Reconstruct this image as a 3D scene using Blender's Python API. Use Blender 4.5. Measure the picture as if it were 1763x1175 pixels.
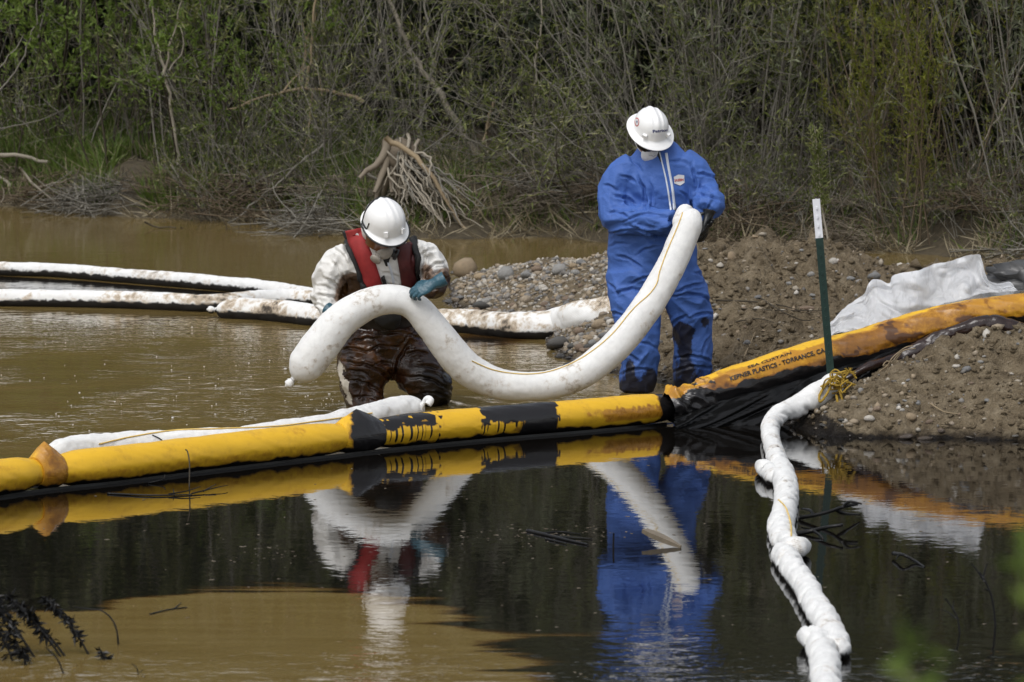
import bpy, math, random
import numpy as np
from mathutils import Vector, Matrix
from mathutils.bvhtree import BVHTree

for _o in list(bpy.data.objects):
    bpy.data.objects.remove(_o)
SC = bpy.context.scene
COL = SC.collection
rnd = random.Random(7)
R = np.random.RandomState(11)

# ------------------------------------------------------------------ camera
CAM_H, FPX, PITCH = 3.2, 7346.0, math.atan(761.5 / 7346.0)
cam = bpy.data.cameras.new('camera')
cam.sensor_width = 36.0
cam.lens = 150.0
cam.clip_start, cam.clip_end = 0.3, 3000
cam.dof.use_dof = True
cam.dof.focus_distance = 26.7
cam.dof.aperture_fstop = 6.3
camo = bpy.data.objects.new('camera', cam)
camo.location = (0, 0, CAM_H)
camo.rotation_euler = (math.radians(90) - PITCH, 0, 0)
COL.objects.link(camo)
SC.camera = camo

# ------------------------------------------------------------------ world, sun, exposure
SUN_EL, SUN_AZ = math.radians(56), math.radians(208)
w = bpy.data.worlds.new('World')
SC.world = w
w.use_nodes = True
wt = w.node_tree
wt.nodes.clear()
sky = wt.nodes.new('ShaderNodeTexSky')
sky.sky_type = 'NISHITA'
sky.sun_disc = False
sky.sun_elevation = SUN_EL
sky.sun_rotation = SUN_AZ
sky.air_density, sky.dust_density, sky.ozone_density = 1.0, 3.0, 1.0
hs = wt.nodes.new('ShaderNodeHueSaturation')
hs.inputs['Saturation'].default_value = 0.30
bg = wt.nodes.new('ShaderNodeBackground')
bg.inputs['Strength'].default_value = 0.15
wo = wt.nodes.new('ShaderNodeOutputWorld')
wt.links.new(sky.outputs[0], hs.inputs['Color'])
wt.links.new(hs.outputs[0], bg.inputs['Color'])
wt.links.new(bg.outputs[0], wo.inputs[0])

sl = bpy.data.lights.new('sun', 'SUN')
sl.energy = 1.05
sl.angle = math.radians(32)
sl.color = (1.0, 0.99, 0.975)
so = bpy.data.objects.new('sun', sl)
_sd = Vector((math.sin(SUN_AZ) * math.cos(SUN_EL), math.cos(SUN_AZ) * math.cos(SUN_EL), math.sin(SUN_EL)))
so.rotation_euler = _sd.to_track_quat('Z', 'Y').to_euler()
COL.objects.link(so)

SC.view_settings.view_transform = 'Standard'
SC.view_settings.look = 'None'
SC.view_settings.exposure = 0.25
SC.view_settings.gamma = 1.0
SC.view_settings.use_curve_mapping = False
SC.render.engine = 'CYCLES'
SC.cycles.max_bounces = 8
SC.cycles.transparent_max_bounces = 12
SC.cycles.caustics_reflective = False
SC.cycles.caustics_refractive = False

# ------------------------------------------------------------------ photograph pixel -> place in the world
_ca, _sa = math.cos(PITCH), math.sin(PITCH)
def ray(px, py):
    a, b = (px - 881.5) / FPX, (587.5 - py) / FPX
    return Vector((a, _ca + b * _sa, -_sa + b * _ca))
def at(px, py, Y):
    d = ray(px, py)
    t = Y / d.y
    return Vector((d.x * t, Y, CAM_H + d.z * t))
def gz(px, py, z=0.0):
    d = ray(px, py)
    t = (z - CAM_H) / d.z
    return Vector((d.x * t, d.y * t, z))
CAMP = Vector((0, 0, CAM_H))

# ------------------------------------------------------------------ numpy noise
_perm = np.random.RandomState(3).permutation(256)
_perm = np.concatenate([_perm, _perm, _perm])
_grad = np.random.RandomState(5).normal(size=(256, 3))
_grad /= np.linalg.norm(_grad, axis=1)[:, None]
def pn(P):
    P = np.asarray(P, float)
    i = np.floor(P).astype(int)
    f = P - i
    u = f * f * f * (f * (f * 6 - 15) + 10)
    i &= 255
    r = 0
    for dx in (0, 1):
        for dy in (0, 1):
            for dz in (0, 1):
                h = _perm[_perm[_perm[(i[:, 0] + dx) & 255] + ((i[:, 1] + dy) & 255)] + ((i[:, 2] + dz) & 255)]
                g = _grad[h]
                d = g[:, 0] * (f[:, 0] - dx) + g[:, 1] * (f[:, 1] - dy) + g[:, 2] * (f[:, 2] - dz)
                wx = u[:, 0] if dx else 1 - u[:, 0]
                wy = u[:, 1] if dy else 1 - u[:, 1]
                wz = u[:, 2] if dz else 1 - u[:, 2]
                r = r + d * wx * wy * wz
    return r * 1.6
def fbm(P, o=4, lac=2.1, g=0.5):
    P = np.asarray(P, float)
    r, a, s = 0, 1.0, 0
    for k in range(o):
        r = r + a * pn(P * lac ** k + 17.3 * k)
        s += a
        a *= g
    return r / s
def ridged(P, o=3):
    P = np.asarray(P, float)
    r, a, s = 0, 1.0, 0
    for k in range(o):
        r = r + a * (1 - np.abs(pn(P * 2.1 ** k + 9.1 * k)) * 2)
        s += a
        a *= 0.5
    return r / s
def sm(a, b, x):
    t = np.clip((np.asarray(x, float) - a) / (b - a), 0, 1)
    return t * t * (3 - 2 * t)

# ------------------------------------------------------------------ mesh helpers
class MB:
    """collects vertices and faces of one mesh"""
    def __init__(s):
        s.V, s.F, s.U, s.n, s.M = [], [], [], 0, []
    def add(s, V, F, uv=None, m=0):
        V = np.asarray(V, float).reshape(-1, 3)
        F = np.asarray(F, int)
        s.V.append(V)
        s.F.append(F + s.n)
        s.U.append(uv)
        s.M.append(np.full(len(F), m))
        s.n += len(V)
        return s
    def verts(s):
        return np.concatenate(s.V)
    def mesh(s, name, smooth=True):
        me = bpy.data.meshes.new(name)
        V = np.concatenate(s.V)
        loops = np.concatenate([f.ravel() for f in s.F])
        tot = np.concatenate([np.full(len(f), f.shape[1]) for f in s.F])
        st = np.concatenate([[0], np.cumsum(tot)[:-1]])
        me.vertices.add(len(V))
        me.vertices.foreach_set('co', V.ravel().astype(np.float32))
        me.loops.add(len(loops))
        me.loops.foreach_set('vertex_index', loops.astype(np.int32))
        me.polygons.add(len(tot))
        me.polygons.foreach_set('loop_start', st.astype(np.int32))
        me.polygons.foreach_set('loop_total', tot.astype(np.int32))
        me.polygons.foreach_set('material_index', np.concatenate(s.M).astype(np.int32))
        me.polygons.foreach_set('use_smooth', np.full(len(tot), smooth))
        if any(u is not None for u in s.U):
            ul = me.uv_layers.new(name='uv')
            arr = np.concatenate([np.zeros((f.size, 2)) if u is None else np.asarray(u).reshape(-1, 2) for f, u in zip(s.F, s.U)])
            ul.data.foreach_set('uv', arr.ravel().astype(np.float32))
        me.update(calc_edges=True)
        me.validate()
        return me

def wloc(p):
    l = Vector((0, 0, 0))
    while p:
        l += p.location
        p = p.parent
    return l
def set_attr(me, name, vals):
    a = me.attributes.new(name, 'FLOAT', 'POINT')
    a.data.foreach_set('value', np.asarray(vals, np.float32))
def tag(o, label=None, cat=None, group=None, kind=None):
    if label: o['label'] = label
    if cat: o['category'] = cat
    if group: o['group'] = group
    if kind: o['kind'] = kind
    return o
def thing(name, label, cat, loc, group=None):
    o = bpy.data.objects.new(name, None)
    o.empty_display_size = 0.1
    o.location = loc
    COL.objects.link(o)
    return tag(o, label, cat, group)
def link(name, me, mats, parent=None, loc=None, world=True):
    """me holds world coordinates when world=True"""
    if not isinstance(mats, (list, tuple)): mats = [mats]
    for m in mats: me.materials.append(m)
    o = bpy.data.objects.new(name, me)
    COL.objects.link(o)
    off = None
    if parent is not None:
        o.parent = parent
        if world: off = wloc(parent)
    elif world and loc is None and len(me.vertices):
        n = len(me.vertices)
        c = np.empty(n * 3, np.float32)
        me.vertices.foreach_get('co', c)
        c = c.reshape(-1, 3)
        off = Vector((float(c[:, 0].mean()), float(c[:, 1].mean()), float(c[:, 2].min())))
        o.location = off
    if loc is not None: o.location = loc
    if off is not None and off.length > 0:
        me.transform(Matrix.Translation(-off))
    return o

def resample(pts, step, extra=None):
    """Catmull-Rom through pts, evenly spaced; extra = per-point values carried along"""
    P = np.array([list(p) for p in pts], float)
    E = np.array(extra, float) if extra is not None else np.zeros((len(P), 1))
    if E.ndim == 1: E = E[:, None]
    A = np.hstack([P, E])
    A0 = np.vstack([2 * A[0] - A[1], A, 2 * A[-1] - A[-2]])
    out = []
    for i in range(1, len(A0) - 2):
        p0, p1, p2, p3 = A0[i - 1], A0[i], A0[i + 1], A0[i + 2]
        n = max(2, int(np.linalg.norm((p2 - p1)[:3]) / step * 2))
        t = np.linspace(0, 1, n, endpoint=False)[:, None]
        out.append(0.5 * (2 * p1 + (p2 - p0) * t + (2 * p0 - 5 * p1 + 4 * p2 - p3) * t ** 2 + (3 * p1 - p0 - 3 * p2 + p3) * t ** 3))
    out.append(A0[-2][None])
    D = np.vstack(out)
    d = np.concatenate([[0], np.cumsum(np.linalg.norm(np.diff(D[:, :3], axis=0), axis=1))])
    n = max(2, int(round(d[-1] / step)) + 1)
    s = np.linspace(0, d[-1], n)
    D = np.stack([np.interp(s, d, D[:, k]) for k in range(D.shape[1])], 1)
    return D[:, :3], D[:, 3:], s

def frames(P, ref=None):
    T = np.gradient(P, axis=0)
    T /= np.maximum(np.linalg.norm(T, axis=1), 1e-9)[:, None]
    if ref is not None:
        S = np.cross(T, np.array(ref, float)[None])
        S /= np.maximum(np.linalg.norm(S, axis=1), 1e-6)[:, None]
    else:
        S = np.zeros_like(T)
        v = np.array([0, 0, 1.0]) if abs(T[0, 2]) < 0.9 else np.array([1.0, 0, 0])
        s = np.cross(T[0], v)
        s /= np.linalg.norm(s)
        S[0] = s
        for i in range(1, len(T)):
            s = s - T[i] * np.dot(s, T[i])
            s /= max(np.linalg.norm(s), 1e-9)
            S[i] = s
    B = np.cross(S, T)
    return T, S, B

def tube(P, rad, n=8, rb=None, ref=None, caps=True, disp=None, squash=None):
    """tube round polyline P; rad along the side axis, rb along the other; returns V, F, uv, (length, angle) per vertex"""
    P = np.asarray(P, float)
    T, S, B = frames(P, ref)
    m = len(P)
    rad = np.broadcast_to(np.asarray(rad, float), (m,))
    rb = rad if rb is None else np.broadcast_to(np.asarray(rb, float), (m,))
    a = np.linspace(0, 2 * np.pi, n, endpoint=False)
    L = np.concatenate([[0], np.cumsum(np.linalg.norm(np.diff(P, axis=0), axis=1))])
    dirs = np.cos(a)[None, :, None] * S[:, None, :] * rad[:, None, None] + np.sin(a)[None, :, None] * B[:, None, :] * rb[:, None, None]
    if disp is not None:
        dirs = dirs * (1 + disp)[:, :, None]
    V = (P[:, None, :] + dirs).reshape(-1, 3)
    i = np.arange(m - 1)[:, None]
    j = np.arange(n)[None]
    j2 = (j + 1) % n
    F = np.stack([i * n + j, i * n + j2, (i + 1) * n + j2, (i + 1) * n + j], -1).reshape(-1, 4)
    F = F[:, ::-1]
    ii = np.broadcast_to(i, (m - 1, n))
    jj = np.broadcast_to(j, (m - 1, n))
    r = float(rad.mean())
    c = 2 * np.pi * r / n
    uv = np.stack([np.stack([L[ii + 1], jj * c], -1), np.stack([L[ii + 1], (jj + 1) * c], -1),
                   np.stack([L[ii], (jj + 1) * c], -1), np.stack([L[ii], jj * c], -1)], 2).reshape(-1, 2)
    la = (np.repeat(L, n), np.tile(a, m))
    return V, F, uv, la
def capped(mb, P, rad, n=8, **k):
    """tube with fan caps"""
    V, F, uv, la = tube(P, rad, n, **k)
    base = len(V)
    V2 = np.vstack([V, P[0], P[-1]])
    mb.add(V2, F, uv)
    b0 = mb.n - len(V2)
    j = np.arange(n)
    c0 = np.stack([np.full(n, base), j, (j + 1) % n], 1)
    c1 = np.stack([np.full(n, base + 1), (base - n) + (j + 1) % n, (base - n) + j], 1)
    for c in (c0[:, ::-1], c1[:, ::-1]):
        mb.F.append(c + b0)
        mb.U.append(None)
        mb.M.append(np.zeros(n))
    return la

def ico(sub):
    import bmesh
    bm = bmesh.new()
    bmesh.ops.create_icosphere(bm, subdivisions=sub, radius=1)
    V = np.array([v.co[:] for v in bm.verts])
    F = np.array([[v.index for v in f.verts] for f in bm.faces])
    bm.free()
    return V, F
ICO1, ICO2, ICO3 = ico(1), ico(2), ico(3)
def box(mb, c, h, M=None):
    V = np.array([[x, y, z] for x in (-1, 1) for y in (-1, 1) for z in (-1, 1)], float) * np.array(h)
    if M is not None: V = V @ np.array(M).T
    F = np.array([[0, 1, 3, 2], [4, 6, 7, 5], [0, 4, 5, 1], [2, 3, 7, 6], [0, 2, 6, 4], [1, 5, 7, 3]])
    mb.add(V + np.array(c), F)

def voxel(mb, size, smooth=2):
    """union of the closed shapes in mb as one continuous surface"""
    me = mb.mesh('tmp')
    o = bpy.data.objects.new('tmp', me)
    COL.objects.link(o)
    md = o.modifiers.new('r', 'REMESH')
    md.mode = 'VOXEL'
    md.voxel_size = size
    md.use_smooth_shade = True
    dg = bpy.context.evaluated_depsgraph_get()
    ev = o.evaluated_get(dg)
    m2 = bpy.data.meshes.new_from_object(ev)
    bpy.data.objects.remove(o)
    n = len(m2.vertices)
    V = np.empty(n * 3, np.float32)
    m2.vertices.foreach_get('co', V)
    V = V.reshape(-1, 3).astype(float)
    E = np.empty(len(m2.edges) * 2, np.int32)
    m2.edges.foreach_get('vertices', E)
    E = E.reshape(-1, 2)
    deg = np.bincount(E.ravel(), minlength=n)[:, None]
    for _ in range(smooth):
        A = np.zeros_like(V)
        for k in range(3):
            A[:, k] = np.bincount(E[:, 0], V[E[:, 1], k], n) + np.bincount(E[:, 1], V[E[:, 0], k], n)
        V = 0.4 * V + 0.6 * A / np.maximum(deg, 1)
    m2.vertices.foreach_set('co', V.ravel().astype(np.float32))
    m2.update()
    m2.polygons.foreach_set('use_smooth', np.full(len(m2.polygons), True))
    return m2, V
def normals(me):
    n = np.empty(len(me.vertices) * 3, np.float32)
    me.vertex_normals.foreach_get('vector', n)
    return n.reshape(-1, 3).astype(float)
def setco(me, V):
    me.vertices.foreach_set('co', np.asarray(V, np.float32).ravel())
    me.update()

def bvh_of(me, off=(0, 0, 0)):
    off = Vector(off)
    return BVHTree.FromPolygons([v.co + off for v in me.vertices], [tuple(p.vertices) for p in me.polygons])
def cast(bvh, px, py):
    d = ray(px, py).normalized()
    h = bvh.ray_cast(CAMP, d)
    return h[0], h[1]
def drape(bvh, left, right, thick, n=24, m=7, lift=0.002):
    """cloth strip of real thickness lying on a surface between two polylines given in photograph pixels"""
    def rs(p):
        A, _, _ = resample([(a[0], a[1], 0) for a in p], 1.0)
        k = np.linspace(0, len(A) - 1, n)
        return np.stack([np.interp(k, np.arange(len(A)), A[:, c]) for c in (0, 1)], 1)
    Lp, Rp = rs(left), rs(right)
    G = np.full((n, m, 3), np.nan)
    for i in range(n):
        for j in range(m):
            q = Lp[i] + (Rp[i] - Lp[i]) * j / (m - 1)
            h, nn = cast(bvh, q[0], q[1])
            if h is not None: G[i, j] = h
    for _ in range(60):
        bad = np.isnan(G[..., 0])
        if not bad.any(): break
        for i, j in zip(*np.where(bad)):
            best = [G[a, b] for a, b in ((i, j - 1), (i, j + 1), (i - 1, j), (i + 1, j)) if 0 <= a < n and 0 <= b < m and not np.isnan(G[a, b, 0])]
            if best:
                Y = np.mean(best, axis=0)[1]
                q = Lp[i] + (Rp[i] - Lp[i]) * j / (m - 1)
                G[i, j] = at(q[0], q[1], Y)
    # soften
    for _ in range(3):
        H = G.copy()
        H[1:-1] = 0.5 * G[1:-1] + 0.25 * (G[:-2] + G[2:])
        G = H
    du = np.gradient(G, axis=0)
    dv = np.gradient(G, axis=1)
    nn = np.cross(du, dv)
    nn /= np.maximum(np.linalg.norm(nn, axis=2), 1e-9)[..., None]
    view = np.array(CAMP) - G
    sg = np.sign((nn * view).sum(2))[..., None]
    nn = nn * sg
    edge = np.sin(np.linspace(0, np.pi, m)) ** 0.5
    top = G + nn * (lift + thick * np.maximum(edge, 0.25)[None, :, None])
    bot = G - nn * 0.004
    V = np.concatenate([top.reshape(-1, 3), bot.reshape(-1, 3)])
    i = np.arange(n - 1)[:, None]
    j = np.arange(m - 1)[None]
    q = np.stack([i * m + j, (i + 1) * m + j, (i + 1) * m + j + 1, i * m + j + 1], -1).reshape(-1, 4)
    b = n * m
    F = [q, q[:, ::-1] + b]
    ring = [k for k in range(m)] + [a * m + m - 1 for a in range(1, n)] + [(n - 1) * m + k for k in range(m - 2, -1, -1)] + [a * m for a in range(n - 2, 0, -1)]
    F.append(np.array([[ring[k], ring[(k + 1) % len(ring)], ring[(k + 1) % len(ring)] + b, ring[k] + b] for k in range(len(ring))]))
    mb = MB()
    mb.add(V, np.vstack(F))
    return mb
def text_on(bvh, s, p0, p1, h, lift=0.003, bold=0.0, stretch=1.0):
    """flat print laid on a curved surface: baseline from p0 to p1, letter height h (photograph pixels)"""
    cu = bpy.data.curves.new('t', 'FONT')
    cu.body = s
    cu.offset = bold
    cu.resolution_u = 4
    o = bpy.data.objects.new('t', cu)
    COL.objects.link(o)
    me = bpy.data.meshes.new_from_object(o.evaluated_get(bpy.context.evaluated_depsgraph_get()))
    bpy.data.objects.remove(o)
    n = len(me.vertices)
    c = np.empty(n * 3, np.float32)
    me.vertices.foreach_get('co', c)
    c = c.reshape(-1, 3)
    x0, x1 = c[:, 0].min(), c[:, 0].max()
    p0, p1 = np.array(p0, float), np.array(p1, float)
    d = p1 - p0
    L = np.linalg.norm(d)
    d /= L
    up = np.array([d[1], -d[0]])
    out = []
    for v in c:
        t = (v[0] - x0) / (x1 - x0)
        q = p0 + d * L * t + up * (v[1] / 0.7 * h)
        hh, nn = cast(bvh, q[0], q[1])
        if hh is None: hh = Vector(out[-1]) if out else at(q[0], q[1], 26)
        out.append(hh + (CAMP - hh).normalized() * lift)
    setco(me, np.array([list(v) for v in out]))
    return me
# ------------------------------------------------------------------ materials
class Mat:
    def __init__(s, name):
        s.m = bpy.data.materials.new(name)
        s.m.use_nodes = True
        s.t = s.m.node_tree
        s.b = s.t.nodes['Principled BSDF']
        s.out = s.t.nodes['Material Output']
        s._c = None
    def N(s, typ, **k):
        n = s.t.nodes.new('ShaderNode' + typ)
        for a, v in k.items(): setattr(n, a, v)
        return n
    def L(s, a, b):
        s.t.links.new(a, b)
    def put(s, sock, v):
        if hasattr(v, 'is_output'): s.L(v, sock)
        elif v is not None:
            if isinstance(v, tuple) and len(v) == 3 and sock.type == 'RGBA': v = (*v, 1)
            sock.default_value = v
    def set(s, **k):
        names = dict(color='Base Color', rough='Roughness', metal='Metallic', ior='IOR', spec='Specular IOR Level', normal='Normal', coat='Coat Weight', coat_rough='Coat Roughness', trans='Transmission Weight', sheen='Sheen Weight', alpha='Alpha')
        for a, v in k.items(): s.put(s.b.inputs[names[a]], v)
        return s.m
    def coord(s, kind='Object'):
        if s._c is None: s._c = s.N('TexCoord')
        return s._c.outputs[kind]
    def pos(s):
        return s.N('NewGeometry').outputs['Position']
    def scale(s, vec, sx, sy, sz):
        n = s.N('Mapping')
        s.L(vec, n.inputs[0])
        n.inputs['Scale'].default_value = (sx, sy, sz)
        return n.outputs[0]
    def noise(s, vec, scale, detail=4, rough=0.55, dist=0.0):
        n = s.N('TexNoise')
        s.L(vec, n.inputs['Vector'])
        n.inputs['Scale'].default_value = scale
        n.inputs['Detail'].default_value = detail
        n.inputs['Roughness'].default_value = rough
        n.inputs['Distortion'].default_value = dist
        return n.outputs['Fac']
    def voro(s, vec, scale, feature='F1', out='Distance'):
        n = s.N('TexVoronoi', feature=feature)
        s.L(vec, n.inputs['Vector'])
        n.inputs['Scale'].default_value = scale
        return n.outputs[out]
    def math(s, op, a, b=None, c=None, clamp=False):
        n = s.N('Math', operation=op, use_clamp=clamp)
        for i, v in enumerate((a, b, c)): s.put(n.inputs[i], v)
        return n.outputs[0]
    def ramp(s, f, *stops):
        n = s.N('ValToRGB')
        e = n.color_ramp.elements
        while len(e) < len(stops): e.new(0.5)
        for q, (p, c) in zip(e, stops):
            q.position = p
            q.color = (c, c, c, 1) if isinstance(c, (int, float)) else (*c, 1)
        s.put(n.inputs[0], f)
        return n.outputs[0]
    def step(s, f, lo, hi):
        n = s.N('MapRange', interpolation_type='SMOOTHSTEP')
        s.put(n.inputs[0], f)
        n.inputs[1].default_value, n.inputs[2].default_value = lo, hi
        return n.outputs[0]
    def mix(s, f, a, b, mode='MIX'):
        n = s.N('MixRGB', blend_type=mode)
        for i, v in enumerate((f, a, b)): s.put(n.inputs[i], v)
        return n.outputs[0]
    def attr(s, name):
        return s.N('Attribute', attribute_name=name).outputs['Fac']
    def bump(s, h, strength=0.5, dist=0.01, normal=None):
        n = s.N('Bump')
        n.inputs['Strength'].default_value = strength
        n.inputs['Distance'].default_value = dist
        s.L(h, n.inputs['Height'])
        if normal is not None: s.L(normal, n.inputs['Normal'])
        return n.outputs[0]
    def sep(s, v):
        n = s.N('SeparateXYZ')
        s.L(v, n.inputs[0])
        return n.outputs
    def island(s):
        return s.N('NewGeometry').outputs['Random Per Island']
    def orand(s):
        return s.N('ObjectInfo').outputs['Random']

def m_plain(name, col, rough=0.5, var=0.15, scale=20, bump=0.0, **k):
    m = Mat(name)
    n = m.noise(m.coord(), scale, 4)
    c = m.mix(n, tuple(x * (1 - var) for x in col), tuple(min(1, x * (1 + var)) for x in col))
    if bump: m.set(normal=m.bump(n, bump, 0.01))
    m.set(color=c, rough=rough, **k)
    return m.m

def m_sorbent(name, soil=0.5, net=55.0, zline=0.03, big=2.2, cream=0.5):
    """white sorbent sock in a mesh net; soil shows through the net, oil line at the water"""
    m = Mat(name)
    uv = m.coord('UV')
    x = m.sep(uv)
    a = m.math('SINE', m.math('MULTIPLY', m.math('ADD', x[0], x[1]), net * 2 * math.pi))
    b = m.math('SINE', m.math('MULTIPLY', m.math('SUBTRACT', x[0], x[1]), net * 2 * math.pi))
    cell = m.math('MULTIPLY', a, b)
    cell = m.math('ABSOLUTE', cell)
    strand = m.step(cell, 0.35, 0.02)
    o = m.pos()
    n1 = m.noise(o, big, 4, 0.6)
    n2 = m.noise(o, big * 7, 4, 0.65)
    n3 = m.noise(o, 90, 3)
    att = m.attr('stain')
    f = m.math('ADD', m.math('ADD', m.math('MULTIPLY', n1, 1.7), m.math('MULTIPLY', n2, 1.1)), m.math('ADD', m.math('MULTIPLY', att, 0.5), -0.9))
    lo = m.step(f, 0.74 - soil * 0.5, 1.02 - soil * 0.5)
    hi = m.step(f, 0.86 - soil * 0.5, 1.02 - soil * 0.5)
    c = m.mix(m.step(n2, 0.3, 0.8), (0.80, 0.80, 0.78), (0.71, 0.71, 0.70))
    c = m.mix(m.math('MULTIPLY', lo, cream), c, (0.50, 0.38, 0.24))
    dark = m.math('MULTIPLY', hi, m.math('ADD', m.math('MULTIPLY', strand, 0.8), m.math('MULTIPLY', m.step(f, 1.02 - soil * 0.5, 1.22 - soil * 0.5), 0.9)), clamp=True)
    c = m.mix(dark, c, (0.025, 0.02, 0.016))
    z = m.sep(o)[2]
    zz = m.math('ADD', z, m.math('MULTIPLY', m.math('SUBTRACT', n2, 0.5), 0.07))
    c = m.mix(m.math('MULTIPLY', strand, 0.13), c, (0.25, 0.24, 0.22))
    line = m.step(zz, zline + 0.015, zline - 0.005)
    c = m.mix(line, c, (0.012, 0.010, 0.008))
    fine = m.math('ADD', m.math('MULTIPLY', cell, 0.35), m.math('ADD', m.math('MULTIPLY', n2, 1.0), m.math('MULTIPLY', n3, 0.3)))
    m.set(color=c, rough=0.75, normal=m.bump(fine, 0.45, 0.008), spec=0.3)
    return m.m

def m_yellow():
    m = Mat('oiled_yellow_fabric')
    o = m.pos()
    bl, br = m.attr('black'), m.attr('brown')
    n1 = m.noise(o, 3.5, 5, 0.65)
    n2 = m.noise(o, 22, 5, 0.7)
    n3 = m.noise(o, 120, 3)
    c = m.mix(n1, (0.66, 0.38, 0.012), (0.78, 0.46, 0.02))
    c = m.mix(m.math('MULTIPLY', m.step(m.noise(o, 9, 5, 0.7), 0.48, 0.75), 0.4), c, (0.36, 0.17, 0.02))
    f = m.math('ADD', br, m.math('MULTIPLY', m.math('SUBTRACT', n2, 0.5), 0.9))
    c = m.mix(m.math('MULTIPLY', m.step(f, 0.15, 0.6), 0.9), c, (0.40, 0.175, 0.014))
    c = m.mix(m.math('MULTIPLY', m.step(f, 0.6, 1.05), 0.8), c, (0.17, 0.065, 0.012))
    c = m.mix(m.math('MULTIPLY', m.step(f, 1.05, 1.3), 0.8), c, (0.05, 0.02, 0.010))
    g = m.math('ADD', bl, m.math('MULTIPLY', m.math('SUBTRACT', n2, 0.5), 0.35))
    c = m.mix(m.math('MULTIPLY', m.step(g, 0.12, 0.46), 0.75), c, (0.13, 0.052, 0.010))
    k = m.step(g, 0.42, 0.60)
    c = m.mix(k, c, m.mix(n2, (0.006, 0.006, 0.007), (0.016, 0.014, 0.014)))
    rg = m.mix(k, m.mix(m.step(f, 0.25, 0.9), (0.5,) * 3, (0.25,) * 3), (0.22,) * 3)
    m.set(color=c, rough=rg, normal=m.bump(m.math('ADD', m.math('MULTIPLY', n2, 0.7), m.math('MULTIPLY', n3, 0.12)), 0.35, 0.008))
    return m.m

def m_suit(name, base, dirt, darkrough=0.5):
    """disposable coverall fabric, 'stain' and 'oil' read from the garment"""
    m = Mat(name)
    o = m.coord()
    n1 = m.noise(o, 6, 5, 0.65)
    n2 = m.noise(o, 28, 4, 0.65)
    r = m.voro(o, 26, 'DISTANCE_TO_EDGE')
    cr = m.step(r, 0.0, 0.16)
    c = m.mix(n1, tuple(x * 0.93 for x in base), base)
    st = m.math('ADD', m.attr('stain'), m.math('MULTIPLY', m.math('SUBTRACT', m.noise(o, 13, 6, 0.7), 0.5), 0.9))
    s1 = m.step(st, 0.38, 0.72)
    c = m.mix(m.math('MULTIPLY', s1, 0.85), c, dirt)
    s3 = m.step(st, 0.8, 1.1)
    c = m.mix(s3, c, tuple(x * 0.25 for x in dirt))
    ol = m.math('ADD', m.attr('oil'), m.math('MULTIPLY', m.math('SUBTRACT', m.noise(o, 20, 6, 0.7), 0.5), 0.9))
    s2 = m.step(ol, 0.42, 0.62)
    c = m.mix(m.math('MULTIPLY', s2, 0.93), c, (0.012, 0.010, 0.009))
    rg = m.mix(s2, m.mix(s1, (0.62,) * 3, (0.33,) * 3), (0.42,) * 3)
    h = m.math('ADD', m.math('MULTIPLY', cr, 0.4), m.math('ADD', m.math('MULTIPLY', n2, 0.7), m.math('MULTIPLY', n1, 0.8)))
    m.set(color=c, rough=rg, normal=m.bump(h, 0.22, 0.008), spec=0.3)
    return m.m

def m_wader():
    m = Mat('oil_soaked_fabric')
    o = m.coord()
    n1 = m.noise(m.scale(o, 1, 1, 1), 5, 5, 0.65, 1.2)
    n2 = m.noise(m.scale(o, 1, 1, 2.2), 22, 4, 0.6, 0.8)
    c = m.ramp(n1, (0.3, (0.008, 0.005, 0.004)), (0.52, (0.035, 0.013, 0.005)), (0.68, (0.11, 0.042, 0.010)))
    c = m.mix(m.attr('oil'), c, (0.006, 0.006, 0.007))
    w_ = m.step(m.math('ADD', m.attr('bare'), m.math('MULTIPLY', m.math('SUBTRACT', m.noise(o, 24, 5, 0.7), 0.5), 1.3)), 0.5, 0.62)
    c = m.mix(w_, c, (0.62, 0.57, 0.48))
    m.set(color=c, rough=m.mix(w_, (0.2,) * 3, (0.5,) * 3), normal=m.bump(m.math('ADD', n2, n1), 0.35, 0.010), spec=0.5, ior=1.5)
    return m.m

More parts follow.
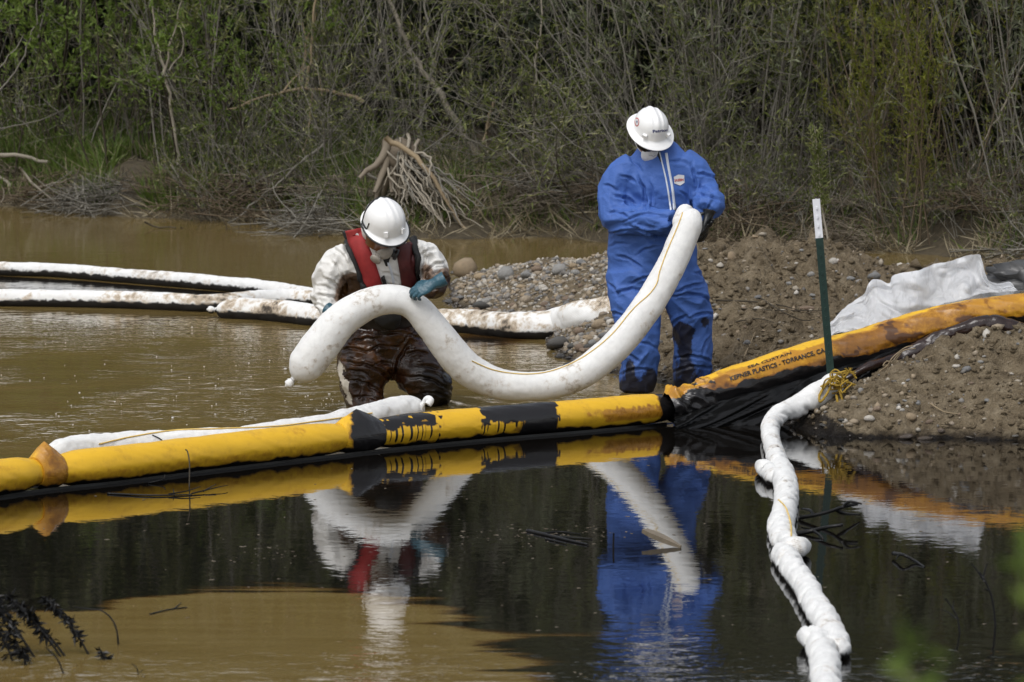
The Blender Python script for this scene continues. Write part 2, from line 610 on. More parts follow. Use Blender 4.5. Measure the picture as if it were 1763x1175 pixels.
def m_stem(name, dark, light):
    m = Mat(name)
    r = m.island()
    n = m.noise(m.coord(), 12, 4)
    c = m.mix(m.math('POWER', r, 1.1), dark, light)
    c = m.mix(m.math('MULTIPLY', n, 0.5), c, tuple(x * 0.45 for x in dark))
    m.set(color=c, rough=0.85, spec=0.2)
    return m.m
def m_leaf(name, a, b, c3=None, tr=0.35):
    m = Mat(name)
    r = m.island()
    c = m.ramp(r, (0.0, a), (0.75, b), (1.0, c3 or b))
    m.set(color=c, rough=0.55, spec=0.3)
    t = m.N('BsdfTranslucent')
    m.L(c, t.inputs[0])
    x = m.N('MixShader')
    x.inputs[0].default_value = tr
    m.L(m.b.outputs[0], x.inputs[1])
    m.L(t.outputs[0], x.inputs[2])
    m.L(x.outputs[0], m.out.inputs[0])
    return m.m
def m_rock(name, cols, wet=0.0):
    m = Mat(name)
    o = m.coord()
    r = m.orand()
    c = m.ramp(r, *[(i / max(1, len(cols) - 1), q) for i, q in enumerate(cols)])
    n = m.noise(o, 2.2, 6, 0.7)
    n2 = m.noise(o, 14, 5, 0.7)
    c = m.mix(m.math('MULTIPLY', m.step(n, 0.35, 0.75), 0.55), c, m.mix(0.5, c, (0.10, 0.08, 0.055)))
    c = m.mix(m.math('MULTIPLY', m.step(n2, 0.5, 0.75), 0.35), c, (0.10, 0.09, 0.08))
    z = m.sep(m.pos())[2]
    wl = m.step(m.math('ADD', z, m.math('MULTIPLY', m.math('SUBTRACT', n2, 0.5), 0.05)), 0.075, 0.035)
    c = m.mix(m.math('MULTIPLY', wl, 0.75), c, (0.015, 0.012, 0.010))
    m.set(color=c, rough=m.mix(wl, (0.8,) * 3, (0.2,) * 3), normal=m.bump(n2, 0.4, 0.06))
    return m.m
def m_soil(name, far=False):
    m = Mat(name)
    o = m.pos()
    n = m.noise(o, 1.3, 6, 0.65)
    n2 = m.noise(o, 11, 6, 0.72)
    n3 = m.noise(o, 70, 4, 0.7)
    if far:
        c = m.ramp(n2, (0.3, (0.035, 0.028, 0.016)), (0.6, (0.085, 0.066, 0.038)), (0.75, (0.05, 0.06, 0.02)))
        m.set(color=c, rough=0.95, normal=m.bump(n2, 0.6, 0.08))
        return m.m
    c = m.ramp(n2, (0.3, (0.115, 0.085, 0.050)), (0.5, (0.24, 0.188, 0.118)), (0.7, (0.36, 0.295, 0.20)))
    c = m.mix(m.math('MULTIPLY', m.step(n, 0.45, 0.65), 0.45), c, (0.20, 0.155, 0.10))
    sp = m.step(n3, 0.62, 0.7)
    c = m.mix(m.math('MULTIPLY', sp, 0.5), c, (0.34, 0.30, 0.24))
    z = m.sep(o)[2]
    zz = m.math('ADD', z, m.math('MULTIPLY', m.math('SUBTRACT', n2, 0.5), 0.1))
    wet = m.step(zz, 0.06, 0.005)
    c = m.mix(m.math('MULTIPLY', wet, 0.8), c, (0.02, 0.014, 0.009))
    ol = m.step(m.math('ADD', m.attr('oil'), m.math('MULTIPLY', m.math('SUBTRACT', n2, 0.5), 0.8)), 0.45, 0.6)
    c = m.mix(m.math('MULTIPLY', ol, 0.9), c, (0.010, 0.008, 0.007))
    rg = m.mix(m.math('MAXIMUM', wet, ol), (0.92,) * 3, (0.3,) * 3)
    h = m.math('ADD', n2, m.math('MULTIPLY', n3, 0.35))
    m.set(color=c, rough=rg, normal=m.bump(h, 1.0, 0.09), spec=0.25)
    return m.m

def m_water():
    m = Mat('river_water')
    o = m.pos()
    oil = m.attr('oil')
    st = m.noise(m.scale(o, 0.35, 2.0, 1), 1.7, 6, 0.65, 0.6)
    rs = m.noise(m.scale(o, 0.35, 2.2, 1), 3.0, 5, 0.6)
    f = m.math('ADD', oil, m.math('MULTIPLY', m.math('SUBTRACT', st, 0.5), m.math('MULTIPLY', m.attr('streak'), 1.7)))
    k = m.step(f, 0.32, 0.68)
    tan = m.mix(m.step(rs, 0.35, 0.7), (0.150, 0.102, 0.032), (0.180, 0.128, 0.046))
    c = m.mix(m.step(k, 0.0, 0.5), tan, (0.085, 0.044, 0.012))
    c = m.mix(m.step(k, 0.35, 1.0), c, (0.0050, 0.0042, 0.0034))
    calm = m.attr('calm')
    w1 = m.noise(m.scale(o, 0.8, 1.0, 1), 7.0, 3, 0.5, 0.3)
    w2 = m.noise(m.scale(o, 0.7, 1.0, 1), 21.0, 2, 0.5, 0.4)
    w0 = m.noise(o, 1.1, 2, 0.5)
    rip = m.math('ADD', m.math('MULTIPLY', w1, 1.0), m.math('MULTIPLY', w2, 0.30))
    rough_amp = m.math('SUBTRACT', 1.0, m.math('MULTIPLY', calm, 0.940))
    h = m.math('ADD', m.math('MULTIPLY', rip, rough_amp), m.math('MULTIPLY', w0, m.math('MULTIPLY', rough_amp, 1.5)))
    nb = m.bump(h, 1.0, 0.010)
    m.set(color=c, rough=0.025, ior=m.mix(k, (1.33,) * 3, (1.46,) * 3), normal=nb)
    return m.m

M = {}
M['sorb_new'] = m_sorbent('white_sorbent_fabric', 0.22, 60, 0.018, 3.6, 0.35)
M['sorb_held'] = m_sorbent('white_sorbent_fabric_lightly_soiled', 0.32, 48, -1.0, 3.9, 0.4)
M['sorb_old'] = m_sorbent('white_sorbent_fabric_soiled', 0.62, 33, 0.055, 2.4, 0.8)
M['sorb_back'] = m_sorbent('white_sorbent_fabric_oiled', 0.28, 45, 0.05, 2.0, 0.5)
M['yellow'] = m_yellow()
M['blue'] = m_suit('blue_coverall_fabric', (0.055, 0.128, 0.40), (0.018, 0.03, 0.10))
M['white_suit'] = m_suit('white_coverall_fabric', (0.72, 0.71, 0.68), (0.13, 0.055, 0.012))
M['wader'] = m_wader()
M['hat'] = m_plain('white_helmet_plastic', (0.80, 0.80, 0.79), 0.28, 0.03, 8, coat=0.2)
M['white'] = m_plain('white_fabric', (0.72, 0.72, 0.72), 0.7, 0.08, 60, 0.15)
M['tape'] = m_plain('white_tape', (0.62, 0.66, 0.72), 0.5, 0.06, 40)
M['black_rubber'] = m_plain('black_rubber', (0.012, 0.012, 0.012), 0.4, 0.3, 40, 0.2)
M['black_glove'] = m_plain('black_glove_rubber', (0.010, 0.011, 0.012), 0.35, 0.3, 40, 0.3)
M['blue_glove'] = m_plain('teal_glove_rubber', (0.030, 0.090, 0.125), 0.4, 0.35, 30, 0.3)
M['skin'] = m_plain('skin', (0.36, 0.17, 0.11), 0.5, 0.15, 40)
M['red'] = m_plain('red_vest_fabric', (0.27, 0.018, 0.018), 0.75, 0.3, 25, 0.3)
M['red_dirty'] = m_plain('oiled_red_vest_fabric', (0.075, 0.010, 0.010), 0.55, 0.7, 14, 0.3)
M['black_cloth'] = m_plain('black_webbing', (0.010, 0.010, 0.010), 0.7, 0.3, 40, 0.3)
M['grey_tape'] = m_plain('grey_reflective_tape', (0.40, 0.40, 0.40), 0.35, 0.1, 40)
M['glass'] = m_plain('dark_lens', (0.010, 0.009, 0.008), 0.08, 0.2, 10)
M['amber'] = m_plain('oil_smeared_lens', (0.14, 0.055, 0.02), 0.15, 0.6, 30)
M['grey_mask'] = m_plain('soiled_mask_rubber', (0.30, 0.27, 0.23), 0.5, 0.45, 30, 0.2)
M['ink'] = m_plain('black_print', (0.012, 0.010, 0.010), 0.5, 0.2, 40)
M['ink_blue'] = m_plain('navy_print', (0.012, 0.02, 0.12), 0.4, 0.1, 40)
M['ink_red'] = m_plain('red_print', (0.45, 0.03, 0.02), 0.4, 0.1, 40)
M['badge'] = m_plain('pale_badge', (0.62, 0.62, 0.62), 0.5, 0.06, 40)
M['green_post'] = m_plain('dark_green_steel', (0.006, 0.026, 0.019), 0.4, 0.3, 30, 0.15)
M['white_post'] = m_plain('white_paint', (0.74, 0.75, 0.78), 0.45, 0.1, 30)
M['rope'] = m_plain('yellow_rope_fibre', (0.33, 0.21, 0.02), 0.7, 0.5, 25, 0.4)
M['rope_clean'] = m_plain('yellow_cord', (0.72, 0.50, 0.13), 0.6, 0.15, 25)
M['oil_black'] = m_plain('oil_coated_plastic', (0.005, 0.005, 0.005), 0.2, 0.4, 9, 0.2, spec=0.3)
M['oil_brown'] = m_plain('oil_coated_hose', (0.020, 0.010, 0.008), 0.22, 0.9, 16, 0.6)
M['tarp'] = m_plain('muddy_black_tarp', (0.055, 0.055, 0.055), 0.4, 0.8, 9, 0.5)
M['stem_grey'] = m_stem('grey_willow_bark', (0.075, 0.067, 0.052), (0.37, 0.35, 0.30))
M['stem_dark'] = m_stem('dark_willow_bark', (0.055, 0.045, 0.032), (0.11, 0.092, 0.068))
M['stem_red'] = m_stem('reddish_twig_bark', (0.11, 0.082, 0.055), (0.19, 0.15, 0.10))
M['stem_pale'] = m_stem('pale_dead_wood', (0.28, 0.245, 0.19), (0.41, 0.37, 0.30))
M['stem_tan'] = m_stem('tan_broken_wood', (0.27, 0.21, 0.13), (0.37, 0.29, 0.19))
M['root'] = m_stem('rotten_root_wood', (0.16, 0.13, 0.095), (0.30, 0.26, 0.20))
M['leaf_olive'] = m_leaf('olive_leaf', (0.085, 0.105, 0.024), (0.135, 0.158, 0.040), (0.36, 0.35, 0.18))
M['leaf_silver'] = m_leaf('silvery_leaf', (0.120, 0.138, 0.078), (0.200, 0.220, 0.130), (0.26, 0.27, 0.18))
M['leaf_green'] = m_leaf('fresh_green_leaf', (0.105, 0.165, 0.026), (0.165, 0.235, 0.045), (0.23, 0.29, 0.08))
M['leaf_yellow'] = m_leaf('yellow_green_leaf', (0.125, 0.150, 0.018), (0.185, 0.205, 0.028), (0.24, 0.23, 0.04))
M['leaf_shade_dark'] = m_leaf('shade_dark_leaf', (0.016, 0.022, 0.011), (0.030, 0.040, 0.018), (0.05, 0.062, 0.026))  # evergreen leaf, darkened further so the colour carries the thicket's deep shade
M['grass'] = m_leaf('bank_grass_blade', (0.075, 0.125, 0.022), (0.125, 0.180, 0.035), (0.18, 0.19, 0.06))
M['dry'] = m_leaf('dry_grass_blade', (0.21, 0.175, 0.105), (0.31, 0.265, 0.175), (0.40, 0.35, 0.25), 0.2)
M['oiled_plant'] = m_plain('oil_coated_leaf', (0.007, 0.007, 0.007), 0.35, 0.4, 30, 0.3, spec=0.25)
M['driftwood'] = m_plain('wet_grey_driftwood', (0.16, 0.13, 0.09), 0.6, 0.5, 25, 0.4)
M['rock_grey'] = m_rock('grey_stone', [(0.15, 0.15, 0.15), (0.22, 0.22, 0.215), (0.29, 0.28, 0.26)])
M['rock_tan'] = m_rock('tan_stone', [(0.27, 0.205, 0.13), (0.33, 0.25, 0.155), (0.30, 0.25, 0.19)])
M['rock_brown'] = m_rock('brown_stone', [(0.17, 0.12, 0.085), (0.22, 0.16, 0.11)])
M['rock_pale'] = m_rock('pale_stone', [(0.42, 0.40, 0.36), (0.48, 0.44, 0.38)])
M['rock_dark'] = m_rock('dark_wet_stone', [(0.055, 0.055, 0.052), (0.085, 0.083, 0.078)])
M['soil'] = m_soil('sandy_gravel_soil')
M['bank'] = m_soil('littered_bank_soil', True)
M['water'] = m_water()
def m_film():
    m = Mat('clear_plastic_film')
    n = m.noise(m.scale(m.coord(), 2.2, 1.0, 0.8), 5, 4, 0.6, 1.5)
    m.set(color=(0.93, 0.95, 0.98), rough=0.14, normal=m.bump(n, 0.4, 0.02))
    tl = m.N('BsdfTranslucent')
    tl.inputs[0].default_value = (0.95, 0.96, 0.98, 1)
    a = m.N('MixShader')
    a.inputs[0].default_value = 0.35
    m.L(m.b.outputs[0], a.inputs[1])
    m.L(tl.outputs[0], a.inputs[2])
    tp = m.N('BsdfTransparent')
    x = m.N('MixShader')
    ln = m.math('SUBTRACT', 1.0, m.math('MULTIPLY', m.math('ABSOLUTE', m.math('SUBTRACT', n, 0.5)), 7.0), clamp=True)
    m.L(m.math('ADD', 0.36, m.math('ADD', m.math('MULTIPLY', ln, 0.10), m.math('MULTIPLY', n, 0.40)), clamp=True), x.inputs[0])
    m.L(tp.outputs[0], x.inputs[1])
    m.L(a.outputs[0], x.inputs[2])
    m.L(x.outputs[0], m.out.inputs[0])
    return m.m
M['film'] = m_film()
def m_pebbles():
    m = Mat('mixed_pebble')
    c = m.ramp(m.island(), (0.0, (0.10, 0.09, 0.08)), (0.3, (0.20, 0.19, 0.175)), (0.6, (0.26, 0.20, 0.13)), (0.85, (0.30, 0.27, 0.22)), (1.0, (0.48, 0.45, 0.40)))
    z = m.sep(m.pos())[2]
    wl = m.step(z, 0.06, 0.02)
    m.set(color=m.mix(m.math('MULTIPLY', wl, 0.8), c, (0.02, 0.015, 0.012)), rough=m.mix(wl, (0.8,) * 3, (0.25,) * 3), normal=m.bump(m.noise(m.coord(), 60, 3), 0.3, 0.01))
    return m.m
M['pebble'] = m_pebbles()
# ------------------------------------------------------------------ terrain
_sp = np.array([-900, -300, 0, 400, 560, 700, 1000, 1230, 1500, 1763, 2100, 2700], float)
_sy = np.array([46.0, 45.3, 44.4, 42.3, 41.2, 40.4, 40.0, 39.2, 38.7, 37.8, 37.0, 36.0])
_sx = (_sp - 881.5) / FPX * _sy
def shore(X):
    X = np.asarray(X, float)
    return np.interp(X, _sx, _sy) + 0.25 * np.sin(X * 2.3 + 1) + 0.12 * np.sin(X * 5.1)
def far_h(X, Y):
    d = Y - shore(X)
    z = np.where(d < 0, np.maximum(-0.6, d * 0.35), 0.32 * sm(0, 1.3, d) + 0.10 * np.clip(d, 0, 6) + 0.32 * np.clip(d - 6, 0, 60) + 0.12 * np.clip(d - 66, 0, 300))
    return z
def near_h(X, Y):
    return -0.6 + 2.05 * sm(14.5, 2.0, Y)
def axis(lo, a, b, hi, step, n):
    return np.concatenate([lo + (a - lo) * (np.linspace(0, 1, n) ** 0.6), np.arange(a + step, b, step), b + (hi - b) * (np.linspace(0, 1, n) ** 1.7)])
gx = axis(-420, -13, 13, 420, 0.3, 26)
gy = axis(-260, -3, 60, 620, 0.3, 26)
GX, GY = np.meshgrid(gx, gy, indexing='ij')
Pxy = np.stack([GX.ravel(), GY.ravel(), np.zeros(GX.size)], 1)
GZ = np.maximum(far_h(Pxy[:, 0], Pxy[:, 1]), near_h(Pxy[:, 0], Pxy[:, 1]))
GZ = GZ + 0.10 * fbm(Pxy * 0.9, 4) * sm(-0.6, 0.2, GZ) + 0.04 * fbm(Pxy * 3.1, 2)
def gridfaces(nx, ny):
    i = np.arange(nx - 1)[:, None]
    j = np.arange(ny - 1)[None]
    return np.stack([i * ny + j, (i + 1) * ny + j, (i + 1) * ny + j + 1, i * ny + j + 1], -1).reshape(-1, 4)
mb = MB()
mb.add(np.stack([Pxy[:, 0], Pxy[:, 1], GZ], 1), gridfaces(len(gx), len(gy)))
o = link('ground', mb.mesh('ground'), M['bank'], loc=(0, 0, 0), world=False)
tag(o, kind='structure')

# gravel bar and dug mounds, from surveyed points (pixel, pixel, distance)
def gy_(Y):
    return 587.5 + FPX * math.tan(math.atan2(CAM_H, Y) - PITCH)
ctl = []
def c_(px, py, Y): ctl.append(at(px, py, Y))
def cz(px, py, z=0.0): ctl.append(gz(px, py, z))
for q in ((765, 552), (850, 566), (930, 582), (950, 606), (980, 636), (1060, 652), (1130, 664), (1200, 676), (1270, 694), (1325, 716), (1348, 736), (1385, 748), (1450, 756), (1550, 761), (1650, 759), (1763, 762), (1900, 768), (2100, 775)):
    cz(*q, -0.012)
for q in ((1440, 684, 25.95), (1480, 655, 26.0), (1550, 617, 26.1), (1620, 588, 26.2), (1700, 573, 26.25), (1800, 574, 26.3), (1950, 570, 26.4),
          (1550, 700, 25.55), (1700, 680, 25.5), (1450, 717, 25.5), (1800, 690, 25.4), (1620, 650, 25.75), (1620, 725, 25.35), (1740, 725, 25.3), (1400, 722, 25.75),
          (1400, 690, 26.4), (1300, 716, 26.5), (1480, 664, 26.55), (1560, 642, 26.65), (1640, 622, 26.7), (1740, 603, 26.75), (1900, 592, 26.8),
          (1400, 540, 29.0), (1300, 562, 28.9), (1250, 600, 28.5), (1330, 640, 27.6), (1440, 600, 27.6), (1200, 482, 30.0), (1230, 410, 31.0), (1180, 412, 31.2), (1110, 425, 32.0), (1050, 432, 33.0),
          (950, 443, 34.0), (870, 457, 35.0), (800, 476, 35.3), (1300, 440, 31.4), (1350, 412, 31.1), (1420, 430, 31.2), (1500, 474, 31.0), (1600, 482, 31.0),
          (1763, 470, 31.0), (1900, 465, 31.0), (1560, 545, 28.6), (1700, 505, 29.2), (900, 500, 33.0), (1000, 502, 32.0), (1000, 592, 29.8), (1180, 602, 29.0), (1180, 640, 28.4),
          (1080, 560, 30.2), (1300, 490, 30.1), (1380, 480, 30.1), (780, 515, 33.9)):
    c_(*q)
for px, Y, z in ((760, 36.4, -.06), (860, 36.4, -.05), (960, 36.0, -.05), (1060, 35.4, -.06), (1250, 33.8, -.05), (1450, 33.0, -.08), (1700, 33.2, -.05), (1900, 33.5, -.05),
                 (720, 33.5, -.15), (740, 35.2, -.1)):
    ctl.append(Vector(((px - 881.5) / FPX * Y, Y, z)))
for X in (-1.6, -0.9, 0, 1, 2, 3, 4, 5, 6): ctl.append(Vector((X, 38.0 if X > -0.5 else 37.8, -.5)))
for px, Y in ((650, 33), (640, 35), (760, 31), (850, 29), (950, 27.3), (1080, 26.6), (1250, 25.3), (1330, 24.5), (1450, 24.0), (1600, 24.0), (1763, 24.0), (2000, 24.0), (2200, 24.2)):
    ctl.append(Vector(((px - 881.5) / FPX * Y, Y, -.45)))
C = np.array([list(v) for v in ctl])
def _k(a, b):
    d = np.sqrt(((a[:, None, :] - b[None]) ** 2).sum(2))
    return np.where(d > 0, d, 0) 
_A = _k(C[:, :2], C[:, :2]) - np.eye(len(C)) * 0.02
_W = np.linalg.solve(np.vstack([np.hstack([_A, np.ones((len(C), 1))]), np.hstack([np.ones((1, len(C))), [[0]]])]), np.append(C[:, 2], 0))
def base_bar(X, Y):
    P = np.stack([np.ravel(X), np.ravel(Y)], 1)
    out = np.empty(len(P))
    for i in range(0, len(P), 20000):
        out[i:i + 20000] = _k(P[i:i + 20000], C[:, :2]) @ _W[:-1] + _W[-1]
    return out
bx = np.arange(-1.7, 5.4, 0.032)
by = np.arange(24.0, 37.8, 0.036)
BX, BY = np.meshgrid(bx, by, indexing='ij')
P0 = np.stack([BX.ravel(), BY.ravel(), np.zeros(BX.size)], 1)
bz = base_bar(BX, BY)
pxs = 881.5 + P0[:, 0] / P0[:, 1] * FPX
mound = sm(1080, 1230, pxs)
land = sm(-0.05, 0.06, bz)
nz = np.stack([P0[:, 0], P0[:, 1], bz * 1.0], 1)
big = fbm(nz * 2.2, 3)
clod = ridged(nz * 4.5 + 0.25 * np.stack([big, big, big], 1), 3)
fine = fbm(nz * 16, 3)
grain = fbm(nz * 34, 2)
bz = bz + land * (0.07 * big * (0.3 + mound) + 0.20 * mound * (ridged(nz * 1.7 + 3, 3) - 0.5) * sm(25.8, 27.5, P0[:, 1]) + 0.13 * (clod - 0.45) * (0.12 + mound * sm(-0.35, 0.25, pn(nz * 1.3))) + 0.040 * fine * (0.4 + 0.8 * mound) + 0.020 * grain) + (1 - land) * 0.02 * big
BZ = bz.reshape(BX.shape)
mb = MB()
mb.add(np.stack([P0[:, 0], P0[:, 1], bz], 1), gridfaces(len(bx), len(by)))
me = mb.mesh('gravel_bar')
# oil washed against the bank below the yellow boom
oily = sm(1500, 1400, pxs) * sm(26.75, 26.3, P0[:, 1]) * sm(0.16, 0.05, bz) * sm(1250, 1320, pxs) + sm(0.05, 0.015, bz) * sm(26.2, 25.9, P0[:, 1]) * 0.6
oily = np.clip(oily, 0, 1)
oily = oily + 0.9 * sm(0.16, 0.05, bz) * sm(1560, 1440, pxs) * sm(26.9, 26.6, P0[:, 1]) * sm(25.9, 26.2, P0[:, 1])
set_attr(me, 'oil', np.clip(oily, 0, 1))
o = link('gravel_bar', me, M['soil'], loc=(0, 0, 0), world=False)
tag(o, kind='structure')
def hbar(X, Y):
    i = (X - bx[0]) / 0.032
    j = (Y - by[0]) / 0.036
    i0, j0 = int(i), int(j)
    if i0 < 0 or j0 < 0 or i0 >= len(bx) - 1 or j0 >= len(by) - 1: return -0.5
    f, g = i - i0, j - j0
    return float(BZ[i0, j0] * (1 - f) * (1 - g) + BZ[i0 + 1, j0] * f * (1 - g) + BZ[i0, j0 + 1] * (1 - f) * g + BZ[i0 + 1, j0 + 1] * f * g)
def on_bar(px, py, y0=24.6, y1=36.5):
    """first point of the bar met by the sight line"""
    d = ray(px, py)
    for k in range(600):
        Y = y0 + (y1 - y0) * k / 599
        t = Y / d.y
        X, z = d.x * t, CAM_H + d.z * t
        h = hbar(X, Y)
        if z <= max(h, -0.01): return Vector((X, Y, max(h, -0.01)))
    return None
def ground_z(X, Y):
    return float(far_h(np.array([X]), np.array([Y]))[0])

# ------------------------------------------------------------------ water
BOOM = [(-420, 880, 0.1), (-200, 850, 0.1), (-60, 832, 0.1), (75, 812, 0.1), (200, 799, 0.1), (400, 775, 0.1), (600, 752, 0.1), (700, 741, 0.1), (850, 727, 0.1), (1000, 715, 0.1), (1100, 706, 0.1), (1160, 700, 0.1)]
BW = np.array([list(gz(*q)) for q in BOOM])
def boom_y(X):
    return np.interp(X, BW[:, 0], BW[:, 1], left=BW[0, 1] - 0.3)
wx = axis(-60, -5.5, 6, 60, 0.06, 20)
wy = axis(8, 16.0, 44, 50, 0.07, 8)
WX, WY = np.meshgrid(wx, wy, indexing='ij')
X, Y = WX.ravel(), WY.ravel()
front = sm(0.04, -0.06, Y - np.where(X < BW[-1, 0], boom_y(X), 26.35))
# muddy patch in the near left, where the oil film has parted
tb = np.array([list(gz(px, py)) for px, py in ((-700, 1075), (-200, 1062), (0, 1050), (150, 1042), (250, 1020), (350, 1010), (500, 1007), (650, 1016), (760, 1046), (850, 1110), (950, 1200), (1050, 1330))])
dt = np.interp(X, tb[:, 0], tb[:, 1]) - Y
soft = np.interp(X, [-2.0, -0.9, -0.2, 0.5], [0.6, 0.45, 1.7, 3.2])
clear = np.clip(dt / soft, -0.6, 1)
oil = front * np.clip(0.97 - 0.97 * sm(-0.6, 1.0, clear), 0, 1)
streak = 0.25 + 0.45 * front * sm(-0.2, 0.6, clear) * sm(-1.9, -0.9, X) + front * np.exp(-((clear - 0.2) / 0.6) ** 2) * np.interp(X, [-2, -0.6, 0], [0.55, 0.6, 1.0]) + 0.25 * front
# brown thin film right of it
oil = oil - 0.30 * front * np.exp(-(((X - 0.25) / 0.8) ** 2 + ((Y - 18.2) / 0.9) ** 2))
# black water held between the two white booms at the left
b1 = np.array([list(gz(*q)) for q in ((-500, 450), (0, 475), (150, 484), (300, 496), (430, 506), (480, 510))])
b2 = np.array([list(gz(*q)) for q in ((-500, 528), (0, 520), (100, 521), (300, 524), (400, 516), (480, 512))])
inside = sm(-0.1, 0.1, np.interp(X, b1[:, 0], b1[:, 1]) - Y) * sm(-0.1, 0.1, Y - np.interp(X, b2[:, 0], b2[:, 1])) * sm(b1[-1, 0], b1[-1, 0] - 0.3, X)
oil = np.maximum(oil, 0.75 * inside)
# dark slick under the boom by the gravel
sl_ = gz(830, 596)
oil = np.maximum(oil, 0.62 * np.exp(-(((X - sl_.x) / 0.55) ** 2 + ((Y - sl_.y - .4) / 0.8) ** 2)) * (Y > 27))
calm = np.clip(front + inside * 0.8, 0, 1) * (1 - 0.6 * sm(18.8, 17.2, Y))
calm = np.maximum(calm, 0.80 * sm(33.5, 37, Y))
lull = sm(-0.25, 0.35, fbm(np.stack([X * 0.8, Y * 0.55, X * 0], 1), 3))
calm = np.maximum(calm, 0.78 * lull * (1 - front))
# wakes round the wading man
rr = np.hypot(X + 0.72, Y - 26.9)
chop = np.exp(-rr / 0.8) * (1 - front)
mb = MB()
wz = (0.006 * np.sin(rr * 24) * np.exp(-rr / 0.7) + 0.014 * fbm(np.stack([X * 6, Y * 6, X * 0], 1), 3) * np.exp(-(rr / 0.6) ** 2)) * (1 - front)
mb.add(np.stack([X, Y, wz], 1), gridfaces(len(wx), len(wy)))
me = mb.mesh('water')
set_attr(me, 'oil', np.clip(oil, 0, 1))
set_attr(me, 'calm', np.clip(calm, 0, 1))
set_attr(me, 'streak', streak)
o = link('water', me, M['water'], loc=(0, 0, 0), world=False)
tag(o, kind='structure')

# ------------------------------------------------------------------ vegetation of the far bank
def leaves(mb, P, D, ln, wd, rs):
    """rhombic leaves at P pointing along D"""
    n = len(P)
    D = D / np.maximum(np.linalg.norm(D, axis=1), 1e-9)[:, None]
    q = rs.normal(size=(n, 3))
    S = np.cross(D, q)
    S /= np.maximum(np.linalg.norm(S, axis=1), 1e-9)[:, None]
    ln = np.asarray(ln)[:, None]
    wd = np.asarray(wd)[:, None]
    N_ = np.cross(S, D)
    V = np.stack([P, P + D * ln * 0.45 + S * wd + N_ * wd * .5, P + D * ln - N_ * ln * 0.12, P + D * ln * 0.45 - S * wd + N_ * wd * .5], 1).reshape(-1, 3)
    mb.add(V, np.arange(4 * n).reshape(-1, 4))
def crooked(p, d, L, n, wob, rs, droop=0.0):
    d = np.array(d, float)
    d /= np.linalg.norm(d)
    out = [np.array(p, float)]
    for k in range(n):
        d = d + rs.normal(size=3) * wob
        d[2] -= droop
        d /= np.linalg.norm(d)
        out.append(out[-1] + d * L / n)
    return np.array(out)
def shrub_mesh(seed, stems=24, h=(2.6, 4.8), rb=0.45, lean=0.22, lean_dir=(0, 0), r0=(0.007, 0.017), twigs=7, tl=(0.25, 0.8), leaf=9, lsz=(0.05, 0.10, 0.0075), start=0.25, wob=0.06, tang=0.7, droop=0.0):
    rs = np.random.RandomState(seed)
    ms, ml = MB(), MB()
    LP, LD, LL, LW = [], [], [], []
    for s in range(stems):
        a, rad = rs.uniform(0, 6.283), rb * rs.uniform(0, 1) ** 0.6
        p = (math.cos(a) * rad, math.sin(a) * rad, -0.15)
        d = np.array([math.cos(a) * lean * rs.uniform(0, 1.6) + lean_dir[0] + rs.normal() * 0.10, math.sin(a) * lean * rs.uniform(0, 1.6) + lean_dir[1] + rs.normal() * 0.10, 1.0])
        L = rs.uniform(*h) * (0.55 if rs.uniform() < 0.25 else 1)
        P = crooked(p, d, L, 8, wob, rs)
        r = rs.uniform(*r0)
        V, F, _, _ = tube(P, np.linspace(r, r * 0.3, 9), 4)
        ms.add(V, F)
        for t in range(twigs):
            k = start + (1 - start) * rs.uniform() ** 0.9
            i = min(7, int(k * 8))
            f = k * 8 - i
            q = P[i] * (1 - f) + P[i + 1] * f
            dd = (P[i + 1] - P[i])
            dd = dd / np.linalg.norm(dd) + rs.normal(size=3) * tang
            tl_ = rs.uniform(*tl) * (1.15 - 0.6 * k)
            T = crooked(q, dd, tl_, 3, 0.12, rs, droop)
            V, F, _, _ = tube(T, np.linspace(max(0.0028, r * 0.32), 0.0016, 4), 3)
            ms.add(V, F)
            n = rs.poisson(leaf * (0.35 + 0.9 * k))
            if n:
                u = rs.uniform(0.15, 1, n) * 2.999
                ii = u.astype(int)
                ff = (u - ii)[:, None]
                q2 = T[ii] * (1 - ff) + T[ii + 1] * ff
                d2 = (T[ii + 1] - T[ii])
                d2 = d2 / np.linalg.norm(d2, axis=1)[:, None] + rs.normal(size=(n, 3)) * 0.55
                LP.append(q2); LD.append(d2)
                LL.append(rs.uniform(lsz[0], lsz[1], n)); LW.append(np.full(n, lsz[2]) * rs.uniform(0.7, 1.3, n))
    if LP:
        leaves(ml, np.vstack(LP), np.vstack(LD), np.concatenate(LL), np.concatenate(LW), rs)
    return ms.mesh('stems'), (ml.mesh('leaves', False) if LP else None)
def proto(kinds):
    out = []
    for k in kinds:
        s, l = shrub_mesh(**k)
        out.append((s, l))
    return out
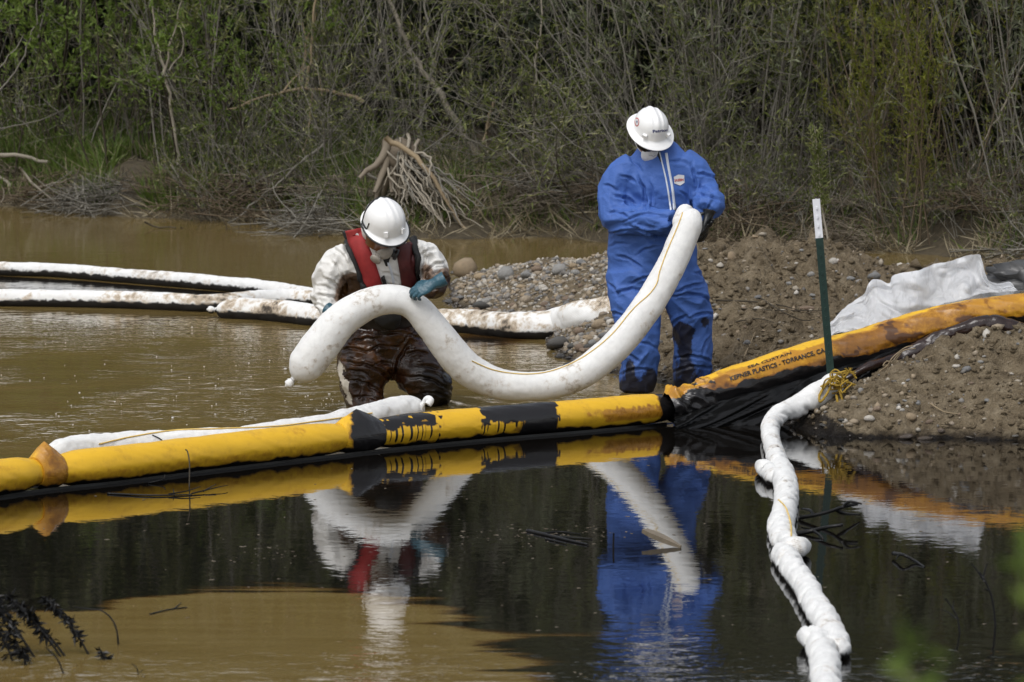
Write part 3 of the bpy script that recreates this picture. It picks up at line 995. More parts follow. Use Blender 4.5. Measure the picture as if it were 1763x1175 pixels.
SHR = {
    'bare': (proto([dict(seed=1, stems=17, leaf=4, lean=0.55, wob=0.09, twigs=12, r0=(0.005, 0.014)), dict(seed=2, stems=15, leaf=5, lean_dir=(0.5, 0), wob=0.09, twigs=12, r0=(0.005, 0.013)), dict(seed=3, stems=15, leaf=3.5, lean=0.35, lean_dir=(-0.35, 0), twigs=12, tang=0.95, wob=0.1, r0=(0.005, 0.014)), dict(seed=31, stems=12, leaf=2.2, lean=0.6, twigs=14, tang=1.0, wob=0.13, r0=(0.006, 0.017))]), 'stem_grey', 'leaf_olive',
             'bare grey-stemmed willow shrub'),
    'olive': (proto([dict(seed=4, stems=15, leaf=13, lean=0.35, twigs=11, lsz=(0.05, 0.1, 0.009), r0=(0.005, 0.013)), dict(seed=5, stems=14, leaf=15, lean_dir=(0.3, 0), tl=(0.3, 0.9), twigs=11, lsz=(0.05, 0.1, 0.009), r0=(0.005, 0.013)), dict(seed=6, stems=14, leaf=12, lean_dir=(-0.25, -0.1), twigs=12, lsz=(0.05, 0.1, 0.009), wob=0.1, r0=(0.005, 0.013))]), 'stem_grey', 'leaf_olive',
              'olive-leaved willow shrub'),
    'silver': (proto([dict(seed=7, stems=18, leaf=19, lean=0.15, lsz=(0.06, 0.12, 0.008), start=0.22, twigs=11, r0=(0.005, 0.013)), dict(seed=8, stems=17, leaf=18, lean=0.2, lsz=(0.06, 0.13, 0.008), start=0.2, twigs=11, r0=(0.005, 0.013))]), 'stem_grey', 'leaf_silver',
               'silvery-leaved upright willow shrub'),
    'green': (proto([dict(seed=9, stems=8, leaf=12, lean=0.5, lsz=(0.05, 0.11, 0.014), h=(1.8, 3.6), twigs=9, tl=(0.3, 0.9)), dict(seed=10, stems=7, leaf=16, lean=0.45, lean_dir=(0.2, -0.1), lsz=(0.05, 0.11, 0.014), h=(1.8, 3.4), twigs=9)]), 'stem_dark', 'leaf_green',
              'fresh green leafy willow sprout'),
    'yellow': (proto([dict(seed=12, stems=14, leaf=22, lean=0.2, lsz=(0.03, 0.065, 0.0055), h=(2.2, 4.4), twigs=20, tl=(0.25, 0.6), tang=0.45, rb=0.5, start=0.10, r0=(0.004, 0.009))]), 'stem_red', 'leaf_yellow',
               'feathery yellow-green shrub with reddish stems'),
    'dark': (proto([dict(seed=16, stems=9, leaf=34, lean=0.5, lsz=(0.07, 0.15, 0.022), h=(2.6, 4.6), twigs=14, tl=(0.4, 1.1), start=0.05), dict(seed=17, stems=9, leaf=34, lean=0.6, lsz=(0.07, 0.15, 0.02), h=(2.2, 4.2), twigs=14, tl=(0.4, 1.1), start=0.05)]), 'stem_dark', 'leaf_shade_dark',
             'evergreen bush coloured shade-dark'),
    'tangle': (proto([dict(seed=18, stems=9, leaf=7, lean=1.0, wob=0.17, h=(1.4, 3.2), twigs=18, tl=(0.5, 1.4), r0=(0.004, 0.012), tang=1.0), dict(seed=19, stems=8, leaf=9, lean=0.9, wob=0.2, h=(1.4, 3.0), twigs=18, tl=(0.5, 1.3), r0=(0.004, 0.012), tang=1.1)]), 'stem_grey', 'leaf_olive',
             'tangled bare shrub with arching crossed branches'),
    'low': (proto([dict(seed=13, stems=30, leaf=5, lean=0.6, h=(0.4, 1.1), rb=0.5, r0=(0.004, 0.008), twigs=5, tl=(0.15, 0.4), lsz=(0.03, 0.07, 0.008)), dict(seed=14, stems=26, leaf=2, lean=0.7, h=(0.5, 1.3), rb=0.5, r0=(0.004, 0.009), twigs=6, tl=(0.15, 0.45))]), 'stem_grey', 'leaf_olive',
            'low twiggy brush'),
}
_mesh_done = set()
def zone(X, Y):
    px = 881.5 + X / Y * FPX
    for lim, nm in ((-40, 'beyond the left edge of the view'), (240, 'at the far left'), (520, 'left of the wader'), (780, 'behind the wading man'), (1000, 'between the two men'), (1260, 'behind the man in blue'), (1500, 'behind the steel post'), (1780, 'at the far right')):
        if px < lim: return nm
    return 'beyond the right edge of the view'
def put_shrub(kind, X, Y, s, rot, v, row):
    ps, sm_, lm_, lab = SHR[kind]
    st, lf = ps[v % len(ps)]
    t = thing('willow_shrub' if kind != 'low' else 'low_brush', '%s %s, %s' % (lab, zone(X, Y), row), 'shrub', (X, Y, ground_z(X, Y)), 'far bank shrubs: %s %s %s' % (kind, row, zone(X, Y)))
    if kind == 'yellow': t.name = 'feathery_shrub'
    t.rotation_euler = (0, 0, rot)
    t.scale = (s, s, s)
    for nm, me, mt in (('stems', st, sm_), ('leaves', lf, lm_)):
        if me is None: continue
        if me.name not in _mesh_done:
            me.materials.append(M[mt])
            _mesh_done.add(me.name)
        c = bpy.data.objects.new(nm, me)
        COL.objects.link(c)
        c.parent = t
rv = random.Random(21)
def kind_at(px, row):
    r = rv.random()
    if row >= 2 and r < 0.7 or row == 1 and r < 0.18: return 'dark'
    r = rv.random()
    if px < 250: return 'bare' if r < 0.5 else ('olive' if r < 0.75 else 'green')
    if px < 520: return 'green' if r < 0.2 else ('olive' if r < 0.6 else 'bare')
    if px < 860: return 'bare' if r < 0.6 else ('olive' if r < 0.9 else 'green')
    if px < 1120: return 'silver' if r < 0.7 else ('olive' if r < 0.85 else 'bare')
    if px < 1330: return 'bare' if r < 0.4 else ('olive' if r < 0.85 else 'silver')
    return 'bare' if r < 0.45 else ('olive' if r < 0.85 else 'silver')
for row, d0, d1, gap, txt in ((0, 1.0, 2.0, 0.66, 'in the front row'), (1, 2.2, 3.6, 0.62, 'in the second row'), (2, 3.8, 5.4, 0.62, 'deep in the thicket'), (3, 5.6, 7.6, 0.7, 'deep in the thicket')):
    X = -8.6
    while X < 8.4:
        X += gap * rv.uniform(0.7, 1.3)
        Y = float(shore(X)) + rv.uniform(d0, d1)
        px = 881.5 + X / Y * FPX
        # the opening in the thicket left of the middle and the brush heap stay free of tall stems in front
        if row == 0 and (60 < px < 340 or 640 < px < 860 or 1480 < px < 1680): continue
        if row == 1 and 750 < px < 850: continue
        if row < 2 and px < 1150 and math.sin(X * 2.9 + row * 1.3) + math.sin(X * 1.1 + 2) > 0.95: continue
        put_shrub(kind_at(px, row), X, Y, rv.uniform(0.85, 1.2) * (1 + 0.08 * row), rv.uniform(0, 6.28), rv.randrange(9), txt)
for px, Y, s in ((1590, 39.0, 1.05), (1530, 39.5, 0.9), (1650, 39.3, 0.95)):
    put_shrub('yellow', (px - 881.5) / FPX * Y, Y, s, rv.uniform(0, 6), 0, 'in the front row')
for px, Y, s in ((240, 44.3, 0.9), (350, 44.0, 0.85), (180, 44.8, 1.0), (430, 43.4, 0.8), (110, 45.4, 0.9), (300, 44.8, 1.0), (60, 45.3, 0.8), (520, 43.2, 0.7)):
    put_shrub('green', (px - 881.5) / FPX * Y, Y, s, rv.uniform(0, 6), rv.randrange(2), 'in the front row')
for k in range(30):
    px = -60 + 47 * k + rv.uniform(-20, 20)
    if 660 < px < 850 or 1150 < px < 1240 or px < 430 and k % 3: continue
    X = (px - 881.5) / FPX * 42
    put_shrub('tangle', X, float(shore(X)) + rv.uniform(0.6, 2.4), rv.uniform(0.7, 1.05), rv.uniform(0, 6.28), rv.randrange(2), 'near the front')
for k in range(36):
    px = rv.uniform(-120, 1880)
    if 640 < px < 860 or px < 350: continue
    X = (px - 881.5) / FPX * 41
    Y = float(shore(X)) + rv.uniform(0.15, 1.5)
    put_shrub('low', X, Y, rv.uniform(0.6, 1.1), rv.uniform(0, 6.28), rv.randrange(2), "at the water's edge")

# dense evergreen growth closing the thicket behind (one mass), deep shade in its colour
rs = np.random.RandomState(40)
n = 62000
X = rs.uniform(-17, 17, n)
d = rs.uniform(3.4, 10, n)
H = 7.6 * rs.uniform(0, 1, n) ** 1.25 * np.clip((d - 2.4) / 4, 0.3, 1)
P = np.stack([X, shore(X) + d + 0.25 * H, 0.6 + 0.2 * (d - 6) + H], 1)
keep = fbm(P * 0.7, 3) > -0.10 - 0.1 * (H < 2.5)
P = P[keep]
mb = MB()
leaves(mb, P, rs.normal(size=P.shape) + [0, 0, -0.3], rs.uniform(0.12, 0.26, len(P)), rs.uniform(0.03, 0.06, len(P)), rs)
o = link('dark_undergrowth', mb.mesh('dark_undergrowth', False), M['leaf_shade_dark'])
tag(o, 'evergreen undergrowth with shade in its colour, closing the back of the thicket', 'undergrowth', kind='stuff')

# taller trees behind
def tree_mesh(seed, h):
    rs = np.random.RandomState(seed)
    mt, mc = MB(), MB()
    P = crooked((0, 0, -0.3), (rs.normal() * 0.1, rs.normal() * 0.1, 1), h * 0.8, 10, 0.07, rs)
    V, F, _, _ = tube(P, np.linspace(0.14, 0.03, 11), 7)
    mt.add(V, F)
    LP = []
    for k in range(26):
        i = rs.randint(2, 10)
        a = rs.uniform(0, 6.28)
        B = crooked(P[i], (math.cos(a), math.sin(a), rs.uniform(0.1, 0.9)), rs.uniform(0.9, 2.1) * (1.3 - i * 0.06), 5, 0.2, rs)
        V, F, _, _ = tube(B, np.linspace(0.04, 0.008, 6), 4)
        mt.add(V, F)
        for q in B[2:]:
            LP.append(q + rs.normal(size=(34, 3)) * [0.38, 0.38, 0.3])
    LP = np.vstack(LP)
    leaves(mc, LP, rs.normal(size=LP.shape) + [0, 0, -0.5], rs.uniform(0.09, 0.19, len(LP)), rs.uniform(0.018, 0.034, len(LP)), rs)
    return mt.mesh('trunk'), mc.mesh('crown', False)
TR = [tree_mesh(60 + k, h) for k, h in enumerate((7.5, 9.0, 8.2))]
for a, b in TR:
    a.materials.append(M['stem_dark'])
    b.materials.append(M['leaf_olive'])
for k in range(22):
    X = -15 + 30 * k / 21 + rv.uniform(-0.6, 0.6)
    Y = float(shore(X)) + rv.uniform(8.5, 14)
    a, b = TR[k % 3]
    t = thing('willow_tree', 'tall loose-crowned willow tree rising behind the thicket', 'tree', (X, Y, ground_z(X, Y)), 'tall trees behind the thicket')
    t.rotation_euler = (0, 0, rv.uniform(0, 6.28))
    s = rv.uniform(0.85, 1.2)
    t.scale = (s, s, s)
    for nm, me in (('trunk', a), ('crown', b)):
        c = bpy.data.objects.new(nm, me)
        COL.objects.link(c)
        c.parent = t

# grass and dry litter on the bank
def blades(name, n, pxr, dr, ln, wd, mat, lab, seed, up=1.0):
    rs = np.random.RandomState(seed)
    px = rs.uniform(*pxr, n)
    X = (px - 881.5) / FPX * 42
    Y = shore(X) + rs.uniform(*dr, n)
    c = fbm(np.stack([X * 1.4, Y * 1.4, X * 0], 1), 2)
    k = c > -0.12
    X, Y = X[k], Y[k]
    P = np.stack([X, Y, far_h(X, Y) - 0.02], 1)
    mb = MB()
    leaves(mb, P, rs.normal(size=P.shape) * [0.6, 0.6, 0.25] + [0, 0, up], rs.uniform(*ln, len(P)), rs.uniform(*wd, len(P)), rs)
    o = link(name, mb.mesh(name, False), M[mat])
    tag(o, lab, 'grass', kind='stuff')
blades('green_grass', 24000, (-250, 640), (0.2, 4.2), (0.12, 0.42), (0.005, 0.012), 'grass', 'fresh green grass and weeds under the thicket on the left bank', 71)
blades('bank_weeds', 9000, (560, 1900), (0.2, 3.0), (0.06, 0.28), (0.004, 0.010), 'grass', 'sparse green weeds among the litter of the middle and right bank', 72)
blades('dry_grass', 26000, (-250, 1950), (-0.05, 3.0), (0.08, 0.42), (0.003, 0.008), 'dry', 'dry straw-coloured grass and litter along the waterline', 73, 0.35)

# heaps of flood-washed sticks
def heap_mesh(seed, n, R_, h):
    rs = np.random.RandomState(seed)
    mb = MB()
    for k in range(n):
        a = rs.uniform(0, 6.28)
        r = R_ * rs.uniform(0, 1) ** 0.7
        L = rs.uniform(0.35, 1.5)
        d = (rs.normal() * 1.0, rs.normal() * 0.8, rs.normal() * 0.32)
        z = h * (1 - (r / R_) ** 2) * rs.uniform(0, 1)
        p = np.array([math.cos(a) * r, math.sin(a) * r, z]) - np.array(d) / np.linalg.norm(d) * L / 2
        P = crooked(p, d, L, 4, 0.16, rs)
        P[:, 2] = np.maximum(P[:, 2], -0.04)
        rad = rs.uniform(0.0035, 0.012)
        V, F, _, _ = tube(P, np.linspace(rad, rad * 0.45, 5), 4)
        mb.add(V, F)
    return mb.mesh('sticks')
HP = []
for sd, n, mt in ((80, 230, 'stem_grey'), (81, 260, 'stem_red'), (82, 200, 'root')):
    m_ = heap_mesh(sd, n, 0.9, 0.55)
    m_.materials.append(M[mt])
    HP.append(m_)
HL = ['grey', 'reddish brown', 'brown']
for k in range(38):
    px = -150 + 2050 * k / 37 + rv.uniform(-30, 30)
    X = (px - 881.5) / FPX * 42
    Y = float(shore(X)) + rv.uniform(0.15, 1.9)
    v = rv.randrange(3)
    if px < 600 and k % 4 == 3 or 650 < px < 850: continue
    o = bpy.data.objects.new('stick_heap', HP[v])
    COL.objects.link(o)
    s = rv.uniform(0.45, 0.9)
    o.location = (X, Y, ground_z(X, Y) - 0.03)
    o.rotation_euler = (0, 0, rv.uniform(0, 6.28))
    o.scale = (s, s, s * rv.uniform(0.45, 0.8))
    tag(o, 'heap of %s flood-washed sticks %s' % (HL[v], zone(X, Y)), 'stick heap', 'stick heaps: %s %s' % (HL[v], zone(X, Y)))

# single branches and trunks one can pick out; points are (pixel, pixel), standing at distance Y
def branch(name, label, cat, mat, Y, limbs, n=6, wob=0.012, seed=0, zmin=None):
    """limbs: list of (points, radius0, radius1)"""
    rs = np.random.RandomState(seed)
    mb = MB()
    for pts, r0, r1 in limbs:
        W = [at(q[0], q[1], q[2] if len(q) > 2 else Y) for q in pts]
        P, _, s = resample(W, 0.09)
        P = P + rs.normal(size=P.shape) * wob * np.array([1, 1, 0.6])
        capped(mb, P, np.linspace(r0, r1, len(P)), n)
    o = link(name, mb.mesh(name), M[mat])
    return tag(o, label, cat)
branch('dead_sapling', 'thin pale dead sapling forking above the grass on the left bank', 'sapling', 'stem_pale', 43.5,
       [([(304, 285), (300, 235), (292, 180), (284, 130)], 0.024, 0.016), ([(284, 130), (276, 90), (266, 40), (258, -20)], 0.014, 0.006), ([(284, 130), (292, 80), (305, 30), (318, -20)], 0.013, 0.006), ([(290, 120), (306, 100), (313, 70), (308, 30)], 0.009, 0.004), ([(276, 92), (264, 60), (272, 10)], 0.008, 0.004)])
branch('broken_branch', 'long tan broken branch lying level across the shrubs left of the wader', 'branch', 'stem_tan', 43.0,
       [([(385, 190), (420, 180), (455, 166), (500, 155), (545, 154), (590, 161), (628, 174)], 0.009, 0.022), ([(430, 178), (410, 172), (396, 168)], 0.007, 0.003), ([(490, 156), (505, 140), (525, 118), (548, 100)], 0.012, 0.006), ([(575, 160), (600, 145), (606, 128)], 0.006, 0.003)])
branch('hanging_vine', 'tan dead stem hanging straight down past the broken branch', 'branch', 'stem_tan', 42.9,
       [([(540, -20), (537, 60), (531, 120), (530, 152)], 0.012, 0.016), ([(536, 160), (536, 205), (530, 235), (521, 262), (505, 285)], 0.013, 0.010), ([(548, 20), (528, 70), (520, 110), (512, 168)], 0.007, 0.004), ([(533, 90), (541, 120), (555, 168)], 0.006, 0.003), ([(521, 40), (527, 90), (518, 140)], 0.006, 0.004)])
branch('arching_branch', 'bare grey branch arching from the thicket down into the water left of the wader', 'branch', 'stem_grey', 42.2,
       [([(560, 238), (540, 262), (505, 290), (470, 322), (430, 357), (396, 384)], 0.016, 0.009), ([(505, 290), (470, 300), (440, 312)], 0.006, 0.003)])
branch('leaning_tree', 'pale bare trunk leaning left out of the thicket right of the uprooted stump', 'trunk', 'stem_pale', 43.0,
       [([(818, 270), (795, 228), (770, 185), (742, 140), (715, 100), (690, 45), (662, -20)], 0.040, 0.018)])
branch('forked_stem', 'slender grey stem forking upward in front of the leaning trunk', 'sapling', 'stem_grey', 42.6,
       [([(712, 226), (728, 195), (736, 150), (742, 100), (738, 50), (730, -20)], 0.012, 0.011), ([(736, 150), (755, 90), (768, 40), (780, -20)], 0.012, 0.007), ([(742, 100), (760, 40), (766, 8)], 0.010, 0.005), ([(730, 220), (734, 190), (731, 170)], 0.008, 0.005)])
branch('leaning_pole', 'pale straight dead pole leaning steeply at the far right of the bank', 'branch', 'stem_pale', 39.2,
       [([(1775, 80), (1735, 165), (1692, 250), (1655, 340), (1630, 410)], 0.009, 0.013)])
branch('dead_sapling', 'pair of pale forked dead stems standing behind the steel post', 'sapling', 'stem_pale', 40.2,
       [([(1473, 372), (1466, 300), (1464, 200), (1466, 120), (1478, 20), (1480, -20)], 0.015, 0.007), ([(1485, 360), (1500, 280), (1516, 190), (1545, 80), (1568, -20)], 0.014, 0.006), ([(1464, 195), (1480, 140), (1490, 70)], 0.008, 0.004), ([(1467, 250), (1484, 200), (1508, 120)], 0.007, 0.003)])
branch('upright_stem', 'single pale upright stem in front of the silvery willows between the two men', 'sapling', 'stem_pale', 41.4,
       [([(918, 325), (917, 260), (919, 180), (924, 110), (932, 40), (936, -20)], 0.013, 0.008)])
branch('broken_stub', 'short broken-off pale stub slanting right of the leaning trunk', 'branch', 'stem_tan', 42.0, [([(828, 245), (840, 205), (852, 168)], 0.014, 0.018), ([(836, 222), (860, 190), (872, 165)], 0.010, 0.006)])
branch('bare_bough', 'bare grey bough bending into view at the left edge of the bank', 'branch', 'stem_grey', 44.6,
       [([(-30, 190), (20, 130), (45, 82), (62, 40), (66, -20)], 0.011, 0.005), ([(-30, 226), (30, 216), (75, 205), (118, 182)], 0.010, 0.004), ([(-30, 150), (12, 100), (40, 60)], 0.008, 0.004)])
branch('drift_branch', 'grey forked drift branch lying at the waterline on the far left', 'branch', 'stem_pale', 43.9,
       [([(30, 290), (60, 322), (100, 352)], 0.016, 0.010), ([(60, 322), (95, 316), (135, 304)], 0.008, 0.004), ([(100, 352), (106, 330), (118, 312)], 0.008, 0.004), ([(75, 335), (62, 350)], 0.008, 0.004), ([(0, 316), (12, 336), (2, 352)], 0.006, 0.004)])
branch('pale_log', 'weathered pale log lying among the litter at the far left edge', 'log', 'stem_pale', 44.9, [([(-20, 266), (40, 270), (80, 278)], 0.030, 0.018), ([(-20, 300), (12, 312), (24, 322)], 0.02, 0.014)])
branch('floating_branch', 'dark spindly branch half sunk at the waterline left of the wader', 'branch', 'stem_dark', 41.5,
       [([(245, 384), (270, 392), (302, 393)], 0.010, 0.006), ([(310, 392), (350, 404), (432, 408)], 0.009, 0.004), ([(395, 404), (388, 380), (384, 362)], 0.007, 0.003), ([(408, 404), (412, 382), (405, 366)], 0.007, 0.003), ([(425, 408), (432, 385), (420, 362)], 0.008, 0.003)])
# uprooted stump with fanned roots
t = thing('uprooted_stump', 'uprooted stump with a fan of pale dangling roots behind the wading man', 'stump', at(700, 330, 40.9))
mb = MB()
rs = np.random.RandomState(90)
for k in range(9):
    P = crooked(list(at(675 + rs.uniform(-15, 30), 255 + rs.uniform(-20, 20), 40.95)), (rs.normal() * 0.5, rs.normal() * 0.3, -1), 0.5, 5, 0.2, rs)
    capped(mb, P, np.linspace(0.055, 0.02, 6), 6)
V, F = ICO2
c = at(690, 268, 41.0)
q = V * [0.20, 0.2, 0.16]
q = q * (1 + 0.45 * fbm(V * 2.4, 3))[:, None]
mb.add(q + np.array(c), F)
link('root_ball', mb.mesh('root_ball'), M['root'], t)
fan = []
for k in range(64):
    a = rs.uniform(0, 1)
    x0 = 686 + rs.normal() * 20 + 30 * a * rs.uniform()
    y0 = 268 + rs.normal() * 24 + 25 * a
    x1 = 690 + 125 * a + rs.normal() * 12
    y1 = 380 + rs.uniform(-45, 25) - 8 * a
    if rs.uniform() < 0.16: x1, y1 = x1 + rs.uniform(-80, 50), y1 - rs.uniform(0, 30)
    mid = ((x0 + x1) / 2 + rs.normal() * 9, (y0 + y1) / 2 - 12 + rs.normal() * 7)
    fan.append(([(x0, y0, 40.95), (*mid, 40.75 + rs.normal() * 0.15), (x1, y1, 40.55 + rs.normal() * 0.2)], rs.uniform(0.007, 0.021), 0.004))
for k, (pts, a, b) in enumerate(fan):
    P, _, _ = resample([at(*q) for q in pts], 0.07)
    mb = MB()
    capped(mb, P + rs.normal(size=P.shape) * 0.009, np.linspace(a, b, len(P)), 5)
    link('root', mb.mesh('root'), M['stem_pale' if k % 3 else 'stem_grey'], t)
mb = MB()
P, _, _ = resample([at(664, 238, 40.75), at(705, 262, 40.7), at(742, 300, 40.6), at(770, 350, 40.55), at(800, 396, 40.5)], 0.07)
capped(mb, P + rs.normal(size=P.shape) * 0.006, np.linspace(0.03, 0.014, len(P)), 7)
link('broken_limb', mb.mesh('broken_limb'), M['stem_tan'], t)
# thin leafy sapling by the post
t = thing('leafy_sapling', 'thin pale-stemmed sapling with a narrow leafy top beside the steel post', 'sapling', at(1432, 446, 33.4))
mb = MB()
P, _, _ = resample([at(1432, 448, 33.4), at(1424, 405, 33.4), at(1414, 350, 33.4), at(1410, 290, 33.4), at(1402, 215, 33.4)], 0.05)
capped(mb, P, np.linspace(0.011, 0.004, len(P)), 5)
link('stem', mb.mesh('stem'), M['stem_pale'], t)
mb = MB()
n = 420
k = rs.uniform(0.38, 1, n) * (len(P) - 1.01)
i = k.astype(int)
Q = P[i]
leaves(mb, Q + rs.normal(size=Q.shape) * 0.025, rs.normal(size=Q.shape) * [1, 1, 0.5] + [0, 0, 0.9], rs.uniform(0.035, 0.09, n), rs.uniform(0.004, 0.008, n), rs)
link('leaves', mb.mesh('leaves', False), M['leaf_olive'], t)
# ------------------------------------------------------------------ sorbent booms (white socks)
def sock_mesh(W, rad, seed, lump=0.10, fold=0.05, n=36, step=0.014, ends=(True, True), twist=0.0, stain=0.0):
    P, E, s = resample(W, step, rad)
    r = E[:, 0].copy()
    m = len(P)
    L = s[-1]
    # rounded ends gathered to the tie
    for k, on in enumerate(ends):
        if not on: continue
        d = s if k == 0 else L - s
        e = 1.35 * float(np.mean(r))
        q = np.clip(d / e, 0, 1)
        r = r * np.maximum(np.sqrt(np.maximum(1 - (1 - q) ** 2, 0)), 0.16)
    T, S, B = frames(P)
    a = np.linspace(0, 2 * np.pi, n, endpoint=False)
    ss = np.repeat(s, n)
    aa = np.tile(a, m)
    Q = np.stack([ss * 5 + seed * 7.7, np.cos(aa) * 0.8, np.sin(aa) * 0.8], 1)
    d = lump * fbm(Q, 2) + fold * 0.6 * fbm(np.stack([ss * 16 + seed, np.cos(aa + ss * twist) * 1.6, np.sin(aa + ss * twist) * 1.6], 1), 3)
    rg = ridged(np.stack([ss * 9 + seed * 3, np.cos(aa) * 0.7, np.sin(aa) * 0.7], 1), 2)
    d = d - fold * np.clip(rg - 0.62, 0, 1) * 2
    if twist:
        ph = aa + ss * twist * 1.6 + 0.8 * fbm(Q * [0.6, 1, 1] + 4, 2)
        d = d - 0.16 * np.abs(np.cos(ph)) ** 9 * (0.4 + 0.9 * sm(-0.3, 0.3, pn(Q * [0.7, 0.5, 0.5] + 11))) - 0.07 * np.abs(np.cos(2 * ph + ss * 9)) ** 7
    V, F, uv, la = tube(P, r, n, disp=d.reshape(m, n))
    mb = MB()
    mb.add(V, F, uv)
    b0 = 0
    base = len(V)
    mb.add(np.array([P[0], P[-1]]), np.zeros((0, 3), int))
    j = np.arange(n)
    for c in (np.stack([(j + 1) % n, j, np.full(n, base)], 1)[:, ::-1], np.stack([(base - n) + j, (base - n) + (j + 1) % n, np.full(n, base + 1)], 1)[:, ::-1]):
        mb.F.append(c); mb.U.append(None); mb.M.append(np.zeros(n))
    me = mb.mesh('sleeve')
    set_attr(me, 'stain', np.concatenate([np.full(len(V), stain), [stain, stain]]))
    return me, P, r, T
def knot(P, T, r, parent, mat, seed, sgn=1):
    """tied end: neck, wrap and the gathered tuft"""
    rs = np.random.RandomState(seed)
    d = np.array(T, float) * sgn
    p = np.array(P, float)
    mb = MB()
    Q = np.array([p - d * 0.02, p + d * 0.01, p + d * 0.03, p + d * 0.055, p + d * 0.075])
    V, F, uv, la = tube(resample(Q, 0.006)[0], np.interp(np.linspace(0, 1, len(resample(Q, 0.006)[0])), [0, 0.35, 0.5, 0.75, 1], np.array([0.2, 0.15, 0.24, 0.26, 0.05]) * r * 1.15), 12)
    V = V + rs.normal(size=V.shape) * 0.0015
    mb.add(V, F, uv)
    link('end_tuft', mb.mesh('end_tuft'), mat, parent)
    mb = MB()
    V, F, _, _ = tube(np.array([p + d * 0.004, p + d * 0.011, p + d * 0.018]), [0.18 * r, 0.2 * r, 0.18 * r], 12)
    mb.add(V, F)
    link('tie_band', mb.mesh('tie_band'), M['grey_tape'], parent)
def sorbent(label, W, rad, mat, seed, lump=0.10, fold=0.05, knots=(1, 1), group=None, name='sorbent_boom', **k):
    c = Vector(np.mean([list(v) for v in W], axis=0))
    c.z = min(v.z for v in W) - max(rad if hasattr(rad, '__len__') else [rad])
    t = thing(name, label, 'sorbent boom', c, group)
    me, P, r, T = sock_mesh(W, rad, seed, lump, fold, **k)
    bv = bvh_of(me)
    o = link('sleeve', me, M[mat], t)
    R_ = float(np.mean(r))
    if knots[0]: knot(P[0], T[0], R_, t, M[mat], seed, -1)
    if knots[1]: knot(P[-1], T[-1], R_, t, M[mat], seed + 1, 1)
    return t, bv
def cord(bv, pts, parent, mat='rope_clean', r=0.0045, lift=0.004, name='cord', fall=None):
    """cord running over a surface, through photograph pixels"""
    A, _, _ = resample([(p[0], p[1], 0) for p in pts], 5.0)
    Q = []
    for q in A:
        h, nn = cast(bv, q[0], q[1])
        if h is not None:
            if nn.dot(CAMP - h) < 0: nn = -nn
            Q.append(list(h + nn * lift))
        elif fall: Q.append(list(at(q[0], q[1], fall)))
    if len(Q) < 3: return
    mb = MB()
    capped(mb, resample(Q, 0.02)[0], r, 6)
    link(name, mb.mesh(name), M[mat], parent)

# the long boom both men hold
HB = [(506, 652, 26.38), (524, 632, 26.38), (552, 594, 26.38), (590, 550, 26.40), (638, 522, 26.42), (680, 516, 26.43), (712, 527, 26.44), (742, 560, 26.46), (772, 600, 26.5), (806, 636, 26.55), (850, 659, 26.6), (900, 666, 26.63), (950, 662, 26.67), (1000, 644, 26.72), (1050, 606, 26.80), (1090, 562, 26.88), (1125, 512, 26.97), (1155, 458, 27.05), (1177, 408, 27.12), (1191, 375, 27.16), (1196, 362, 27.19)]
HR = [0.104, 0.114, 0.118, 0.110, 0.098, 0.092, 0.090, 0.096, 0.104, 0.104, 0.099, 0.092, 0.092, 0.096, 0.098, 0.098, 0.096, 0.094, 0.093, 0.088, 0.076]
held, held_bv = sorbent('long white sorbent boom sagging in a curve between the two men who hold it', [at(*q) for q in HB], HR, 'sorb_held', 3, 0.05, 0.035, (1, 0), n=48, step=0.012)
cord(held_bv, [(812, 622), (850, 638), (900, 645), (948, 640), (1000, 618), (1050, 580), (1090, 533), (1118, 507), (1131, 488), (1136, 468), (1150, 430), (1163, 400), (1172, 378), (1177, 362)], held, r=0.0034)
# folded lip at the upper end
W = [at(1168, 398, 27.2), at(1172, 380, 27.22), at(1180, 364, 27.24), at(1192, 358, 27.26)]
me, _, _, _ = sock_mesh(W, [0.05, 0.052, 0.05, 0.03], 8, 0.08, 0.05, n=24)
link('folded_lip', me, M['sorb_held'], held)

# booms floating behind
sorbent('white boom floating farthest out, from the wading man to the left edge', [gz(x, y, 0.05) for x, y in ((-520, 446), (-300, 452), (-100, 459), (0, 464), (100, 467), (200, 475), (300, 483), (380, 490), (440, 496), (500, 505), (560, 516))],
        [0.066] * 6 + [0.07, 0.07, 0.072, 0.072, 0.07], 'sorb_back', 11, 0.12, 0.06, (0, 1), stain=0.1)
sorbent('oil-stained white boom floating second from the back, ending behind the short tied boom', [gz(x, y, 0.055) for x, y in ((-520, 522), (-300, 519), (-100, 516), (0, 515), (100, 516), (200, 518), (300, 522), (350, 524), (395, 522), (440, 517), (500, 514), (545, 517))],
        [0.078] * 12, 'sorb_old', 12, 0.12, 0.07, (0, 1), stain=0.05)
DB = [gz(372, 534, 0.06), gz(420, 535, 0.06), gz(480, 539, 0.06), gz(545, 546, 0.06), gz(640, 555, 0.06), gz(740, 556, 0.06), gz(800, 556, 0.07), gz(850, 561, 0.07), gz(890, 563, 0.08), gz(930, 562, 0.09), gz(965, 555, 0.12), at(1005, 544, 30.8), at(1055, 537, 30.7), at(1100, 524, 30.6), at(1160, 500, 30.6), at(1205, 490, 30.5), at(1226, 488, 30.4)]
db, db_bv = sorbent('thick net-stained boom with a tied end, running behind both men onto the gravel', DB, [0.085, 0.096, 0.098, 0.1, 0.1, 0.1, 0.098, 0.105, 0.108, 0.108, 0.112, 0.115, 0.115, 0.11, 0.1, 0.08, 0.07], 'sorb_old', 14, 0.14, 0.08, (1, 1), n=40)
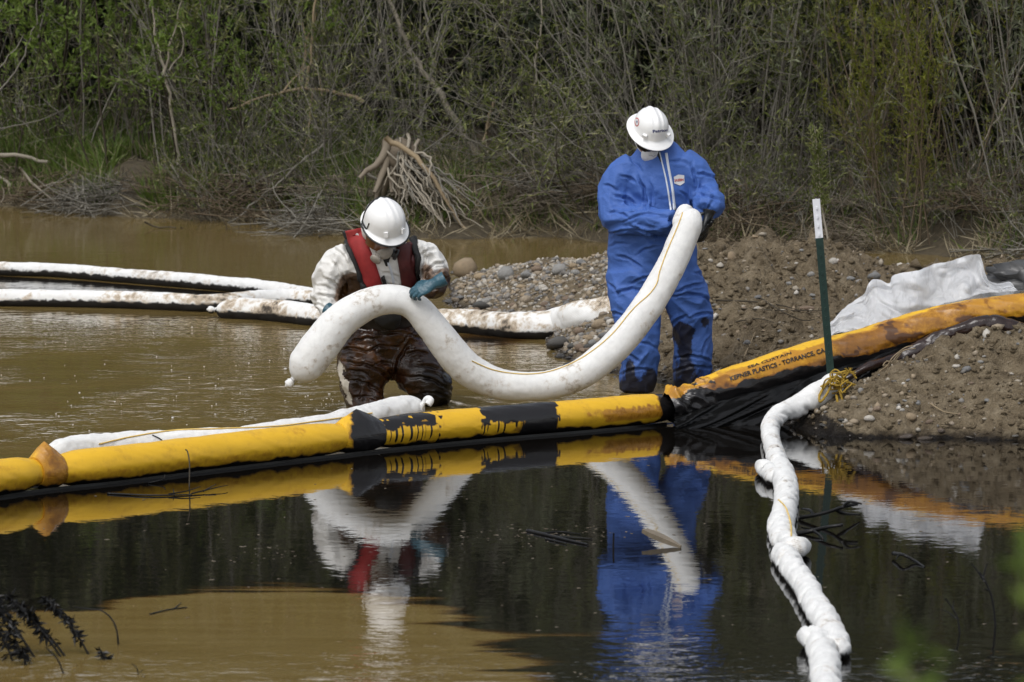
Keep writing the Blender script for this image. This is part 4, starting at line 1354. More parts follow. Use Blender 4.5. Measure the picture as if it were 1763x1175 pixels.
# white boom pressed along the yellow boom
t, bv = sorbent('white sorbent boom with a knotted end lying along the back of the yellow boom', [gz(x, y, 0.09) for x, y in ((84, 783), (110, 778), (150, 773), (200, 768), (260, 764), (330, 761), (400, 757), (470, 748), (540, 739), (600, 728), (650, 716), (700, 706), (726, 702))],
        [0.06, 0.076, 0.082, 0.08, 0.074, 0.074, 0.070, 0.074, 0.078, 0.085, 0.088, 0.088, 0.07], 'sorb_new', 16, 0.16, 0.09, (0, 0), n=40)
W = [gz(722, 703, 0.1), at(728, 696, gz(722, 703, 0.1).y), at(735, 688, gz(722, 703, 0.1).y), at(741, 690, gz(722, 703, 0.1).y - 0.02), at(737, 697, gz(722, 703, 0.1).y - .03)]
mb = MB()
capped(mb, resample(W, 0.006)[0], np.interp(np.linspace(0, 1, len(resample(W, 0.006)[0])), [0, .3, .6, 1], [0.03, 0.014, 0.024, 0.022]), 12)
link('end_knot', mb.mesh('end_knot'), M['sorb_new'], t)
cord(bv, [(170, 765), (230, 752), (300, 742), (380, 739), (470, 735), (560, 724), (640, 712)], t, r=0.004)
for x in (262,):
    cord(bv, [(x, 750), (x + 16, 758), (x + 22, 772)], t, 'black_cloth', 0.0035)

# white booms coming toward the camera on the right
ZW = 0.035
A = [at(1452, 652, 26.02), at(1425, 668, 25.95), at(1398, 686, 25.86), at(1368, 702, 25.74), at(1343, 713, 25.60), gz(1329, 728, 0.07), gz(1326, 748, 0.05), gz(1331, 770, ZW), gz(1338, 792, ZW), gz(1348, 818, ZW), gz(1354, 845, ZW), gz(1352, 875, ZW), gz(1345, 905, ZW), gz(1351, 934, ZW), gz(1372, 942, ZW)]
a_t, a_bv = sorbent('long twisted white boom running from the steel post down onto the dark water', A, [0.062, 0.078, 0.076, 0.068, 0.062, 0.060, 0.056, 0.056, 0.060, 0.068, 0.068, 0.066, 0.070, 0.066, 0.045], 'sorb_new', 21, 0.12, 0.09, (0, 1), twist=9, n=40)
W = [gz(1336, 826, ZW), gz(1326, 815, ZW), gz(1316, 806, ZW + .02), gz(1310, 802, ZW)]
me, P, r, T = sock_mesh(W, [0.05, 0.056, 0.05, 0.034], 5, 0.12, 0.08, n=28)
link('side_lobe', me, M['sorb_new'], a_t)
W = [gz(1352, 938, ZW), gz(1366, 944, ZW + .03), gz(1378, 942, ZW + .02), gz(1387, 940, ZW)]
me, P, r, T = sock_mesh(W, [0.04, 0.055, 0.05, 0.03], 15, 0.12, 0.08, n=28)
link('folded_end', me, M['sorb_new'], a_t)
cord(a_bv, [(1341, 862), (1352, 875), (1360, 900), (1362, 925)], a_t, r=0.004)
B_ = [gz(1343, 950, ZW), gz(1354, 962, ZW), gz(1370, 988, ZW), gz(1386, 1010, ZW), gz(1398, 1032, ZW), gz(1412, 1056, ZW), gz(1428, 1084, ZW), gz(1440, 1110, ZW), gz(1444, 1124, ZW)]
b_t, b_bv = sorbent('middle white boom of the twisted line on the dark water', B_, [0.058, 0.066, 0.062, 0.062, 0.062, 0.066, 0.064, 0.062, 0.05], 'sorb_new', 23, 0.13, 0.10, (0, 0), twist=9, n=40)
C_ = [gz(1384, 1096, ZW), gz(1398, 1098, ZW + .02), gz(1412, 1112, ZW), gz(1420, 1136, ZW), gz(1421, 1165, ZW), gz(1426, 1200, ZW), gz(1436, 1250, ZW), gz(1440, 1330, ZW)]
c_t, c_bv = sorbent('nearest white boom of the twisted line, cut off by the bottom edge', C_, [0.044, 0.056, 0.066, 0.068, 0.064, 0.066, 0.066, 0.066], 'sorb_new', 25, 0.13, 0.10, (0, 0), twist=9, n=40)

# ------------------------------------------------------------------ yellow containment boom
SEC3 = [(1196, 684, 25.98), (1222, 676, 26.02), (1260, 664, 26.09), (1300, 651, 26.17), (1350, 636, 26.27), (1400, 622, 26.36), (1450, 609, 26.43), (1500, 594, 26.49), (1550, 578, 26.53), (1600, 563, 26.57), (1650, 550, 26.60), (1700, 540, 26.63), (1763, 533, 26.66), (1850, 528, 26.70), (2000, 522, 26.75), (2200, 520, 26.8)]
cb = thing('containment_boom', 'oil-streaked yellow containment boom stretching across the water and up the bank', 'containment boom', (BW[6][0], BW[6][1], 0))
def float_mesh(W, rad, marks, seed, step=0.011, n=56, wrinkle=0.03):
    P, E, s = resample(W, step, rad)
    m = len(P)
    T, S, B = frames(P, (0, 0, 1))
    a = np.linspace(0, 2 * np.pi, n, endpoint=False)
    ss, aa = np.repeat(s, n), np.tile(a, m)
    # angle 0 is the side axis; find the height and camera-facing direction of every vertex
    Q = np.stack([ss * 3 + seed, np.cos(aa), np.sin(aa)], 1)
    dg = ridged(np.stack([ss * 4.5 + aa * 1.1 + seed, aa * 0.35 + ss * 1.5, ss * 0], 1), 2)
    d = wrinkle * (0.6 * fbm(Q * 1.5, 3) + 0.9 * (np.clip(dg, 0.3, 1) - 0.5)) + 0.05 * fbm(np.stack([ss * 1.1 + seed, ss * 0, ss * 0], 1), 2) - 0.05 * np.abs(np.sin(aa))
    V, F, uv, la = tube(P, E[:, 0], n, rb=E[:, 0], ref=(0, 0, 1), disp=d.reshape(m, n))
    C_ = np.repeat(P, n, axis=0)
    up = (V[:, 2] - C_[:, 2]) / np.repeat(E[:, 0], n)
    side = -(V[:, 1] - C_[:, 1]) / np.repeat(E[:, 0], n)
    mb = MB()
    mb.add(V, F, uv)
    j = np.arange(n)
    for c in (j[None, :], (len(V) - n + j)[None, ::-1]):
        mb.F.append(c); mb.U.append(None); mb.M.append(np.zeros(1))
    me = mb.mesh('float_section')
    px = 881.5 + C_[:, 0] / C_[:, 1] * FPX
    bl, br = marks(px, up, side, ss, V, s[-1])
    set_attr(me, 'black', np.clip(bl, 0, 1.5))
    set_attr(me, 'brown', np.clip(br, 0, 1.5))
    return me
def drips(ss, up, f, lo, seed):
    """runs of oil: each has its own length below the slick's edge"""
    c = pn(np.stack([ss * f, ss * 0 + seed, ss * 0], 1))
    l2 = pn(np.stack([ss * f * 0.43 + 9, ss * 0 + seed * 2, ss * 0], 1))
    return sm(0.05, 0.2, c) * sm(lo - 0.25, lo + 0.05, up + 1.0 * l2)
def low_line(up, side, V, k=0.075, e=0.02):
    nz_ = fbm(V * 7, 3)
    return sm(k + e, k - e, V[:, 2] + 0.035 * nz_)
def marks1(px, up, side, ss, V, L):
    return low_line(up, side, V, 0.036), 0.3 * sm(0.25, 0.5, fbm(V * [3, 3, 9], 4)) + 0.35 * sm(0.12, 0.07, V[:, 2])
def marks2(px, up, side, ss, V, L):
    bl = low_line(up, side, V, 0.036)
    n = fbm(V * 9, 4)
    rag = 0.5 * n + 0.25 * pn(V * 40)
    for x0, x1, lo, hi, s0 in ((640, 742, 0.62, 0.30, 3.0), (822, 946, 0.55, 0.10, 5.0)):
        e = 30 * n + 12 * pn(V * 30)
        reg = sm(x0 - 6, x0 + 8, px + e) * sm(x1 + 6, x1 - 8, px + e)
        body = reg * sm(hi - 0.12 + 0, hi + 0.12, up + rag * 0.6 + 0.25 * (pn(np.stack([ss * 8, ss * 0 + s0, ss * 0], 1))))
        holes = sm(0.30, 0.45, pn(V * 17 + s0)) * sm(0.25, 0.75, up)
        body = body * (1 - 0.8 * holes * (x0 < 800))
        dr = reg * drips(ss, up, 46.0, -0.45, s0)
        bl = np.maximum(bl, np.maximum(body, dr))
    # dark solid run down to the water on the right half of the second slick
    reg = sm(868, 900, px + 20 * n) * sm(950, 940, px + 6 * n)
    bl = np.maximum(bl, reg * sm(0.9, 0.75, up))
    bl = np.maximum(bl, sm(1118, 1132, px + 14 * n) * sm(-2, 0, up))
    br = 0.75 * sm(990, 1040, px + 60 * n) * sm(0.55, 0.2, up + rag) * sm(-.6, -.3, up) + 0.35 * sm(0.2, 0.5, n)
    br += 0.75 * sm(0.22, 0.45, fbm(V * [6, 6, 10] + 4, 3)) * sm(1000, 1090, px)
    return bl, br
def marks3(px, up, side, ss, V, L):
    n = fbm(V * 5, 4)
    n2 = fbm(V * 14, 4)
    # upper face clean yellow, front face brown-orange, belly black
    front = np.arctan2(up, side)
    br = sm(1.22, 0.80, front + 0.5 * n - 0.0018 * np.clip(px - 1420, 0, 300)) * sm(2100, 1400, px + 120 * n) * 1.05 + 0.5 * sm(0.15, 0.45, n2)
    tx = 1 - 0.85 * sm(1235, 1260, px) * sm(1445, 1420, px) * sm(0.1, 0.3, front)
    br = 0.5 * (1 - tx) * (br > 0.2) + br * tx
    br += (0.6 + 0.35 * sm(1430, 1500, px)) * sm(0.12, 0.42, fbm(V * [4, 4, 8] + 9, 4)) * tx
    bel = np.interp(px, [1200, 1290, 1400, 1560, 1763], [0.28, 0.12, -0.08, -0.28, -0.38])
    bl = sm(bel + 0.22, bel - 0.1, front + 0.55 * n + 0.25 * n2)
    dr = drips(ss, up, 13, -0.1, 12) * sm(0.75, 0.6, up) * sm(0.36, 0.42, pn(np.stack([ss * 2.1, ss * 0 + 4, ss * 0], 1)))
    bl = np.maximum(bl, dr * sm(1410, 1440, px))
    tp = sm(0.42, 0.5, fbm(V * [7, 7, 20] + 3, 3)) * sm(0.5, 0.8, up) * sm(1430, 1470, px)
    return np.maximum(bl, 0.8 * tp), br
def sub(px0, px1, cnt=14):
    P, _, s = resample([gz(*q) for q in BOOM], 0.05)
    px = 881.5 + P[:, 0] / P[:, 1] * FPX
    k = np.where((px >= px0) & (px <= px1))[0]
    Q = P[k]
    return [Vector(Q[int(i)]) for i in np.linspace(0, len(Q) - 1, cnt)]
def radii(W, r, e0, e1):
    n = len(W)
    u = np.linspace(0, 1, n)
    return r * (1 - e0 * sm(0.10, 0.0, u) - e1 * sm(0.90, 1.0, u))
s0 = link('float_section', float_mesh(sub(-420, 58), radii(range(14), 0.106, 0, 0.35), marks1, 1, wrinkle=0.05), M['yellow'], cb)
s1 = link('float_section', float_mesh(sub(80, 596), radii(range(14), 0.104, 0.30, 0.2), marks1, 2, wrinkle=0.05), M['yellow'], cb)
me2 = float_mesh(sub(632, 1168, 18), radii(range(18), 0.101, 0.2, 0.25), marks2, 3, step=0.0042, n=84, wrinkle=0.04)
s2 = link('float_section', me2, M['yellow'], cb)
r3 = np.array([0.085, 0.105, 0.116, 0.122, 0.126, 0.128, 0.128, 0.126, 0.122, 0.116, 0.11, 0.106, 0.104, 0.104, 0.104, 0.104])
me3 = float_mesh([at(*q) for q in SEC3], r3, marks3, 4, step=0.010, n=60, wrinkle=0.11)
bv3 = bvh_of(me3)
s3 = link('float_section', me3, M['yellow'], cb)
s3['label'] = 'yellow boom section climbing the bank, its front face brown with oil'
tm = text_on(bv3, 'KEPNER PLASTICS - TORRANCE, CA', (1258, 656), (1421, 606), 7.6, bold=0.03, lift=0.006)
link('lettering', tm, M['ink'], s3)
tm = text_on(bv3, 'SEA CURTAIN', (1288, 634.5), (1363, 609.5), 4.0, bold=0.022, lift=0.004)
link('lettering', tm, M['ink'], s3)
# joints between the sections
def joint(px0, px1, peak, r, seed, mk, label, lean=0.0):
    P, _, s = resample([gz(*q) for q in BOOM], 0.02)
    px = 881.5 + P[:, 0] / P[:, 1] * FPX
    Q = P[(px >= px0) & (px <= px1)]
    Q, _, s = resample(Q, 0.028)
    if len(Q) % 2 == 0: Q, _, s = resample(Q, s[-1] / len(Q))
    m, n = len(Q), 48
    u = np.linspace(-1, 1, m)
    a = np.linspace(0, 2 * np.pi, n, endpoint=False)
    tri = 1 - np.abs(u)
    # cloth pulled up to a sharp ridge over the joint
    da = (a - np.pi * 0.5 + np.pi) % (2 * np.pi) - np.pi
    ridge = np.maximum(0, 1 - np.abs(da) / 0.95)
    d = peak * tri[:, None] ** 0.9 * ridge[None] ** 1.2 + 0.03 * tri[:, None] - 0.16 * (1 - tri)[:, None] ** 2
    rs = np.random.RandomState(seed)
    aa, uu = np.tile(a, m), np.repeat(u, n)
    d = d + (0.07 * fbm(np.stack([uu * 2 + seed, np.cos(aa) * 1.5, np.sin(aa) * 1.5], 1), 3)).reshape(m, n)
    V, F, uv, la = tube(Q, r, n, ref=(0, 0, 1), disp=d)
    V[:, 0] += lean * np.repeat(tri, n) * np.maximum(0, np.tile(ridge, m))
    mb = MB()
    mb.add(V, F, uv)
    j = np.arange(n)
    for c in (j[None, :], (len(V) - n + j)[None, ::-1]):
        mb.F.append(c); mb.U.append(None); mb.M.append(np.zeros(1))
    me = mb.mesh('joint_cover', False)
    px = 881.5 + V[:, 0] / V[:, 1] * FPX
    bl, br = mk(px, V)
    set_attr(me, 'black', np.clip(bl, 0, 1.5))
    set_attr(me, 'brown', np.clip(br, 0, 1.5))
    o = link('joint_cover', me, M['yellow'], cb)
    if label: o['label'] = label
def jm1(px, V):
    n = fbm(V * 8, 3)
    return low_line(0, 0, V, 0.036), 0.45 + 0.35 * sm(60, 80, px) + 0.3 * n
def jm2(px, V):
    n = fbm(V * 9, 4)
    st = pn(np.stack([V[:, 0] * 30, V[:, 2] * 4, V[:, 1] * 0], 1))
    return np.maximum(low_line(0, 0, V, 0.036), sm(596, 616, px + 12 * n + 10 * st)), 0.35 * sm(585, 600, px) + 0.2 * n
joint(50, 96, 0.62, 0.100, 31, jm1, 'orange-brown peaked joint cover nearest the left edge', -0.01)
joint(578, 652, 0.52, 0.100, 32, jm2, 'peaked joint cover, yellow on one side and black with oil on the other', -0.01)
# crumpled black joint where the boom leaves the water
rs = np.random.RandomState(34)
mb = MB()
W = [at(1150, 702, 25.88), at(1172, 696, 25.92), at(1195, 688, 25.96), at(1224, 678, 26.02)]
P, _, s = resample(W, 0.008)
m, n = len(P), 60
aa, ss = np.tile(np.linspace(0, 2 * np.pi, n, endpoint=False), m), np.repeat(np.linspace(0, 1, m), n)
d = 0.30 * (ridged(np.stack([ss * 3.2, np.cos(aa) * 1.2 + 3, np.sin(aa) * 1.2 + ss * 2], 1), 3) - 0.55) + 0.28 * np.exp(-((ss - 0.12) / 0.08) ** 2) * np.maximum(0, np.sin(aa)) - 0.12 * np.exp(-((ss - 0.35) / 0.15) ** 2)
V, F, uv, la = tube(P, np.interp(np.linspace(0, 1, m), [0, 0.15, 0.5, 1], [0.085, 0.11, 0.108, 0.11]), n, ref=(0, 0, 1), disp=d.reshape(m, n))
mb.add(V, F, uv)
me = mb.mesh('joint_cover')
C_ = np.repeat(P, n, axis=0)
upn = (V[:, 2] - C_[:, 2]) / 0.11
nn = fbm(V * 10, 4)
set_attr(me, 'black', sm(0.55, 0.25, upn + 0.9 * nn - 0.25 * ss) + 0.8 * sm(0.25, 0.4, pn(np.stack([ss * 9, ss * 0 + 2, upn * 0.5], 1))) * sm(0, .2, 0.6 - np.abs(ss - 0.35)))
set_attr(me, 'brown', 0.55 + 0.6 * nn)
o = link('joint_cover', me, M['yellow'], cb)
o['label'] = 'crumpled oil-black joint cover where the boom leaves the water'
# black curtain hanging from the boom
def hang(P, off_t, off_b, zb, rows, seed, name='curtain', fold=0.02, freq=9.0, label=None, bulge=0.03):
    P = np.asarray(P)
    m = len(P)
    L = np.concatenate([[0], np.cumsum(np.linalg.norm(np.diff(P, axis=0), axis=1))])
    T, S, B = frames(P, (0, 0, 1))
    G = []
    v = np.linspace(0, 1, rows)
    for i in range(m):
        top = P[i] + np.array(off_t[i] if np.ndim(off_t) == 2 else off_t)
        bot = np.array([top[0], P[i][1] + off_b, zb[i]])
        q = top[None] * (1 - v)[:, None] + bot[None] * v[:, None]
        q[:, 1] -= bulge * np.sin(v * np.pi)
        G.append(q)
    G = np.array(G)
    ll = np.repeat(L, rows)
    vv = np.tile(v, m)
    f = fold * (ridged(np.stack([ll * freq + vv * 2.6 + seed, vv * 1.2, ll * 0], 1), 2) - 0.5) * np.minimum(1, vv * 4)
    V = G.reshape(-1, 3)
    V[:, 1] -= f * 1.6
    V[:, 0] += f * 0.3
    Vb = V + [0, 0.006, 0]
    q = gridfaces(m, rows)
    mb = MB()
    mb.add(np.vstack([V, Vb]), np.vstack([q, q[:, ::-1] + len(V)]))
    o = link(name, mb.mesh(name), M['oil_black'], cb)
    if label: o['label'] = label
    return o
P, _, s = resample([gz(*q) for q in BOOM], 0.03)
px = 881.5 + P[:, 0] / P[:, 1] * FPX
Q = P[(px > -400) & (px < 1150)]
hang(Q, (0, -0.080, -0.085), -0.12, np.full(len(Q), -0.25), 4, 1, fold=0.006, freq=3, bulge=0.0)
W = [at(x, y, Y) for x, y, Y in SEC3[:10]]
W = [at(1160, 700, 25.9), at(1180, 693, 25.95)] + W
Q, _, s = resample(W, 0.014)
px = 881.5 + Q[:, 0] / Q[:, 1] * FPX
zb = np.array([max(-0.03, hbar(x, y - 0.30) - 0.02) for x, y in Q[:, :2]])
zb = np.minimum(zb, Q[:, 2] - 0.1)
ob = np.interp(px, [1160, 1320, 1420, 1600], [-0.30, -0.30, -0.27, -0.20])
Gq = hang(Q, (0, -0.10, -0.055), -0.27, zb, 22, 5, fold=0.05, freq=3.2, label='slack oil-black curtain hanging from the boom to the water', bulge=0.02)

# ------------------------------------------------------------------ steel post, rope, hose
pt = thing('fence_post', 'green steel post with a white painted top leaning in front of the yellow boom', 'post', at(1433, 668, 26.1))
A0, A1 = at(1434, 690, 26.10), at(1405, 343, 26.10)
def post_part(name, k0, k1, mat):
    a = A0.lerp(A1, k0)
    b = A0.lerp(A1, k1)
    d = (b - a).normalized()
    x = Vector((1, 0, 0)) - d * d.x
    x.normalize()
    y = d.cross(x)
    mb = MB()
    fl = np.array([(-.023, -.0045), (.023, -.0045), (.023, .003), (.004, .004), (.004, .03), (-.004, .03), (-.004, .004), (-.023, .003)])
    V = np.array([list(p + x * q[0] + y * q[1]) for p in (a, b) for q in fl])
    n = len(fl)
    mb.add(V, np.array([[i, (i + 1) % n, n + (i + 1) % n, n + i] for i in range(n)]))
    mb.F.append(np.array([[n + i for i in range(n)]])); mb.U.append(None); mb.M.append(np.zeros(1))
    L = (b - a).length
    k = 0.02
    while k < L - 0.02:
        p = a + d * k - y * 0.0075
        box(mb, list(p), (0.005, 0.004, 0.009), M=[[x.x, y.x, d.x], [x.y, y.y, d.y], [x.z, y.z, d.z]])
        k += 0.055
    return link(name, mb.mesh(name, False), M[mat], pt)
post_part('shaft', 0.0, 0.8072, 'green_post')
post_part('painted_top', 0.8075, 1.0, 'white_post')

rs = np.random.RandomState(51)
rp = thing('rope_tangle', 'frayed yellow rope knotted round the foot of the steel post', 'rope', at(1442, 672, 25.95))
def strand(W, r, name='strand'):
    P, _, s = resample(W, 0.008)
    T, S, B = frames(P)
    mb = MB()
    for k in range(3):
        ph = s * 2 * np.pi / 0.035 + k * 2.094
        capped(mb, P + (S * np.cos(ph)[:, None] + B * np.sin(ph)[:, None]) * r * 0.55, r * 0.62, 5)
    link(name, mb.mesh(name), M['rope'], rp)
for k in range(11):
    cx, cy = 1443 + rs.normal() * 7, 660 + rs.normal() * 7
    W = []
    a0 = rs.uniform(0, 6.28)
    for i in range(9):
        a = a0 + i * 0.9 * (1 if k % 2 else -1)
        rr_ = rs.uniform(5, 17)
        W.append(at(cx + math.cos(a) * rr_, cy + math.sin(a) * rr_ * 0.9, 25.86 + 0.09 * math.sin(a * 0.7 + k)))
    strand(W, 0.0052)
strand([at(1428, 655, 25.86), at(1418, 668, 25.84), at(1410, 684, 25.8), at(1413, 692, 25.79), at(1424, 678, 25.8), at(1432, 662, 25.82)], 0.008)
strand([at(1440, 660, 25.83), at(1446, 675, 25.8), at(1450, 690, 25.79), at(1443, 694, 25.78), at(1440, 680, 25.8)], 0.008)
strand([at(1445, 652, 25.86), at(1460, 660, 25.85), at(1474, 664, 25.88), at(1478, 676, 25.85), at(1492, 681, 25.85), at(1516, 677, 25.9)], 0.006)
strand([at(1440, 646, 25.9), at(1453, 640, 25.9), at(1466, 641, 25.9), at(1474, 652, 25.9)], 0.007)
strand([at(1448, 655, 25.85), at(1460, 643, 25.84), at(1465, 634, 25.85)], 0.006)
strand([at(1366, 686, 25.85), at(1388, 677, 25.85), at(1410, 668, 25.85), at(1430, 656, 25.85)], 0.006)
for k in range(16):
    a = rs.uniform(-0.6, 3.6)
    W = [at(1462, 642, 25.85)]
    W.append(at(1462 + 12 * math.cos(a), 642 - 9 * math.sin(a), 25.85 + rs.normal() * 0.02))
    mb = MB()
    capped(mb, resample(W, 0.01)[0], 0.0022, 4)
    link('frayed_fibre', mb.mesh('frayed_fibre'), M['rope'], rp)
# oily hose behind the front mound
W = [at(1452, 655, 26.12), at(1470, 645, 26.15), at(1500, 630, 26.2), at(1525, 622, 26.25), at(1550, 616, 26.32), at(1580, 603, 26.34), at(1610, 588, 26.36), at(1640, 574, 26.38), at(1680, 561, 26.40), at(1712, 558, 26.41), at(1740, 566, 26.41), at(1790, 578, 26.42), at(1900, 590, 26.45)]
me, P, r, T = sock_mesh(W, [0.016, 0.018, 0.03, 0.026, 0.04, 0.05, 0.05, 0.046, 0.05, 0.055, 0.055, 0.05, 0.05], 33, 0.22, 0.2, n=24)
o = link('oiled_hose', me, M['oil_brown'])
tag(o, 'glossy oil-blackened hose lying along the crest of the near dirt mound', 'hose')
rs = np.random.RandomState(52)
t = thing('frayed_root', 'pale frayed root standing out of the dirt beside the oiled hose', 'root', at(1530, 630, 26.1))
for W in ([(1525, 636), (1535, 618), (1548, 606), (1560, 598), (1572, 596)], [(1530, 632), (1545, 612), (1558, 603), (1576, 600)], [(1515, 640), (1528, 630), (1540, 622), (1552, 608)], [(1520, 630), (1526, 622), (1536, 624)]):
    mb = MB()
    capped(mb, resample([at(x, y, 26.12 + rs.normal() * 0.02) for x, y in W], 0.02)[0], 0.004, 5)
    link('rootlet', mb.mesh('rootlet'), M['stem_tan'], t)

# ------------------------------------------------------------------ plastic sheet and tarp
up_ = [(1428, 566), (1442, 548), (1466, 528), (1490, 512), (1497, 494), (1506, 485), (1520, 487), (1536, 492), (1541, 478), (1572, 468), (1610, 459), (1650, 449), (1684, 438), (1690, 446), (1698, 472), (1708, 488), (1728, 494), (1744, 490), (1752, 500)]
lo_ = [(1434, 586), (1446, 580), (1468, 573), (1490, 567), (1505, 563), (1520, 559), (1534, 555), (1550, 550), (1566, 546), (1590, 538), (1620, 529), (1650, 521), (1676, 515), (1690, 512), (1704, 510), (1720, 508), (1735, 507), (1748, 506), (1758, 506)]
n, m = 110, 46
def poly(p, n):
    A, _, s = resample([(a[0], a[1], 0) for a in p], 1.0)
    k = np.linspace(0, len(A) - 1, n)
    return np.stack([np.interp(k, np.arange(len(A)), A[:, c]) for c in (0, 1)], 1)
U_, L_ = poly(up_, n), poly(lo_, n)
G = np.zeros((n, m, 3))
for i in range(n):
    Yb = np.interp(L_[i, 0], [1430, 1500, 1600, 1763], [26.55, 26.66, 26.74, 26.82])
    for j in range(m):
        v = j / (m - 1)
        q = L_[i] * (1 - v) + U_[i] * v
        G[i, j] = at(q[0], q[1], Yb + 0.22 * v ** 0.8)
ii, jj = np.meshgrid(np.linspace(0, 1, n), np.linspace(0, 1, m), indexing='ij')
Q = np.stack([ii.ravel() * 6, jj.ravel() * 1.8 + ii.ravel() * 3, ii.ravel() * 0], 1)
G[..., 1] += (0.14 * ridged(Q * [.55, .4, 1], 1) + 0.06 * ridged(Q * [1.2, 0.9, 1] + 5, 1) + 0.035 * ridged(Q @ np.array([[1.2, 1.1, 0], [-1.0, 1.2, 0], [0, 0, 1]]) + 9, 1) + 0.003 * fbm(Q * 5, 3)).reshape(n, m)
G[..., 2] += (0.012 * fbm(Q * 3 + 7, 3)).reshape(n, m)
mb = MB()
q = gridfaces(n, m)
mb.add(G.reshape(-1, 3), q)
# the sheet doubles back over itself toward the bank
H_ = G.copy()
H_[..., 1] += 0.30 * (1 - jj) + 0.015
H_[..., 2] = H_[..., 2] * (0.3 + 0.7 * jj) + (0.30 * (1 - jj)) + 0.03 * fbm(Q * 2 + 20, 3).reshape(n, m) * (1 - jj)
mb.add(H_.reshape(-1, 3), q[:, ::-1])
o = link('plastic_sheet', mb.mesh('plastic_sheet'), M['film'])
tag(o, 'crumpled clear plastic sheet heaped behind the yellow boom on the right', 'plastic sheet')

V, F = ico(4)
q = V * [0.42, 0.30, 0.15]
q = q * (1 + 0.55 * (ridged(V * 1.8, 2) - 0.5) + 0.35 * (ridged(V * 4, 2) - 0.5))[:, None]
c = at(1790, 488, 29.4)
mb = MB()
mb.add(q + np.array(c), F)
me = mb.mesh('tarp_bundle')
o = link('tarp_bundle', me, M['tarp'])
tag(o, 'muddy black tarp bundle at the right edge beyond the plastic sheet', 'tarp')
# ------------------------------------------------------------------ the two men
def limb(mb, pts, Y0, n=20, ref=None, step=0.02, k=1.0):
    """pts: (px, py, half width in m, dY[, half depth])"""
    W = [at(p[0], p[1], Y0 + p[3]) for p in pts]
    E = [(p[2] * k, (p[4] if len(p) > 4 else p[2]) * k) for p in pts]
    P, E, s = resample(W, step, E)
    capped(mb, P, E[:, 0], n, rb=E[:, 1], ref=ref)
    return [(np.array(W[i]), np.array(W[i + 1]), max(pts[i][2], pts[i + 1][2]) * k) for i in range(len(W) - 1)]
def wrinkle(V, Nn, bones, amp, seed, joints=(), freq=6.0):
    acc = np.zeros(len(V))
    ws = np.zeros(len(V))
    for k, (a, b, r) in enumerate(bones):
        d = b - a
        L = np.linalg.norm(d)
        d = d / L
        t = (V - a) @ d
        q = V - a - np.outer(t, d)
        dist = np.linalg.norm(q, axis=1) + np.maximum(0, np.abs(t - L / 2) - L / 2) * 1.5
        w_ = np.exp(-(dist / r) ** 2 * 2.2) + 1e-9
        u = np.cross(d, [0.3, 1, 0.2]); u /= np.linalg.norm(u)
        v = np.cross(d, u)
        rr_ = np.maximum(np.linalg.norm(q, axis=1), 1e-6)
        cx, cy = (q @ u) / rr_, (q @ v) / rr_
        sk = 1.0 if (k + seed) % 2 else -1.0
        nz_ = fbm(np.stack([t * 4 + k * 3, cx, cy + seed], 1), 2)
        f = ridged(np.stack([t * freq + sk * cx * 0.9 + 0.5 * nz_ + k * 5.3, cx * 0.8 + seed, cy * 0.8], 1), 1)
        acc += w_ * f
        ws += w_
    f = acc / ws
    g = np.full(len(V), 0.55)
    for c, rad in joints:
        g = g + 0.75 * np.exp(-(np.linalg.norm(V - np.array(c), axis=1) / rad) ** 2)
    wv = fbm(V * 3 + seed, 2)
    cr = ridged(V * [4.2, 4.2, 3.2] + seed * 3.1 + wv[:, None] * 0.6, 1)
    cr2 = fbm(V * 7 + seed, 2)
    return V + Nn * (amp * g * (1.5 * (f - 0.55) + 0.8 * (cr - 0.5) + 0.15 * cr2))[:, None]
def vpx(V):
    """photograph pixel of each vertex, to say where the garment is soiled"""
    x, y, z = V[:, 0], V[:, 1], V[:, 2] - CAM_H
    zc = y * _ca - z * _sa
    return 881.5 + x / zc * FPX, 587.5 - (y * _sa + z * _ca) / zc * FPX

def folds(me, V, lines):
    """creases pressed into the cloth along lines seen in the photograph: (x0, y0, x1, y1, width px, depth m)"""
    N_ = normals(me)
    px, py = vpx(V)
    front = sm(0.05, -0.25, N_[:, 1])
    d_ = np.zeros(len(V))
    wob = 2.2 * pn(V * 22)
    for x0, y0, x1, y1, w_, A in lines:
        w_, A = w_ * 0.68, A * 0.85
        L = math.hypot(x1 - x0, y1 - y0)
        ux, uy = (x1 - x0) / L, (y1 - y0) / L
        t = (px - x0) * ux + (py - y0) * uy
        e = -(px - x0) * uy + (py - y0) * ux + wob + 0.10 * L * np.sin(np.clip(t / L, 0, 1) * np.pi)
        k = sm(-0.25, 0.25, t / L) * sm(1.25, 0.75, t / L)
        d_ += k * A * (0.75 * np.exp(-((e + 1.35 * w_) / w_) ** 2) - np.exp(-(e / w_) ** 2) * 1.0 + 0.35 * np.exp(-((e - 1.5 * w_) / w_) ** 2))
    V2 = V + N_ * (d_ * front)[:, None]
    setco(me, V2)
    return V2
